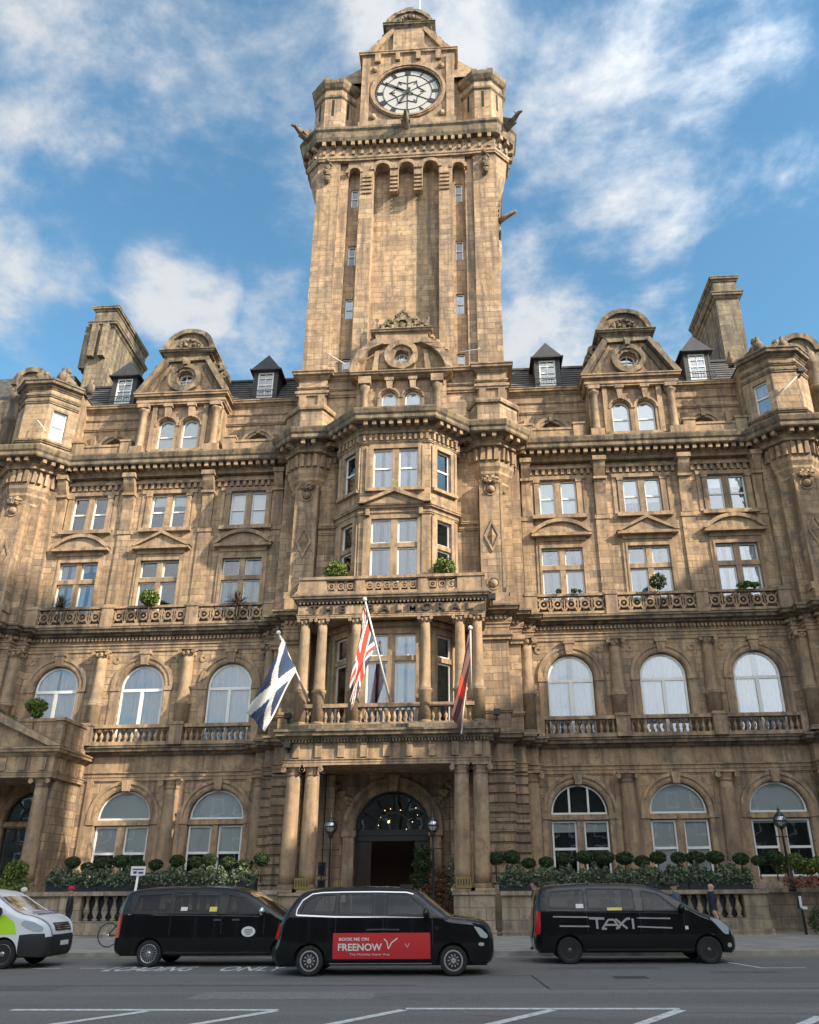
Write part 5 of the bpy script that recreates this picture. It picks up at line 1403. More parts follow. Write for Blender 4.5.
# ================================================================== ground
def sheet_xy(name, x0, x1, y0, y1, z0, z1, mat, kind='structure', parent=None):
    m = MB(); m.F([m.P(x0, y0, z0), m.P(x1, y0, z0), m.P(x1, y1, z1), m.P(x0, y1, z1)]); o = m.build(name, mat); tag(o, kind=kind); return o
def asphalt():
    m = bpy.data.materials.new('asphalt'); n, l = nt(m)
    o = n.new('ShaderNodeOutputMaterial'); b = n.new('ShaderNodeBsdfPrincipled'); l.new(b.outputs[0], o.inputs[0])
    g = n.new('ShaderNodeNewGeometry')
    def noise(s, d=6, sc_=(1, 1, 1)):
        mp = n.new('ShaderNodeMapping'); mp.inputs['Scale'].default_value = sc_; l.new(g.outputs['Position'], mp.inputs[0])
        t = n.new('ShaderNodeTexNoise'); t.inputs['Scale'].default_value = s; t.inputs['Detail'].default_value = d; l.new(mp.outputs[0], t.inputs['Vector']); return t.outputs[0]
    def mix(f, a, c, lo, hi, amt=1):
        r = n.new('ShaderNodeMapRange'); r.inputs[1].default_value = lo; r.inputs[2].default_value = hi; r.inputs[4].default_value = amt; l.new(f, r.inputs[0])
        x = n.new('ShaderNodeMix'); x.data_type = 'RGBA'; l.new(r.outputs[0], x.inputs[0])
        for i, v in ((6, a), (7, c)):
            if isinstance(v, tuple): x.inputs[i].default_value = (*v, 1)
            else: l.new(v, x.inputs[i])
        return x.outputs[2]
    c = mix(noise(38, 2), (.085, .077, .07), (.215, .2, .183), .36, .64)
    c = mix(noise(7, 6), c, (.10, .09, .082), .5, .75, .6)
    c = mix(noise(.5, 5, (.35, 1.2, 1)), c, (.11, .10, .09), .5, .72, .7)
    c = mix(noise(.35, 4, (.12, 2.2, 1)), c, (.28, .262, .24), .52, .75, .55)
    l.new(c, b.inputs['Base Color']); b.inputs['Roughness'].default_value = .82
    bp = n.new('ShaderNodeBump'); bp.inputs['Strength'].default_value = .5; bp.inputs['Distance'].default_value = .01
    l.new(noise(90, 4), bp.inputs['Height']); l.new(bp.outputs[0], b.inputs['Normal']); return m
M['asphalt'] = asphalt()
M['paving'] = stone('pavement_slabs', (.17, .15, .135), True, .9, .6, .12, .5)
sheet_xy('road', -600, 600, -600, -17.4, 0, 0, M['asphalt'])
m = MB(); m.F([m.P(-600, -17.15, .1), m.P(600, -17.15, .1), m.P(600, -5, -.1), m.P(-600, -5, -.1)]); m.F([m.P(-600, -5, -.1), m.P(600, -5, -.1), m.P(600, 600, -.1), m.P(-600, 600, -.1)])
tag(m.build('pavement', simple('flagstones', (.29, .26, .235), .85, noise=.3, nscale=1.2, bump=.3)), kind='structure')
m = MB(); m.box(-600, 600, -17.42, -17.14, -.1, .115); tag(m.build('kerb', simple('kerb_granite', (.3, .27, .24), .8, noise=.3, nscale=3)), kind='structure')
# ================================================================== road paint
M['paint'] = simple('road_paint', (.6, .59, .56), .7, noise=.35, nscale=9)
M['yellow_paint'] = simple('yellow_road_paint', (.42, .34, .16), .7, noise=.3, nscale=9)
def strip(m, a, b, w, z=.005):
    a, b = Vector(a), Vector(b); d = (b - a).normalized(); nrm = Vector((-d.y, d.x)) * w / 2
    m.F([m.P(*(a - nrm), z), m.P(*(b - nrm), z), m.P(*(b + nrm), z), m.P(*(a + nrm), z)])
def marking(name, segs, mat='paint', w=.17):
    m = MB()
    for a, b in segs: strip(m, a, b, w)
    o = m.build(name, M[mat]); tag(o, kind='structure')
marking('hatched_marking_left', [((-3.78, -27.87), (.33, -27.87)), ((-2.55, -29.5), (-1.62, -28.0)), ((-.62, -29.5), (.3, -27.97))])
marking('hatched_marking_centre', [((2.23, -27.72), (6.27, -27.72)), ((1.2, -29.5), (2.2, -27.85)), ((3.3, -29.5), (4.4, -27.85))])
marking('hatched_marking_right', [((5.25, -29.5), (6.25, -27.85)), ((7.1, -29.8), (8.0, -28.5))])
marking('edge_marking', [((-3.95, -28.3), (-6, -28.35))])
marking('bay_line_left', [((-6.96, -20.78), (-6.3, -20.76)), ((-5.84, -20.75), (-5.2, -20.74)), ((-8.6, -20.8), (-7.9, -20.79))], w=.1)
marking('yellow_line', [((6.0, -17.75), (40, -17.75)), ((-40, -17.75), (4.0, -17.75))], 'yellow_paint', w=.09)
marking('bay_corner', [((9.2, -19.3), (9.55, -21.02)), ((9.5, -21.04), (10.5, -21.04))], w=.09)
for word, x0, x1 in (('LOADING', -5.05, -3.1), ('ONLY', -2.43, -1.0)):
    vs, fs = text_mb(word, 1.15, x1 - x0, .001, .012); m = MB()
    for v in vs: m.P((x0 + x1) / 2 + v[0] , -21.5 + v[2], .005 + v[1] * .5)
    for f in fs: m.F(f)
    tag(m.build('road_lettering', M['paint']), kind='structure')
m = MB(); m.box(6.05, 6.7, -23.3, -22.8, -.05, .006); tag(m.build('manhole_cover', simple('cast_iron', (.05, .048, .045), .6, noise=.3, nscale=30)), 'small dark rectangular iron cover set in the road in front of the right taxi', 'manhole cover')
m = MB(); M['joint'] = simple('tar_joint', (.02, .02, .02), .6)
for a, b in (((4.45, -22.6), (4.6, -25.1)), ((4.6, -25.1), (30, -25.0)), ((4.45, -22.6), (3.6, -22.6)), ((-30, -24.4), (2.2, -24.5))): strip(m, a, b, .035, .004)
tag(m.build('tar_joints', M['joint']), kind='structure')
M['patch'] = simple('patched_tar', (.105, .096, .088), .8, noise=.35, nscale=14, bump=.3)
M['pale_patch'] = simple('old_patch', (.19, .178, .165), .85, noise=.25, nscale=10, bump=.3)
for (x0, x1, y0, y1), mt in (((8.2, 9.7, -22.2, -21.7), 'patch'), ((-1.5, 1.6, -26.6, -25.5), 'pale_patch'), ((9.9, 14, -26.4, -24.9), 'pale_patch'), ((-9, -4.4, -25.3, -24.5), 'patch'), ((4.9, 7.4, -21.1, -20.7), 'patch')):
    m = MB(); m.F([m.P(x0, y0, .003), m.P(x1, y0 + .03, .003), m.P(x1 - .04, y1, .003), m.P(x0 + .02, y1, .003)]); tag(m.build('road_patch', M[mt]), kind='structure')
m = MB(); rq = random.Random(9)
for _ in range(9):
    p = Vector((rq.uniform(-7, 12), rq.uniform(-28.5, -23.4), 0)); a = rq.uniform(-.5, .5)
    for k in range(7):
        a += rq.uniform(-.7, .7); q = p + Vector((math.cos(a), math.sin(a) * .7, 0)) * rq.uniform(.15, .4); strip(m, (p.x, p.y), (q.x, q.y), .014, .0035); p = q
tag(m.build('road_cracks', M['joint']), kind='structure')
# pavement joints
m = MB()
for k in range(12):
    y = -16.6 + k * .95; strip(m, (-40, y), (40, y), .02, .1 - .2 * (y + 17.15) / 12.15 + .004)
tag(m.build('paving_joints', M['joint']), kind='structure')

# ================================================================== vehicles
M['black_paint'] = simple('black_car_paint', (.003, .003, .004), .35, coat=.85, spec=.15)
M['white_paint'] = simple('white_car_paint', (.72, .74, .78), .3, coat=.6)
M['hivis'] = simple('yellow_green_film', (.45, .75, .02), .5)
M['plastic'] = simple('black_plastic', (.02, .02, .022), .55)
M['rubber'] = simple('tyre_rubber', (.018, .018, .018), .85)
M['alloy'] = simple('alloy_wheel', (.45, .45, .46), .3, metal=.9)
M['grey_rim'] = simple('grey_wheel', (.10, .10, .11), .4, metal=.6)
M['chrome'] = simple('chrome', (.7, .7, .72), .15, metal=1)
M['red_lamp'] = simple('red_lamp', (.45, .01, .01), .2, coat=1)
M['head_lamp'] = simple('head_lamp', (.42, .46, .5), .15, metal=0, coat=1)
M['ad_red'] = simple('red_advert', (.55, .03, .035), .4)
M['seat_cloth'] = simple('seat_cloth', (.03, .03, .035), .9)
M['sticker_white'] = simple('white_sticker', (.7, .7, .68), .6)
M['sticker_yellow'] = simple('yellow_sticker', (.7, .6, .15), .6)
M['silver_film'] = simple('silver_film', (.36, .36, .37), .45)
M['navy_ink'] = simple('navy_ink', (.03, .05, .2), .6)

class Car:
    def __init__(s, name, label, cat, x, ycen, hw, top, bottom_z, wheels, arch_r, body, belt=1.08, tumble=.28, nose=None, tail=None):
        s.t = thing(name, label, cat, (x, ycen, 0)); s.hw = hw; s.top = top; s.wheels = wheels; s.ar = arch_r; s.body = body; s.belt = belt; s.tumble = tumble
        s.x0 = min(p[0] for p in top); s.x1 = max(p[0] for p in top); s.bz = bottom_z
    def W(s, x, z):
        w = s.hw
        a = max(0, (x - (s.x1 - .75)) / .75); w -= .30 * a ** 2.6
        b = max(0, ((s.x0 + .45) - x) / .45); w -= .12 * b ** 2.2
        if z > s.belt: w -= s.tumble * (z - s.belt) + .12 * (z - s.belt) ** 2
        w -= .06 * max(0, (.62 - z) / .5) ** 2
        w -= .015 * max(0, (z - .62) / .46)
        return w
    def bottom(s):
        pts = []
        for wx in sorted(s.wheels, reverse=True):
            pts += [(wx + s.ar * math.cos(PI * k / 14), max(s.bz, s.wz + s.ar * math.sin(PI * k / 14))) for k in range(15)]
        return pts
    def mapped(s, loop, holes, e, mat, name, parent=None, side=(-1,), label=None, step=.12, thick=False):
        m0 = None
        for sg in side:
            loops = [loop] + list(holes); flat = [p for lp in loops for p in lp]
            tri = tessellate_polygon([[Vector((a, b, 0)) for a, b in lp] for lp in loops])
            bm = bmesh.new(); vs = [bm.verts.new((a, 0, b)) for a, b in flat]
            for t in tri:
                try: bm.faces.new([vs[i] for i in t])
                except ValueError: pass
            xs = [p[0] for p in flat]; zs = [p[1] for p in flat]
            k = min(xs) + step
            while k < max(xs): bmesh.ops.bisect_plane(bm, geom=bm.verts[:] + bm.edges[:] + bm.faces[:], plane_co=(k, 0, 0), plane_no=(1, 0, 0)); k += step
            k = min(zs) + step * .7
            while k < max(zs): bmesh.ops.bisect_plane(bm, geom=bm.verts[:] + bm.edges[:] + bm.faces[:], plane_co=(0, 0, k), plane_no=(0, 0, 1)); k += step * .7
            for v in bm.verts: v.co.y = sg * (s.W(v.co.x, v.co.z) + e)
            for f in bm.faces: f.smooth = True
            bmesh.ops.recalc_face_normals(bm, faces=bm.faces)
            for f in bm.faces:
                f.normal_update()
            if bm.faces and sum(f.normal.y for f in bm.faces) * sg < 0: bmesh.ops.reverse_faces(bm, faces=bm.faces)
            me = bpy.data.meshes.new(name); bm.to_mesh(me); bm.free(); me.materials.append(M[mat])
            if name is None: return me
            o = bpy.data.objects.new(name, me); col.objects.link(o); o.parent = parent or s.t
            if label: o['label'] = label
            m0 = m0 or o
        return m0
    def line(s, pts, w, e, mat, name, parent=None, side=(-1, 1)):
        """thin band following points on the flank"""
        L = []; Rr = []
        for i, p in enumerate(pts):
            a = Vector(pts[max(0, i - 1)]); b = Vector(pts[min(len(pts) - 1, i + 1)]); d = (b - a).normalized(); n_ = Vector((-d.y, d.x)) * w / 2
            L.append((p[0] + n_.x, p[1] + n_.y)); Rr.append((p[0] - n_.x, p[1] - n_.y))
        o = None
        for sg in side:
            m = MB(); r = [[m.P(x, sg * (s.W(x, z) + e), z) for x, z in q] for q in (L, Rr)]
            for i in range(len(pts) - 1): m.F([r[0][i], r[0][i + 1], r[1][i + 1], r[1][i]])
            q = m.build(name, M[mat], parent or s.t); o = o or q
        return o
    def build(s, wz, windows, screen, rear, matglass='carglass'):
        s.wz = wz; top = s.top; n_ = len(top)
        def off(d):
            out = []
            for i, p in enumerate(top):
                a = Vector(top[max(0, i - 1)]); b = Vector(top[min(n_ - 1, i + 1)])
                if i in (0, n_ - 1):
                    q = (top[1] if i == 0 else top[-2]); dd = Vector((1 if i == 0 else -1, 0)); out.append((p[0] + dd.x * d, p[1])); continue
                e1 = (Vector(p) - a).normalized(); e2 = (b - Vector(p)).normalized(); n1 = Vector((e1.y, -e1.x)); n2 = Vector((e2.y, -e2.x))
                mm_ = (n1 + n2) / max(.5, 1 + n1.dot(n2)); out.append((p[0] + mm_.x * d, max(p[1] + mm_.y * d, s.bz + .001)))
            return out
        def tidy(P_):
            for _ in range(6):
                for i in range(n_ - 1):
                    if (P_[i + 1][0] - P_[i][0]) * (top[i + 1][0] - top[i][0]) + (P_[i + 1][1] - P_[i][1]) * (top[i + 1][1] - top[i][1]) <= 0:
                        mid = ((P_[i][0] + P_[i + 1][0]) / 2, (P_[i][1] + P_[i + 1][1]) / 2)
                        if i == 0: mid = P_[0]
                        if i + 1 == n_ - 1: mid = P_[-1]
                        P_[i] = P_[i + 1] = mid
            return P_
        r = .09; D = [0, .01, .035, r]; levels = [tidy(off(d)) for d in D]
        bodym = MB(); bodym.smooth = True; ws = MB(); ws.smooth = True; rs = MB(); rs.smooth = True
        def isin(i, rg): return rg and rg[0] <= i < rg[1]
        rows = {}
        for sg in (-1, 1):
            for k, d in enumerate(D):
                rows[sg, k] = [bodym.P(x, sg * (s.W(x, z) - r + math.sqrt(max(0, r * r - (r - d) ** 2))), z) for x, z in levels[k]]
            for k in range(3):
                for i in range(n_ - 1):
                    q = [rows[sg, k][i], rows[sg, k][i + 1], rows[sg, k + 1][i + 1], rows[sg, k + 1][i]]; bodym.F(q if sg < 0 else q[::-1])
        N = 12
        for i in range(n_ - 1):
            tgt = ws if isin(i, screen) else rs if isin(i, rear) else bodym
            for j in range(N):
                mb_ = tgt if (0 < j < N - 1) else bodym; q = []
                for ii, t in ((i, j), (i + 1, j), (i + 1, j + 1), (i, j + 1)):
                    x, z = top[ii]; w = s.W(x, z) - r; u = -1 + 2 * t / N
                    a = Vector(top[max(0, ii - 1)]); b = Vector(top[min(n_ - 1, ii + 1)]); dd = (b - a).normalized(); nn = Vector((-dd.y, dd.x))
                    c = .035 * (1 - u * u) if 0 < ii < n_ - 1 else 0
                    q.append(mb_.P(x + nn.x * c, u * w, z + nn.y * c))
                mb_.F(q)
        o = bodym.build('body', M[s.body], s.t); 
        bm = bmesh.new(); bm.from_mesh(o.data); bmesh.ops.remove_doubles(bm, verts=bm.verts, dist=.0008)
        inner = []
        for p in list(levels[3]) + s.bottom():
            if not inner or math.hypot(p[0] - inner[-1][0], p[1] - inner[-1][1]) > .002: inner.append(p)
        # flanks
        for sg in (-1, 1):
            me = s_side(s, inner, windows, sg); bm.from_mesh(me); bpy.data.meshes.remove(me)
        bmesh.ops.remove_doubles(bm, verts=bm.verts, dist=.0005)
        for f in bm.faces: f.smooth = True
        bm.to_mesh(o.data); bm.free()
        s.bodyobj = o
        if ws.f: ws.build('windscreen', M[matglass], s.t)
        if rs.f: rs.build('rear_window', M[matglass], s.t)
        for i, wn in enumerate(windows):
            g = s.mapped(wn, [], -.008, matglass, 'side_window', side=(-1, 1))
            s.line(wn + [wn[0]], .035, .003, 'plastic', 'window_seal', parent=g)
        # dark underside, wheel wells and cabin
        m = MB(); a, b = s.x0 + .12, s.x1 - .14; m.box(a, b, -s.hw + .3, s.hw - .3, s.bz - .02, .58); m.build('underbody', M['plastic'], s.t)
        m = MB(); m.box(s.x0 + .25, s.x1 - 1.3, -s.hw + .14, s.hw - .14, .58, .62); m.build('cabin_floor', M['plastic'], s.t)
    def wheel(s, x, r, style, sides=(-1, 1)):
        for sg in sides:
            def mk_(prof_list, mat, name, parent, extra=None):
                q = MB(); 
                for prof, nn in prof_list: q.lathe(0, 0, prof, nn)
                if extra: extra(q)
                q.v = [(a, sg * c, b) for a, b, c in q.v]     # axle along y
                ob = q.build(name, M[mat], parent); return ob
            w_ = .19
            t = mk_([([(r * .66, -w_ / 2), (r * .9, -w_ / 2), (r, -w_ * .35), (r, w_ * .35), (r * .93, w_ / 2), (r * .7, w_ / 2), (r * .66, w_ * .4)], 36)], 'rubber', 'wheel', s.t)
            t.location = (x, sg * (s.hw - .13), s.wz)
            def spokes(q):
                if style == 'multi':
                    for k in range(20):
                        a = 2 * PI * k / 20; q.fr = (0, 0, a); q.box(.05, r * .66, -.008, .008, .055, .08)
                    q.fr = (0, 0, 0)
                elif style == 'cap':
                    for k in range(10):
                        a = 2 * PI * k / 10; q.fr = (0, 0, a); q.box(r * .3, r * .42, -.012, .012, .07, .082)
                    q.fr = (0, 0, 0)
                else:
                    for k in range(5):
                        a = 2 * PI * k / 5; q.fr = (0, 0, a); q.prism if False else q.box(.04, r * .62, -.03, .03, .05, .075)
                    q.fr = (0, 0, 0)
            if style == 'multi': prof = [([(r * .64, .0), (r * .70, .09), (r * .66, .1), (r * .61, .06)], 32), ([(.001, .075), (.06, .08), (.06, .03)][::-1], 16), ([(.001, -.02), (r * .64, -.02)], 24)]
            elif style == 'cap': prof = [([(r * .70, .07), (r * .68, .098), (r * .52, .06), (r * .46, .07), (r * .28, .075), (r * .2, .09), (r * .12, .095), (.001, .09)], 32)]
            else: prof = [([(r * .70, .07), (r * .66, .095), (r * .6, .05), (r * .3, .04), (r * .16, .08), (.001, .085)], 28)]
            rm = mk_(prof, {'multi': 'alloy', 'cap': 'silver_film', 'steel': 'grey_rim', 'star': 'alloy'}[style], 'rim', t, spokes)
            if style == 'multi': mk_([([(.001, .01), (r * .62, .012)], 20)], 'plastic', 'brake_shadow', t)
            if style == 'cap': mk_([([(r * .52, .061), (r * .47, .066), (r * .46, .072)], 24), ([(r * .27, .077), (r * .2, .0915)], 20)], 'plastic', 'rim_ring', t)
    def box(s, name, mat, *b, parent=None):
        m = MB(); m.box(*b); return m.build(name, M[mat], parent or s.t)
    def seats(s, rows_):
        for x in rows_:
            for y in (-.42, .42):
                m = MB(); m.box(x, x + .45, y - .24, y + .24, .6, .78); m.prism([(x - .1, .74), (x + .08, .74), (x - .02, 1.18), (x - .14, 1.18)], y - .24, y + .24); m.prism([(x - .12, 1.19), (x - .04, 1.19), (x - .07, 1.36), (x - .14, 1.36)], y - .12, y + .12)
                m.build('seat', M['seat_cloth'], s.t)
def s_side(s, inner, windows, sg):
    loops = [inner] + [list(w) for w in windows]; flat = [p for lp in loops for p in lp]
    tri = tessellate_polygon([[Vector((a, b, 0)) for a, b in lp] for lp in loops])
    bm = bmesh.new(); vs = [bm.verts.new((a, 0, b)) for a, b in flat]
    for t in tri:
        try: bm.faces.new([vs[i] for i in t])
        except ValueError: pass
    xs = [p[0] for p in flat]; zs = [p[1] for p in flat]
    for ax, lo, hi, st in ((0, min(xs), max(xs), .12), (2, min(zs), max(zs), .07)):
        k = lo + st
        while k < hi:
            co = [0, 0, 0]; co[ax] = k; no = [0, 0, 0]; no[ax] = 1
            bmesh.ops.bisect_plane(bm, geom=bm.verts[:] + bm.edges[:] + bm.faces[:], plane_co=co, plane_no=no); k += st
    for v in bm.verts: v.co.y = sg * s.W(v.co.x, v.co.z)
    bm.faces.ensure_lookup_table()
    for f in bm.faces: f.normal_update()
    if sum(f.normal.y for f in bm.faces) * sg < 0: bmesh.ops.reverse_faces(bm, faces=bm.faces)
    bmesh.ops.recalc_face_normals(bm, faces=bm.faces)
    for f in bm.faces: f.normal_update()
    if sum(f.normal.y for f in bm.faces) * sg < 0: bmesh.ops.reverse_faces(bm, faces=bm.faces)
    me = bpy.data.meshes.new('flank'); bm.to_mesh(me); bm.free(); return me
def smooth_path(pts, k=2):
    for _ in range(k):
        out = [pts[0]]
        for a, b in zip(pts, pts[1:]): out += [(a[0] * .75 + b[0] * .25, a[1] * .75 + b[1] * .25), (a[0] * .25 + b[0] * .75, a[1] * .25 + b[1] * .75)]
        out.append(pts[-1]); pts = out
    return pts
def idx(path, xa, xb, zmin):
    ii = [i for i, p in enumerate(path) if xa <= p[0] <= xb and p[1] >= zmin]; return (min(ii), max(ii))
def rounded(pts, k=2, r=.045):
    out = []
    for i, p in enumerate(pts):
        P_ = Vector(p); A = Vector(pts[i - 1]); B = Vector(pts[(i + 1) % len(pts)])
        a = P_ + (A - P_).normalized() * min(r, (A - P_).length * .4); b = P_ + (B - P_).normalized() * min(r, (B - P_).length * .4)
        for t in (0, .33, .67, 1): q = a * (1 - t) ** 2 + P_ * 2 * t * (1 - t) + b * t * t; out.append((q.x, q.y))
    return out
def mirror_part(c, x, y, z, mat='black_paint'):
    for sg in (-1, 1):
        m = MB(); m.sphere((0, 0, 0), .13, 12, 8, .8, .55, .9); m.tube([(-.02, -sg * .12, -.04), (0, 0, 0)], .03, 6)
        o = m.build('wing_mirror', M[mat], c.t); o.location = (x, sg * (y + .12), z)

# ---- the black cab with the red advert
top = smooth_path([(-.80, .2), (-.90, .28), (-.91, .5), (-.84, .62), (-.8, .9), (-.74, 1.06), (-.62, 1.25), (-.42, 1.52), (-.25, 1.6), (.2, 1.65), (.9, 1.665), (1.6, 1.655), (2.02, 1.62), (2.2, 1.54), (2.5, 1.3), (2.76, 1.09), (2.92, 1.06), (3.25, 1.035), (3.48, .985), (3.63, .88), (3.69, .7), (3.71, .5), (3.68, .28), (3.55, .2)], 1)
cx = 1.38
sh = lambda P_: [(x - cx, z) for x, z in P_]
cab = Car('taxi', 'glossy black cab with a large red advert across its side doors, centre of the road', 'taxi', cx, -21.9, .92, sh(top), .2, (-.12 - cx, 2.87 - cx), .335, 'black_paint', belt=1.1, tumble=.26)
w1 = rounded([(-.36, 1.17), (.38, 1.14), (.40, 1.53), (-.02, 1.53), (-.24, 1.42)], 2)
w2 = rounded([(.47, 1.14), (1.2, 1.13), (1.2, 1.54), (.47, 1.54)], 1)
w3 = rounded([(1.48, 1.13), (2.42, 1.13), (2.05, 1.46), (1.9, 1.53), (1.48, 1.54)], 1)
tp = sh(top)
cab.build(.285, [sh(w1), sh(w2), sh(w3)], idx(tp, 2.14 - cx, 2.84 - cx, 1.05), idx(tp, -.72 - cx, -.36 - cx, 1.15), 'carglass_clear')
for x in cab.wheels: cab.wheel(x, .285, 'cap')
cab.line(sh([(-.42, 1.14), (.4, 1.105), (1.4, 1.1), (2.5, 1.09), (2.78, 1.06)]), .028, .006, 'chrome', 'chrome_strip')
cab.line(sh([(-.43, 1.14), (-.42, 1.25), (-.32, 1.42), (-.12, 1.545), (.1, 1.57), (.6, 1.58), (1.3, 1.58), (1.9, 1.565), (2.05, 1.53)]), .02, .006, 'chrome', 'chrome_strip')
cab.mapped(sh([(1.24, 1.12), (1.44, 1.12), (1.44, 1.55), (1.24, 1.55)]), [], .003, 'plastic', 'door_pillar', side=(-1, 1))
ad = cab.mapped(sh([(.37, .32), (2.4, .32), (2.4, .8), (.37, .8)]), [], .004, 'ad_red', 'advert_panel', label='red advert panel with white lettering')
def decal_text(c, word, x0, x1, z, h, mat, name, parent, e=.009, bold=0, d=.25):
    vs, fs = text_mb(word, h, x1 - x0, .0, bold); m = MB()
    for v in vs: X = (x0 + x1) / 2 + v[0]; Z = z + v[2]; m.P(X, -(c.W(X, Z) + e), Z)
    for f in fs: m.F(f)
    return m.build(name, M[mat], parent)
decal_text(cab, 'BOOK ME ON', .5 - cx, 1.12 - cx, .655, .06, 'sticker_white', 'advert_lettering', ad, bold=.002)
decal_text(cab, 'FREENOW', .48 - cx, 1.4 - cx, .47, .135, 'sticker_white', 'advert_lettering', ad, bold=.005)
decal_text(cab, 'The Mobility Super App', .72 - cx, 1.56 - cx, .375, .05, 'sticker_white', 'advert_lettering', ad)
cab.line(sh([(1.44, .69), (1.5, .64), (1.53, .5)]), .022, .009, 'sticker_white', 'advert_emblem', ad, side=(-1,)); cab.line(sh([(1.53, .5), (1.6, .62), (1.72, .7)]), .022, .009, 'sticker_white', 'advert_emblem', ad, side=(-1,))
cab.line(sh([(1.88, .6), (1.92, .53), (1.97, .61)]), .012, .009, 'sticker_white', 'advert_emblem', ad, side=(-1,))
cab.line(sh([(1.07, .86), (1.42, .865), (1.76, .86)]), .025, .02, 'chrome', 'door_handle')
for x in (.42, 1.42, 2.45): cab.line(sh([(x, .24), (x, .6), (x, 1.1)]), .012, .002, 'plastic', 'door_gap')
cab.line(sh([(.3, .235), (1.3, .235), (2.42, .235)]), .02, .008, 'chrome', 'sill_strip')
cab.mapped(sh(rounded([(-.87, .68), (-.79, .68), (-.74, .95), (-.78, 1.02)], 1)), [], .004, 'red_lamp', 'tail_lamp', side=(-1, 1), step=.05)
cab.mapped(sh(rounded([(3.3, .92), (3.45, .70), (3.58, .68), (3.6, .74), (3.45, .88)], 2)), [], .004, 'head_lamp', 'headlight', side=(-1, 1), step=.05)
cab.mapped(sh(rounded([(3.38, .56), (3.5, .54), (3.52, .6), (3.42, .62)], 1)), [], .004, 'head_lamp', 'side_lamp', side=(-1, 1), step=.05)
mirror_part(cab, 2.33 - cx, .9, 1.16); cab.seats([-.9, 0.0, .72]); cab.box('roof_sign', 'plastic', .35, .6, -.25, .25, 1.63, 1.72)
decal_text(cab, 'TX', 2.5 - cx, 2.58 - cx, .86, .05, 'chrome', 'badge', cab.t)

# ---- people carriers: one hire car, one taxi
def carrier(name, label, cat, rx, ycen, hw, body='black_paint', ro=0, wheel='steel', groups=None, nose=1.0):
    T = [(-.66 - ro, .26), (-.78 - ro, .3), (-.82 - ro, .5), (-.76 - ro, .75), (-.74 - ro, 1.1), (-.69 - ro, 1.42), (-.62 - ro, 1.6), (-.4, 1.67), (.4, 1.7), (1.2, 1.7), (1.9, 1.665), (2.2, 1.6), (2.55, 1.42), (3.0, 1.14), (3.2, 1.04), (3.45, .97), (3.7, .86), (3.85, .72), (3.92, .55), (3.92, .3), (3.8, .22)]
    tp = smooth_path(T, 1); xc = 1.6; q = lambda P_: [(x - xc, z) for x, z in P_]; tp = q(tp)
    c = Car(name, label, cat, rx + xc, ycen, hw, tp, .24, (-xc, 3.22 - xc), .34, body, belt=1.12, tumble=.24); c.q = q
    wa = rounded([(-.44 - ro * .5, 1.18), (.42, 1.16), (.42, 1.58), (-.36 - ro * .5, 1.54)], 1); wb = rounded([(.5, 1.16), (1.6, 1.13), (1.6, 1.58), (.5, 1.6)], 1)
    wc = rounded([(1.8, 1.12), (2.62, 1.12), (2.2, 1.47), (1.8, 1.55)], 1)
    c.build(.285, [q(wa), q(wb), q(wc)], idx(tp, 2.18 - xc, 3.15 - xc, 1.06), idx(tp, -1.0 - xc - ro, -.55 - xc - ro, 1.15))
    for x in c.wheels: c.wheel(x, .29, wheel)
    for x in (.46, 1.7, 2.72): c.line(q([(x, .3), (x, .7), (x, 1.12)]), .012, .002, 'plastic', 'door_gap')
    c.line(q([(-.5 - ro, 1.12), (.4, 1.1), (1.6, 1.085), (2.6, 1.06)]), .02, .004, 'chrome' if wheel == 'multi' else 'plastic', 'belt_strip')
    c.line(q([(.36, .3), (1.6, .3), (2.85, .3)]), .03, .008, 'plastic', 'sill_strip')
    for x in (1.5, 1.95): c.line(q([(x, .99), (x + .09, .995), (x + .18, .99)]), .035, .02, 'chrome' if wheel == 'multi' else 'black_paint', 'door_handle')
    c.mapped(q(rounded([(-.78 - ro, .62), (-.66 - ro, .62), (-.62 - ro, 1.12), (-.72 - ro, 1.12)], 1)), [], .004, 'red_lamp', 'tail_lamp', side=(-1, 1), step=.05)
    c.mapped(q(rounded([(3.3, .97), (3.62, .62), (3.74, .6), (3.76, .74), (3.55, .92)], 2)), [], .004, 'head_lamp', 'headlight', side=(-1, 1), step=.05)
    c.mapped(q(rounded([(3.66, .34), (3.78, .34), (3.78, .42), (3.68, .44)], 1)), [], .004, 'head_lamp', 'fog_lamp', side=(-1, 1), step=.05)
    mirror_part(c, 2.68 - xc, .9, 1.17, 'chrome' if wheel == 'multi' else 'black_paint'); c.seats([-1.3, -.45, .62])
    c.line(q([(1.4, 1.68), (1.4, 1.69)]), .01, .0, 'plastic', 'roof_seam') if False else None
    return c
vl = carrier('people_carrier', 'black people carrier with silver multi spoke wheels and a white oval door badge', 'van', -4.34, -19.62, .93, ro=.1, wheel='multi')
q = vl.q
ov = vl.mapped([(x, z) for x, z in q([(2.36 + .165 * math.cos(2 * PI * k / 20), .74 + .11 * math.sin(2 * PI * k / 20)) for k in range(20)])], [], .005, 'sticker_white', 'door_badge', side=(-1,), label='white oval door badge')
for z, a in ((.785, .08), (.75, .11), (.715, .09), (.68, .05)): vl.line(q([(2.36 - a, z), (2.36, z), (2.36 + a, z)]), .014, .008, 'plastic', 'badge_lettering', ov, side=(-1,))
vl.mapped(q([(1.38, 1.17), (1.56, 1.17), (1.56, 1.27), (1.38, 1.27)]), [], .006, 'sticker_yellow', 'window_sticker', side=(-1,)); vl.mapped(q([(.68, 1.19), (.84, 1.19), (.84, 1.27), (.68, 1.27)]), [], .006, 'sticker_white', 'window_sticker', side=(-1,))
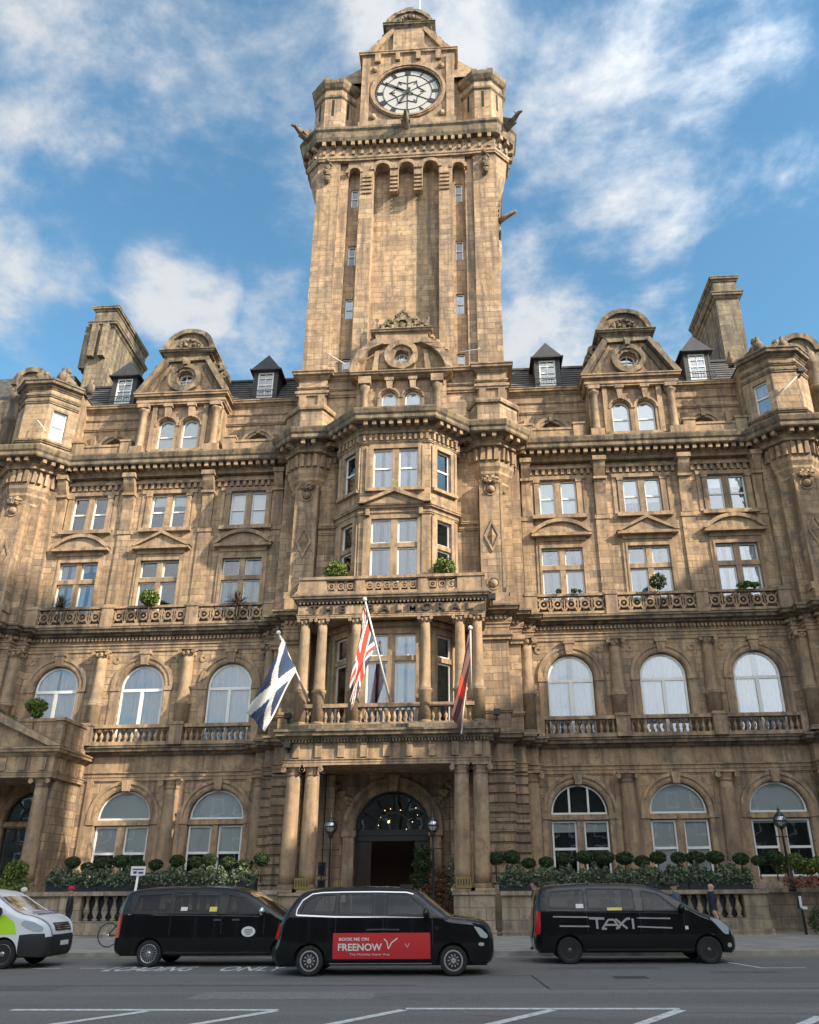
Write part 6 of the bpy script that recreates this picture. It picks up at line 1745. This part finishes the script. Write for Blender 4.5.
vr = carrier('taxi_van', 'black minibus taxi lettered TAXI in silver along its side, parked on the right', 'taxi', 5.55, -19.05, .95, wheel='steel')
q = vr.q
for P_ in ([(-.34, 1.0), (.48, .985)], [(1.62, .965), (2.4, .95)], [(-.2, .80), (.5, .79)], [(1.62, .78), (2.42, .75)]):
    a, b = P_; vr.line(q([a, ((a[0] + b[0]) / 2, (a[1] + b[1]) / 2), b]), .028, .006, 'silver_film', 'side_stripe', side=(-1,))
# TAXI: the letters are drawn out wide, each a silver bar figure
def bars(c, segs, w, name='taxi_lettering'):
    m = MB()
    for (a, b) in segs:
        A, B = Vector(a), Vector(b); n_ = 5; d = (B - A).normalized(); nn = Vector((-d.y, d.x)) * w / 2
        L = [[m.P(p.x + sg * nn.x, -(c.W(p.x + sg * nn.x, p.y) + .008), p.y + sg * nn.y) for p in (A + (B - A) * k / n_ for k in range(n_ + 1))] for sg in (-1, 1)]
        for k in range(n_): m.F([L[0][k], L[0][k + 1], L[1][k + 1], L[1][k]])
    return m.build(name, M['silver_film'], c.t)
Q = lambda x, z: (x - 1.6, z)
bars(vr, [(Q(.5, .965), Q(.86, .955)), (Q(.68, .95), Q(.68, .74))], .05); 
bars(vr, [(Q(.8, .745), Q(.95, .93)), (Q(.95, .93), Q(1.08, .93)), (Q(1.08, .93), Q(1.2, .745)), (Q(.88, .82), Q(1.14, .82)), (Q(.78, .74), Q(.9, .74))], .042)
bars(vr, [(Q(1.12, .945), Q(1.38, .74)), (Q(1.12, .735), Q(1.38, .95))], .046); bars(vr, [(Q(1.52, .955), Q(1.52, .73)), (Q(1.38, .95), Q(1.46, .95))], .05)
vr.mapped(q([(.22, 1.18), (.4, 1.18), (.4, 1.27), (.22, 1.27)]), [], .006, 'sticker_white', 'window_sticker', side=(-1,))
vr.mapped(q([(.95, 1.13), (1.3, 1.13), (1.3, 1.19), (.95, 1.19)]), [], .006, 'sticker_yellow', 'window_sticker', side=(-1,))
vr.mapped(q([(2.72, .72), (2.79, .72), (2.79, .79), (2.72, .79)]), [], .006, 'sticker_white', 'side_repeater', side=(-1,))
# ---- white van with hi-vis flank at the left edge
T = smooth_path([(-4.4, .26), (-4.5, .4), (-4.5, 1.5), (-4.4, 1.7), (-3.5, 1.74), (-2.0, 1.72), (-1.2, 1.66), (-.95, 1.58), (-.5, 1.3), (-.2, 1.15), (.1, 1.1), (.35, 1.0), (.5, .85), (.55, .6), (.55, .32), (.45, .24)], 1)
wv = Car('white_van', 'white van with a bright yellow green side panel and black bumper at the left edge', 'van', -7.22, -20.05, .93, T, .24, (-3.5, -.45), .36, 'white_paint', belt=1.14, tumble=.22)
wv.build(.31, [rounded([(-1.75, 1.14), (-.72, 1.14), (-1.2, 1.5), (-1.75, 1.55)], 1)], idx(T, -.95, -.2, 1.14), None, 'carglass_clear')
for x in wv.wheels: wv.wheel(x, .31, 'star')
wv.mapped([(-4.4, .72), (-.16, .72), (-.26, .98), (-.5, 1.12), (-4.4, 1.13)], [], .004, 'hivis', 'side_panel', side=(-1, 1))
wv.mapped([(-.06, .26), (.42, .26), (.48, .6), (.42, .72), (.0, .72), (-.03, .66), (-.06, .4)], [], .006, 'plastic', 'bumper', side=(-1, 1), step=.06)
wv.bodyobj.data.materials.append(M['plastic'])
for p in wv.bodyobj.data.polygons:
    if p.center.z < .71 and p.center.x > -.08: p.material_index = 1
# front face pieces: they follow the rounded nose
def nose_patch(c, y0, y1, z0, z1, e, mat, name, parent=None, ny=14, nz=4, fx=None):
    m = MB(); m.smooth = True
    tops = c.top
    def X(z):
        best = None
        for a, b in zip(tops, tops[1:]):
            if a[1] != b[1] and a[0] > .2 and min(a[1], b[1]) <= z <= max(a[1], b[1]): t = (z - a[1]) / (b[1] - a[1]); x = a[0] + t * (b[0] - a[0]); best = x if best is None else max(best, x)
        return best if best is not None else tops[-1][0]
    rows = []
    for i in range(nz + 1):
        z = z0 + (z1 - z0) * i / nz; r = []
        for j in range(ny + 1):
            y = y0 + (y1 - y0) * j / ny; w = c.W(X(z), z) - .11; u = min(1, abs(y) / w); r.append(m.P(X(z) + .035 * (1 - u * u) + e - max(0, abs(y) - w) * .8, y, z))
        rows.append(r)
    for i in range(nz):
        for j in range(ny): m.F([rows[i][j], rows[i][j + 1], rows[i + 1][j + 1], rows[i + 1][j]])
    return m.build(name, M[mat], parent or c.t)
nose_patch(wv, -.72, .72, .27, .7, .012, 'plastic', 'bumper'); gr = nose_patch(wv, -.42, .42, .78, .95, .014, 'plastic', 'grille')
for z in (.82, .865, .91): nose_patch(wv, -.36, .36, z - .008, z + .008, .02, 'chrome', 'grille_bar', gr, nz=1)
nose_patch(wv, -.22, .22, .46, .56, .03, 'sticker_white', 'number_plate', nz=1, ny=4)
for sg in (-1, 1):
    wv.mapped(rounded([(-.1, .93), (.2, .78), (.38, .76), (.40, .86), (.2, .98), (-.05, 1.02)], 2), [], .006, 'head_lamp', 'headlight', side=(sg,), step=.05)
m = MB(); random.seed(5)
for k in range(9):
    y = -.5 + k * .12
    for r_ in range(2):
        X = .12 - r_ * .13; Z = 1.105 + r_ * .045 + .03 * (1 - (y / .8) ** 2); i = [m.P(X, y, Z), m.P(X, y + .085, Z), m.P(X - .07, y + .085, Z + .03), m.P(X - .07, y, Z + .03)]; m.F(i)
m.build('bonnet_lettering', M['navy_ink'], wv.t); mirror_part(wv, -.62, .92, 1.2, 'plastic'); wv.seats([-1.9])
wv.box('dashboard', 'plastic', -.75, -.3, -.7, .7, .95, 1.08)
for c in (cab, vl, vr):
    x = {'taxi': 2.45 - 1.38, 'people_carrier': 2.75 - 1.6, 'taxi_van': 2.75 - 1.6}[c.t.name.split('.')[0]]
    c.box('dashboard', 'plastic', x - .1, x + .25, -.7, .7, .9, 1.05)
    m = MB(); m.ring(0, 0, .15, .18, -.015, .015, 16); o = m.build('steering_wheel', M['plastic'], c.t); o.location = (x - .2, .38, 1.08); o.rotation_euler = (0, 0, PI / 2)

# ================================================================== people
def skin_person(name, label, loc, rz, J, cloth, hair=None, legs=None, head_h=1.66, skin=(.42, .24, .17), hat=None):
    """J: dict joint -> (x,y,z) facing +x ; one continuous skinned body"""
    E_ = [('pelvis', 'waist', .15, .14), ('waist', 'chest', .14, .17), ('chest', 'neckb', .17, .085), ('neckb', 'neck', .085, .06), ('neck', 'chin', .06, .082), ('chin', 'head', .085, .1), ('head', 'crown', .1, .06)]
    for q in 'LR':
        E_ += [('chest', 'sh' + q, .17, .085), ('sh' + q, 'el' + q, .075, .052), ('el' + q, 'wr' + q, .05, .032), ('wr' + q, 'hd' + q, .032, .038), ('hd' + q, 'ft' + q, .038, .02), ('hd' + q, 'th' + q, .038, .014), ('pelvis', 'hp' + q, .15, .11), ('hp' + q, 'kn' + q, .105, .068), ('kn' + q, 'an' + q, .066, .045), ('an' + q, 'to' + q, .05, .04)]
    names = []; rad = {}
    for a, b, ra, rb in E_:
        for n_, r_ in ((a, ra), (b, rb)):
            if n_ not in names: names.append(n_)
            rad[n_] = r_
    me = bpy.data.meshes.new(name); me.from_pydata([J[n_] for n_ in names], [(names.index(a), names.index(b)) for a, b, _, _ in E_], [])
    ob = bpy.data.objects.new(name, me); col.objects.link(ob)
    md = ob.modifiers.new('skin', 'SKIN'); ob.modifiers.new('sub', 'SUBSURF').levels = 2
    for i, v in enumerate(me.skin_vertices[0].data):
        r_ = rad[names[i]]; v.radius = (r_, r_ * (.8 if names[i] in ('chest', 'waist', 'pelvis') else 1)); v.use_root = names[i] == 'pelvis'
    bpy.context.view_layer.update()
    m2 = bpy.data.meshes.new_from_object(ob.evaluated_get(bpy.context.evaluated_depsgraph_get()))
    bpy.data.objects.remove(ob); bpy.data.meshes.remove(me)
    for mt in (cloth, legs or M['suit_leg'], simple('skin_tone', skin, .55)): m2.materials.append(mt)
    nz = J['neck'][2] - .02
    for p in m2.polygons:
        c = p.center; p.use_smooth = True
        hand = any((c - Vector(J[h_])).length < .11 for h_ in ('hdL', 'hdR', 'ftL', 'ftR'))
        p.material_index = 2 if (c.z > nz or hand) else 1 if c.z < J['pelvis'][2] - .02 and min((c - Vector(J[e])).length for e in ('elL', 'elR', 'wrL', 'wrR')) > .15 else 0
    o = bpy.data.objects.new(name, m2); col.objects.link(o); o.location = loc; o.rotation_euler.z = rz; tag(o, label, 'person')
    h = Vector(J['head']); f = MB()
    # face: nose, brow, eyes, mouth, ears
    f.sphere(tuple(h + Vector((.098, 0, -.02))), .018, 7, 5, 1.5); 
    for q in (-1, 1): f.sphere(tuple(h + Vector((-.0, q * .098, -.01))), .028, 7, 5, 1.3, .6, .4)
    f.build('nose_and_ears', simple('skin_tone', skin, .55), o)
    e = MB()
    for q in (-1, 1): e.sphere(tuple(h + Vector((.088, q * .035, .015))), .012, 6, 4)
    e.box(h.x + .086, h.x + .092, h.y - .025, h.y + .025, h.z - .062, h.z - .055); e.build('eyes_and_mouth', M['iron'], o)
    if hair:
        m = MB(); m.sphere(tuple(h + Vector((-.02, 0, .035))), .112, 14, 9, .95); m.v = [(a, b, max(c, h.z - .03) if a < h.x + .02 else max(c, h.z + .055)) for a, b, c in m.v]; m.build('hair', hair, o)
    if hat:
        m = MB(); m.sphere(tuple(h + Vector((0, 0, .05))), .125, 14, 9, .95); m.v = [(a, b, max(c, h.z + .03)) for a, b, c in m.v]
        m.box(h.x + .05, h.x + .2, h.y - .08, h.y + .08, h.z + .03, h.z + .045); m.build('hat', hat, o)
    return o
M['suit_leg'] = simple('dark_trousers', (.02, .022, .03), .85)
STAND = dict(pelvis=(0, 0, .93), waist=(.0, 0, 1.08), chest=(.01, 0, 1.3), neckb=(0, 0, 1.45), neck=(.01, 0, 1.5), chin=(.025, 0, 1.555), head=(.02, 0, 1.63), crown=(.01, 0, 1.7))
def pose(arm=.0, stride=.15, lean=0):
    J = dict(STAND)
    for q, s_ in (('L', 1), ('R', -1)):
        J['sh' + q] = (0, s_ * .19, 1.42); J['el' + q] = (s_ * arm * .5 - .03, s_ * .24, 1.14); J['wr' + q] = (s_ * arm + .06, s_ * .24, .92); J['hd' + q] = (s_ * arm + .09, s_ * .24, .85); J['ft' + q] = (s_ * arm + .11, s_ * .235, .77); J['th' + q] = (s_ * arm + .14, s_ * .2, .81)
        J['hp' + q] = (0, s_ * .1, .88); J['kn' + q] = (-s_ * stride * .5 + .04, s_ * .1, .5); J['an' + q] = (-s_ * stride - .02, s_ * .1, .09); J['to' + q] = (-s_ * stride + .14, s_ * .12, .045)
    return J
def sit(hands=.42):
    J = dict(STAND)
    for q, s_ in (('L', 1), ('R', -1)):
        J['sh' + q] = (0, s_ * .19, 1.42); J['el' + q] = (.12, s_ * .24, 1.2); J['wr' + q] = (hands - .08, s_ * .17, 1.27); J['hd' + q] = (hands, s_ * .15, 1.3); J['ft' + q] = (hands + .06, s_ * .13, 1.3); J['th' + q] = (hands + .03, s_ * .11, 1.33)
        J['hp' + q] = (.03, s_ * .1, .9); J['kn' + q] = (.42, s_ * .13, .93); J['an' + q] = (.5, s_ * .13, .52); J['to' + q] = (.66, s_ * .13, .47)
    return J
nav = simple('navy_suit', (.018, .022, .04), .85); grey_j = simple('blue_grey_jacket', (.08, .10, .14), .85); blk = simple('black_coat', (.015, .015, .018), .85)
blue = simple('blue_shirt', (.05, .16, .36), .8); redt = simple('red_shirt', (.55, .03, .02), .8); wht = simple('white_cloth', (.7, .68, .64), .8); redh = simple('red_wool', (.35, .02, .03), .9); dkhair = simple('dark_hair', (.02, .015, .01), .7); whair = simple('white_hair', (.6, .56, .52), .8)
skin_person('person', 'bald elderly man in a dark navy suit walking on the pavement before the balusters', (10.9, -12.6, 0.0), R(0), pose(.1, .2), nav, skin=(.55, .33, .25))
skin_person('person', 'person in a dark coat and red hat standing behind the white van', (-10.45, -11.5, 0.0), R(200), pose(.03, .05), blk, hat=redh)
skin_person('person', 'person in blue grey jacket with a dark cap seen behind the right taxi windscreen', (9.7, -13.0, 0.0), R(180), pose(.05, .15), grey_j, hat=dkhair)
skin_person('person', 'person in a navy jacket half hidden behind the tail of the right taxi', (5.05, -16.9, .09), R(170), pose(.05, .1), nav, hair=dkhair)
skin_person('person', 'pale haired person just above the bonnet of the white van', (-11.7, -12.4, 0.0), R(150), pose(.05, .1), grey_j, hair=whair)
def seated(c, x, y, label, cloth, **k):
    o = skin_person('person', label, (c.t.location.x + x, c.t.location.y + y, .0), 0, sit(), cloth, **k); o.scale = (.88, .88, .88); o.location.z = .0; o.location.z = .62 - .93 * .88 + .22; return o
seated(vl, .68, -.36, 'driver in a blue shirt at the wheel of the black people carrier', blue, hair=dkhair)
seated(vr, .55, -.36, 'driver in a red shirt at the wheel of the right taxi', redt, hair=dkhair)
seated(vr, -.45, -.36, 'passenger with a white headscarf in the middle row of the right taxi', blk, hair=wht)

# ================================================================== bicycle, sign, added shade blocks
t = thing('bicycle', 'dark bicycle leaning on the pavement behind the tail of the black people carrier', 'bicycle', (-7.88, -14.2, .055))
def wheel_b(x):
    m = MB(); m.ring(x, .34, .315, .34, -.012, .012, 32); o = m.build('wheel', M['rubber'], t); m = MB(); m.ring(x, .34, .3, .315, -.01, .01, 32)
    for k in range(16):
        a = PI * k / 8; m.tube([(x, 0, .34), (x + .3 * math.cos(a), 0, .34 + .3 * math.sin(a))], .0025, 4)
    m.sphere((x, 0, .34), .03, 8, 6); m.build('rim', M['chrome'], o)
wheel_b(0); wheel_b(1.02)
m = MB()
for a, b in (((0, 0, .34), (.42, 0, .3)), ((.42, 0, .3), (.3, 0, .82)), ((0, 0, .34), (.32, 0, .72)), ((.42, 0, .3), (.86, 0, .78)), ((.32, 0, .76), (.84, 0, .86)), ((.84, 0, .92), (1.02, 0, .34))): m.tube([a, b], .018, 7)
m.build('frame', M['iron'], t)
m = MB(); m.sphere((.28, 0, .88), .1, 10, 6, .3, 1.3, .7); m.tube([(.3, 0, .8), (.29, 0, .88)], .014, 6); m.build('saddle', M['plastic'], t)
m = MB(); m.tube([(.83, 0, .9), (.82, 0, 1.0)], .015, 6); m.tube([(.95, -.22, .98), (.84, -.2, 1.0), (.82, 0, 1.0), (.84, .2, 1.0), (.95, .22, .98)], .015, 6); m.build('handlebar', M['iron'], t)
m = MB(); m.ring(.42, .3, .07, .09, -.05, -.03, 14); m.tube([(.42, -.05, .3), (.3, -.07, .18)], .012, 5); m.box(.24, .36, -.14, -.06, .165, .19); m.build('crank', M['chrome'], t)
t = thing('sign_post', 'small white street sign on a leaning white post behind the black people carrier', 'sign', (-8.5, -11, -.01))
m = MB(); m.tube([(0, 0, 0), (.14, 0, 2.2)], .045, 8); m.build('post', M['pole'], t); m = MB(); m.box(-.12, .4, -.06, -.03, 2.12, 2.42); b_ = m.build('board', M['sticker_white'], t)
m = MB(); m.box(-.06, .34, -.066, -.06, 2.3, 2.34); m.box(-.02, .1, -.066, -.06, 2.18, 2.26); m.box(.16, .34, -.066, -.06, 2.18, 2.24); m.build('sign_marks', M['navy_ink'], b_)
t = thing('notice_board', 'small tilted white notice on a black frame at the right end of the wall', 'notice', (16.0, -5.9, -.1))
m = MB(); m.prism([(-.16, .9), (.02, .9), (.1, 1.5), (-.1, 1.5)], -.03, .0); m.build('frame', M['iron'], t); m = MB(); m.prism([(-.06, .95), (.02, .95), (.04, 1.35), (-.06, 1.35)], -.05, -.03); m.prism([(-.02, .9), (.2, .88), (.2, .98), (0, 1.0)], -.05, -.03); m.build('notice', M['sticker_white'], t)
m = MB(); m.box(-.05, .05, -.02, .02, 0, .92); m.build('post', M['iron'], t)

# unseen blocks added out of the picture, sized to shade the street and lower storeys
M['far_stone'] = stone('shade_block_stone', (.5, .43, .34), True, 1, .4, .2, .5)  # pale tone set to bounce light back into the street
def block(x0, x1, y0, y1, h, label):
    t = thing('shade_block', label, 'building', ((x0 + x1) / 2, (y0 + y1) / 2, 0)); o = t.location
    m = MB(); m.box(x0 - o.x, x1 - o.x, y0 - o.y, y1 - o.y, -.2, h); m.build('wall', M['far_stone'], t)
    m = MB(); m.box(x0 - o.x - .5, x1 - o.x + .5, y0 - o.y - .5, y1 - o.y + .5, h, h + .6); m.build('roof', M['slate'], t)
    m = MB()
    for z in range(3, int(h) - 2, 4):
        for k in range(int((y1 - y0) / 4)): y = y0 - o.y + 2 + k * 4; m.box(x0 - o.x - .03, x0 - o.x + .05, y - .7, y + .7, z, z + 2.2)
    m.build('windows', M['slate'], t)
block(46, 60, -36.1, -3, 36.5, 'plain stone block added across the side street to cast shade, outside the picture')
block(46, 51, -72, -36.5, 62, 'tall stone block added further along the street to cast shade, outside the picture')
M['shop_stone'] = simple('shop_stone', (.12, .10, .08), .85, noise=.4, nscale=.6); rn2 = random.Random(4); x = -95
tones = ['pale', 'brown', 'grey', 'tall pale', 'narrow', 'squat', 'wide brown', 'wide grey', 'low', 'stepped', 'corner']
k = 0
while x < 40:
    wd = rn2.uniform(10, 17); h = rn2.choice((12.5, 13.5, 14.5)); y1 = -64
    t = thing('shop_building', '%s stone shop building in the terrace behind the viewer, outside the picture' % tones[k % 11], 'building', (x + wd / 2, y1 - 6, 0), 0, 'terrace behind the viewer')
    m = MB(); m.box(-wd / 2, wd / 2, -6, 6, -.2, h); m.build('wall', M['shop_stone'], t)
    m = MB(); m.box(-wd / 2 - .1, wd / 2 + .1, -6.2, 6.3, h, h + .5); m.build('roof', M['slate'], t)
    for z in range(1, int(h) - 2, 3):
        for q in range(int(wd / 3)):
            X = -wd / 2 + 1.6 + q * 3; m = MB(); m.box(X - .75, X + .75, 5.97, 6.06, z, z + 2); o = m.build('window', M['white'], t); m = MB(); m.box(X - .6, X + .6, 6.05, 6.1, z + .15, z + 1.85); m.build('pane', M['slate'], o)
    x += wd + .3; k += 1
# ================================================================== world, sun, camera
w = bpy.data.worlds.new('World'); sc.world = w; w.use_nodes = True
n = w.node_tree.nodes; l = w.node_tree.links; n.clear()
SUN_AZ, SUN_EL = R(62), R(31)      # azimuth from the street normal towards the right
out = n.new('ShaderNodeOutputWorld'); bg = n.new('ShaderNodeBackground'); l.new(bg.outputs[0], out.inputs[0])
sky = n.new('ShaderNodeTexSky'); sky.sky_type = 'NISHITA'; sky.sun_disc = False
sky.sun_elevation = SUN_EL; sky.sun_rotation = PI - SUN_AZ
sky.air_density = 1.0; sky.dust_density = .6; sky.ozone_density = 2.2
bg.inputs[1].default_value = SKY_STR = .15
tc = n.new('ShaderNodeTexCoord')
def vm(op, a, b=None):
    x = n.new('ShaderNodeVectorMath'); x.operation = op
    for i, v in ((0, a), (1, b)):
        if v is None: continue
        if isinstance(v, tuple): x.inputs[i].default_value = v
        else: l.new(v, x.inputs[i])
    return x
def mm(op, a, b=None, c=None, clamp=False):
    x = n.new('ShaderNodeMath'); x.operation = op; x.use_clamp = clamp
    for i, v in ((0, a), (1, b), (2, c)):
        if v is None: continue
        if isinstance(v, (int, float)): x.inputs[i].default_value = v
        else: l.new(v, x.inputs[i])
    return x.outputs[0]
# clouds are laid out on a plane high above: project the view direction on to it
sp = n.new('ShaderNodeSeparateXYZ'); l.new(tc.outputs['Generated'], sp.inputs[0])
zc = mm('MAXIMUM', sp.outputs[2], .06); zc = mm('ADD', zc, .12)
px = mm('DIVIDE', sp.outputs[0], zc); py = mm('DIVIDE', sp.outputs[1], zc)
cb = n.new('ShaderNodeCombineXYZ'); l.new(px, cb.inputs[0]); l.new(py, cb.inputs[1])
def nz(scale, det, off, rough=.55, dist=0.0):
    mp = n.new('ShaderNodeMapping'); mp.inputs['Location'].default_value = off
    l.new(cb.outputs[0], mp.inputs[0]); t = n.new('ShaderNodeTexNoise'); t.inputs['Scale'].default_value = scale; t.inputs['Detail'].default_value = det
    t.inputs['Roughness'].default_value = rough; t.inputs['Distortion'].default_value = dist; l.new(mp.outputs[0], t.inputs['Vector']); return t.outputs[0]
base_n = nz(3.6, 12, (3.1, 1.7, 0), .6, .25)
fine = nz(10, 8, (1, 4, 2), .62)
dens = mm('MULTIPLY_ADD', fine, .65, mm('MULTIPLY_ADD', base_n, 1.9, -.40))
# heavier banks and clear gaps, each given by a direction in the sky: (dir, width, weight)
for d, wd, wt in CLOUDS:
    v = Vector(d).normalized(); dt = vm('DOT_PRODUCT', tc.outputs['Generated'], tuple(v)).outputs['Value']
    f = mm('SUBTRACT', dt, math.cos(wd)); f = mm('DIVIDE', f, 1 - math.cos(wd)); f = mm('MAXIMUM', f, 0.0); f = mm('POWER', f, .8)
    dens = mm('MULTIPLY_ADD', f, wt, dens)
mr = n.new('ShaderNodeMapRange'); mr.interpolation_type = 'SMOOTHSTEP'; mr.inputs[1].default_value = .74; mr.inputs[2].default_value = 1.36; l.new(dens, mr.inputs[0])
amt = mm('MULTIPLY', mr.outputs[0], .95)
# cloud colour: sunlit white with soft grey bellies
m2 = n.new('ShaderNodeMapRange'); m2.inputs[1].default_value = .8; m2.inputs[2].default_value = 1.25; l.new(dens, m2.inputs[0])
cc = n.new('ShaderNodeMix'); cc.data_type = 'RGBA'; l.new(m2.outputs[0], cc.inputs[0])
K_ = 1 / SKY_STR
cc.inputs[6].default_value = (.19 * K_, .25 * K_, .33 * K_, 1); cc.inputs[7].default_value = (.37 * K_, .38 * K_, .39 * K_, 1)
# clouds glow brighter towards the sun
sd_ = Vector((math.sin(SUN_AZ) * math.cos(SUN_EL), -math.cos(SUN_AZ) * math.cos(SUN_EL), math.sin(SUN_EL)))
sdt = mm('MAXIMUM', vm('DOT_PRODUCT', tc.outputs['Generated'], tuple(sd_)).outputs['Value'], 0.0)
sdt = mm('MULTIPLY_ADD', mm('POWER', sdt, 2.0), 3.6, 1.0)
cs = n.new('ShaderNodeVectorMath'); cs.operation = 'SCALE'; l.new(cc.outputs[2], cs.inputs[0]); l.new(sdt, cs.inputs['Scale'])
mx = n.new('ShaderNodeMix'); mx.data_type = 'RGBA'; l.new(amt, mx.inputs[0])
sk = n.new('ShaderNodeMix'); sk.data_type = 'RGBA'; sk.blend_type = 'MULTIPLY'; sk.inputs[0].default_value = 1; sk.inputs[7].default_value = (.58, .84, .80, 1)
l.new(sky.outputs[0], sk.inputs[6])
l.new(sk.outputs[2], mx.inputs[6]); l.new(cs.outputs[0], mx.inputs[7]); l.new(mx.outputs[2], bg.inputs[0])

sl = bpy.data.lights.new('sun', 'SUN'); sl.energy = 3.9; sl.angle = R(.6); sl.color = (1, .86, .66)
so = bpy.data.objects.new('sun', sl); col.objects.link(so)
d = Vector((math.sin(SUN_AZ) * math.cos(SUN_EL), -math.cos(SUN_AZ) * math.cos(SUN_EL), math.sin(SUN_EL)))
so.rotation_euler = (-d).to_track_quat('-Z', 'Y').to_euler(); so.location = (0, 0, 90)

cd = bpy.data.cameras.new('camera'); co = bpy.data.objects.new('camera', cd); col.objects.link(co); sc.camera = co
yaw, pitch, roll = -.0619, .4278, -.0079
fw = Vector((math.sin(yaw) * math.cos(pitch), math.cos(yaw) * math.cos(pitch), math.sin(pitch)))
rt = Vector((math.cos(yaw), -math.sin(yaw), 0)); up = rt.cross(fw)
r2 = rt * math.cos(roll) + up * math.sin(roll); u2 = -rt * math.sin(roll) + up * math.cos(roll)
mt = Matrix((r2, u2, -fw)).transposed().to_4x4(); mt.translation = Vector((3.2295, -42, 1.6521)); co.matrix_world = mt
cd.sensor_fit = 'VERTICAL'; cd.sensor_height = 36; cd.lens = 823.98 / 1024 * 36
cd.clip_start = .1; cd.clip_end = 3000
vs_ = sc.view_settings; vs_.view_transform = 'Standard'; vs_.look = 'None'; vs_.exposure = EXPO; vs_.gamma = 1; vs_.use_curve_mapping = False
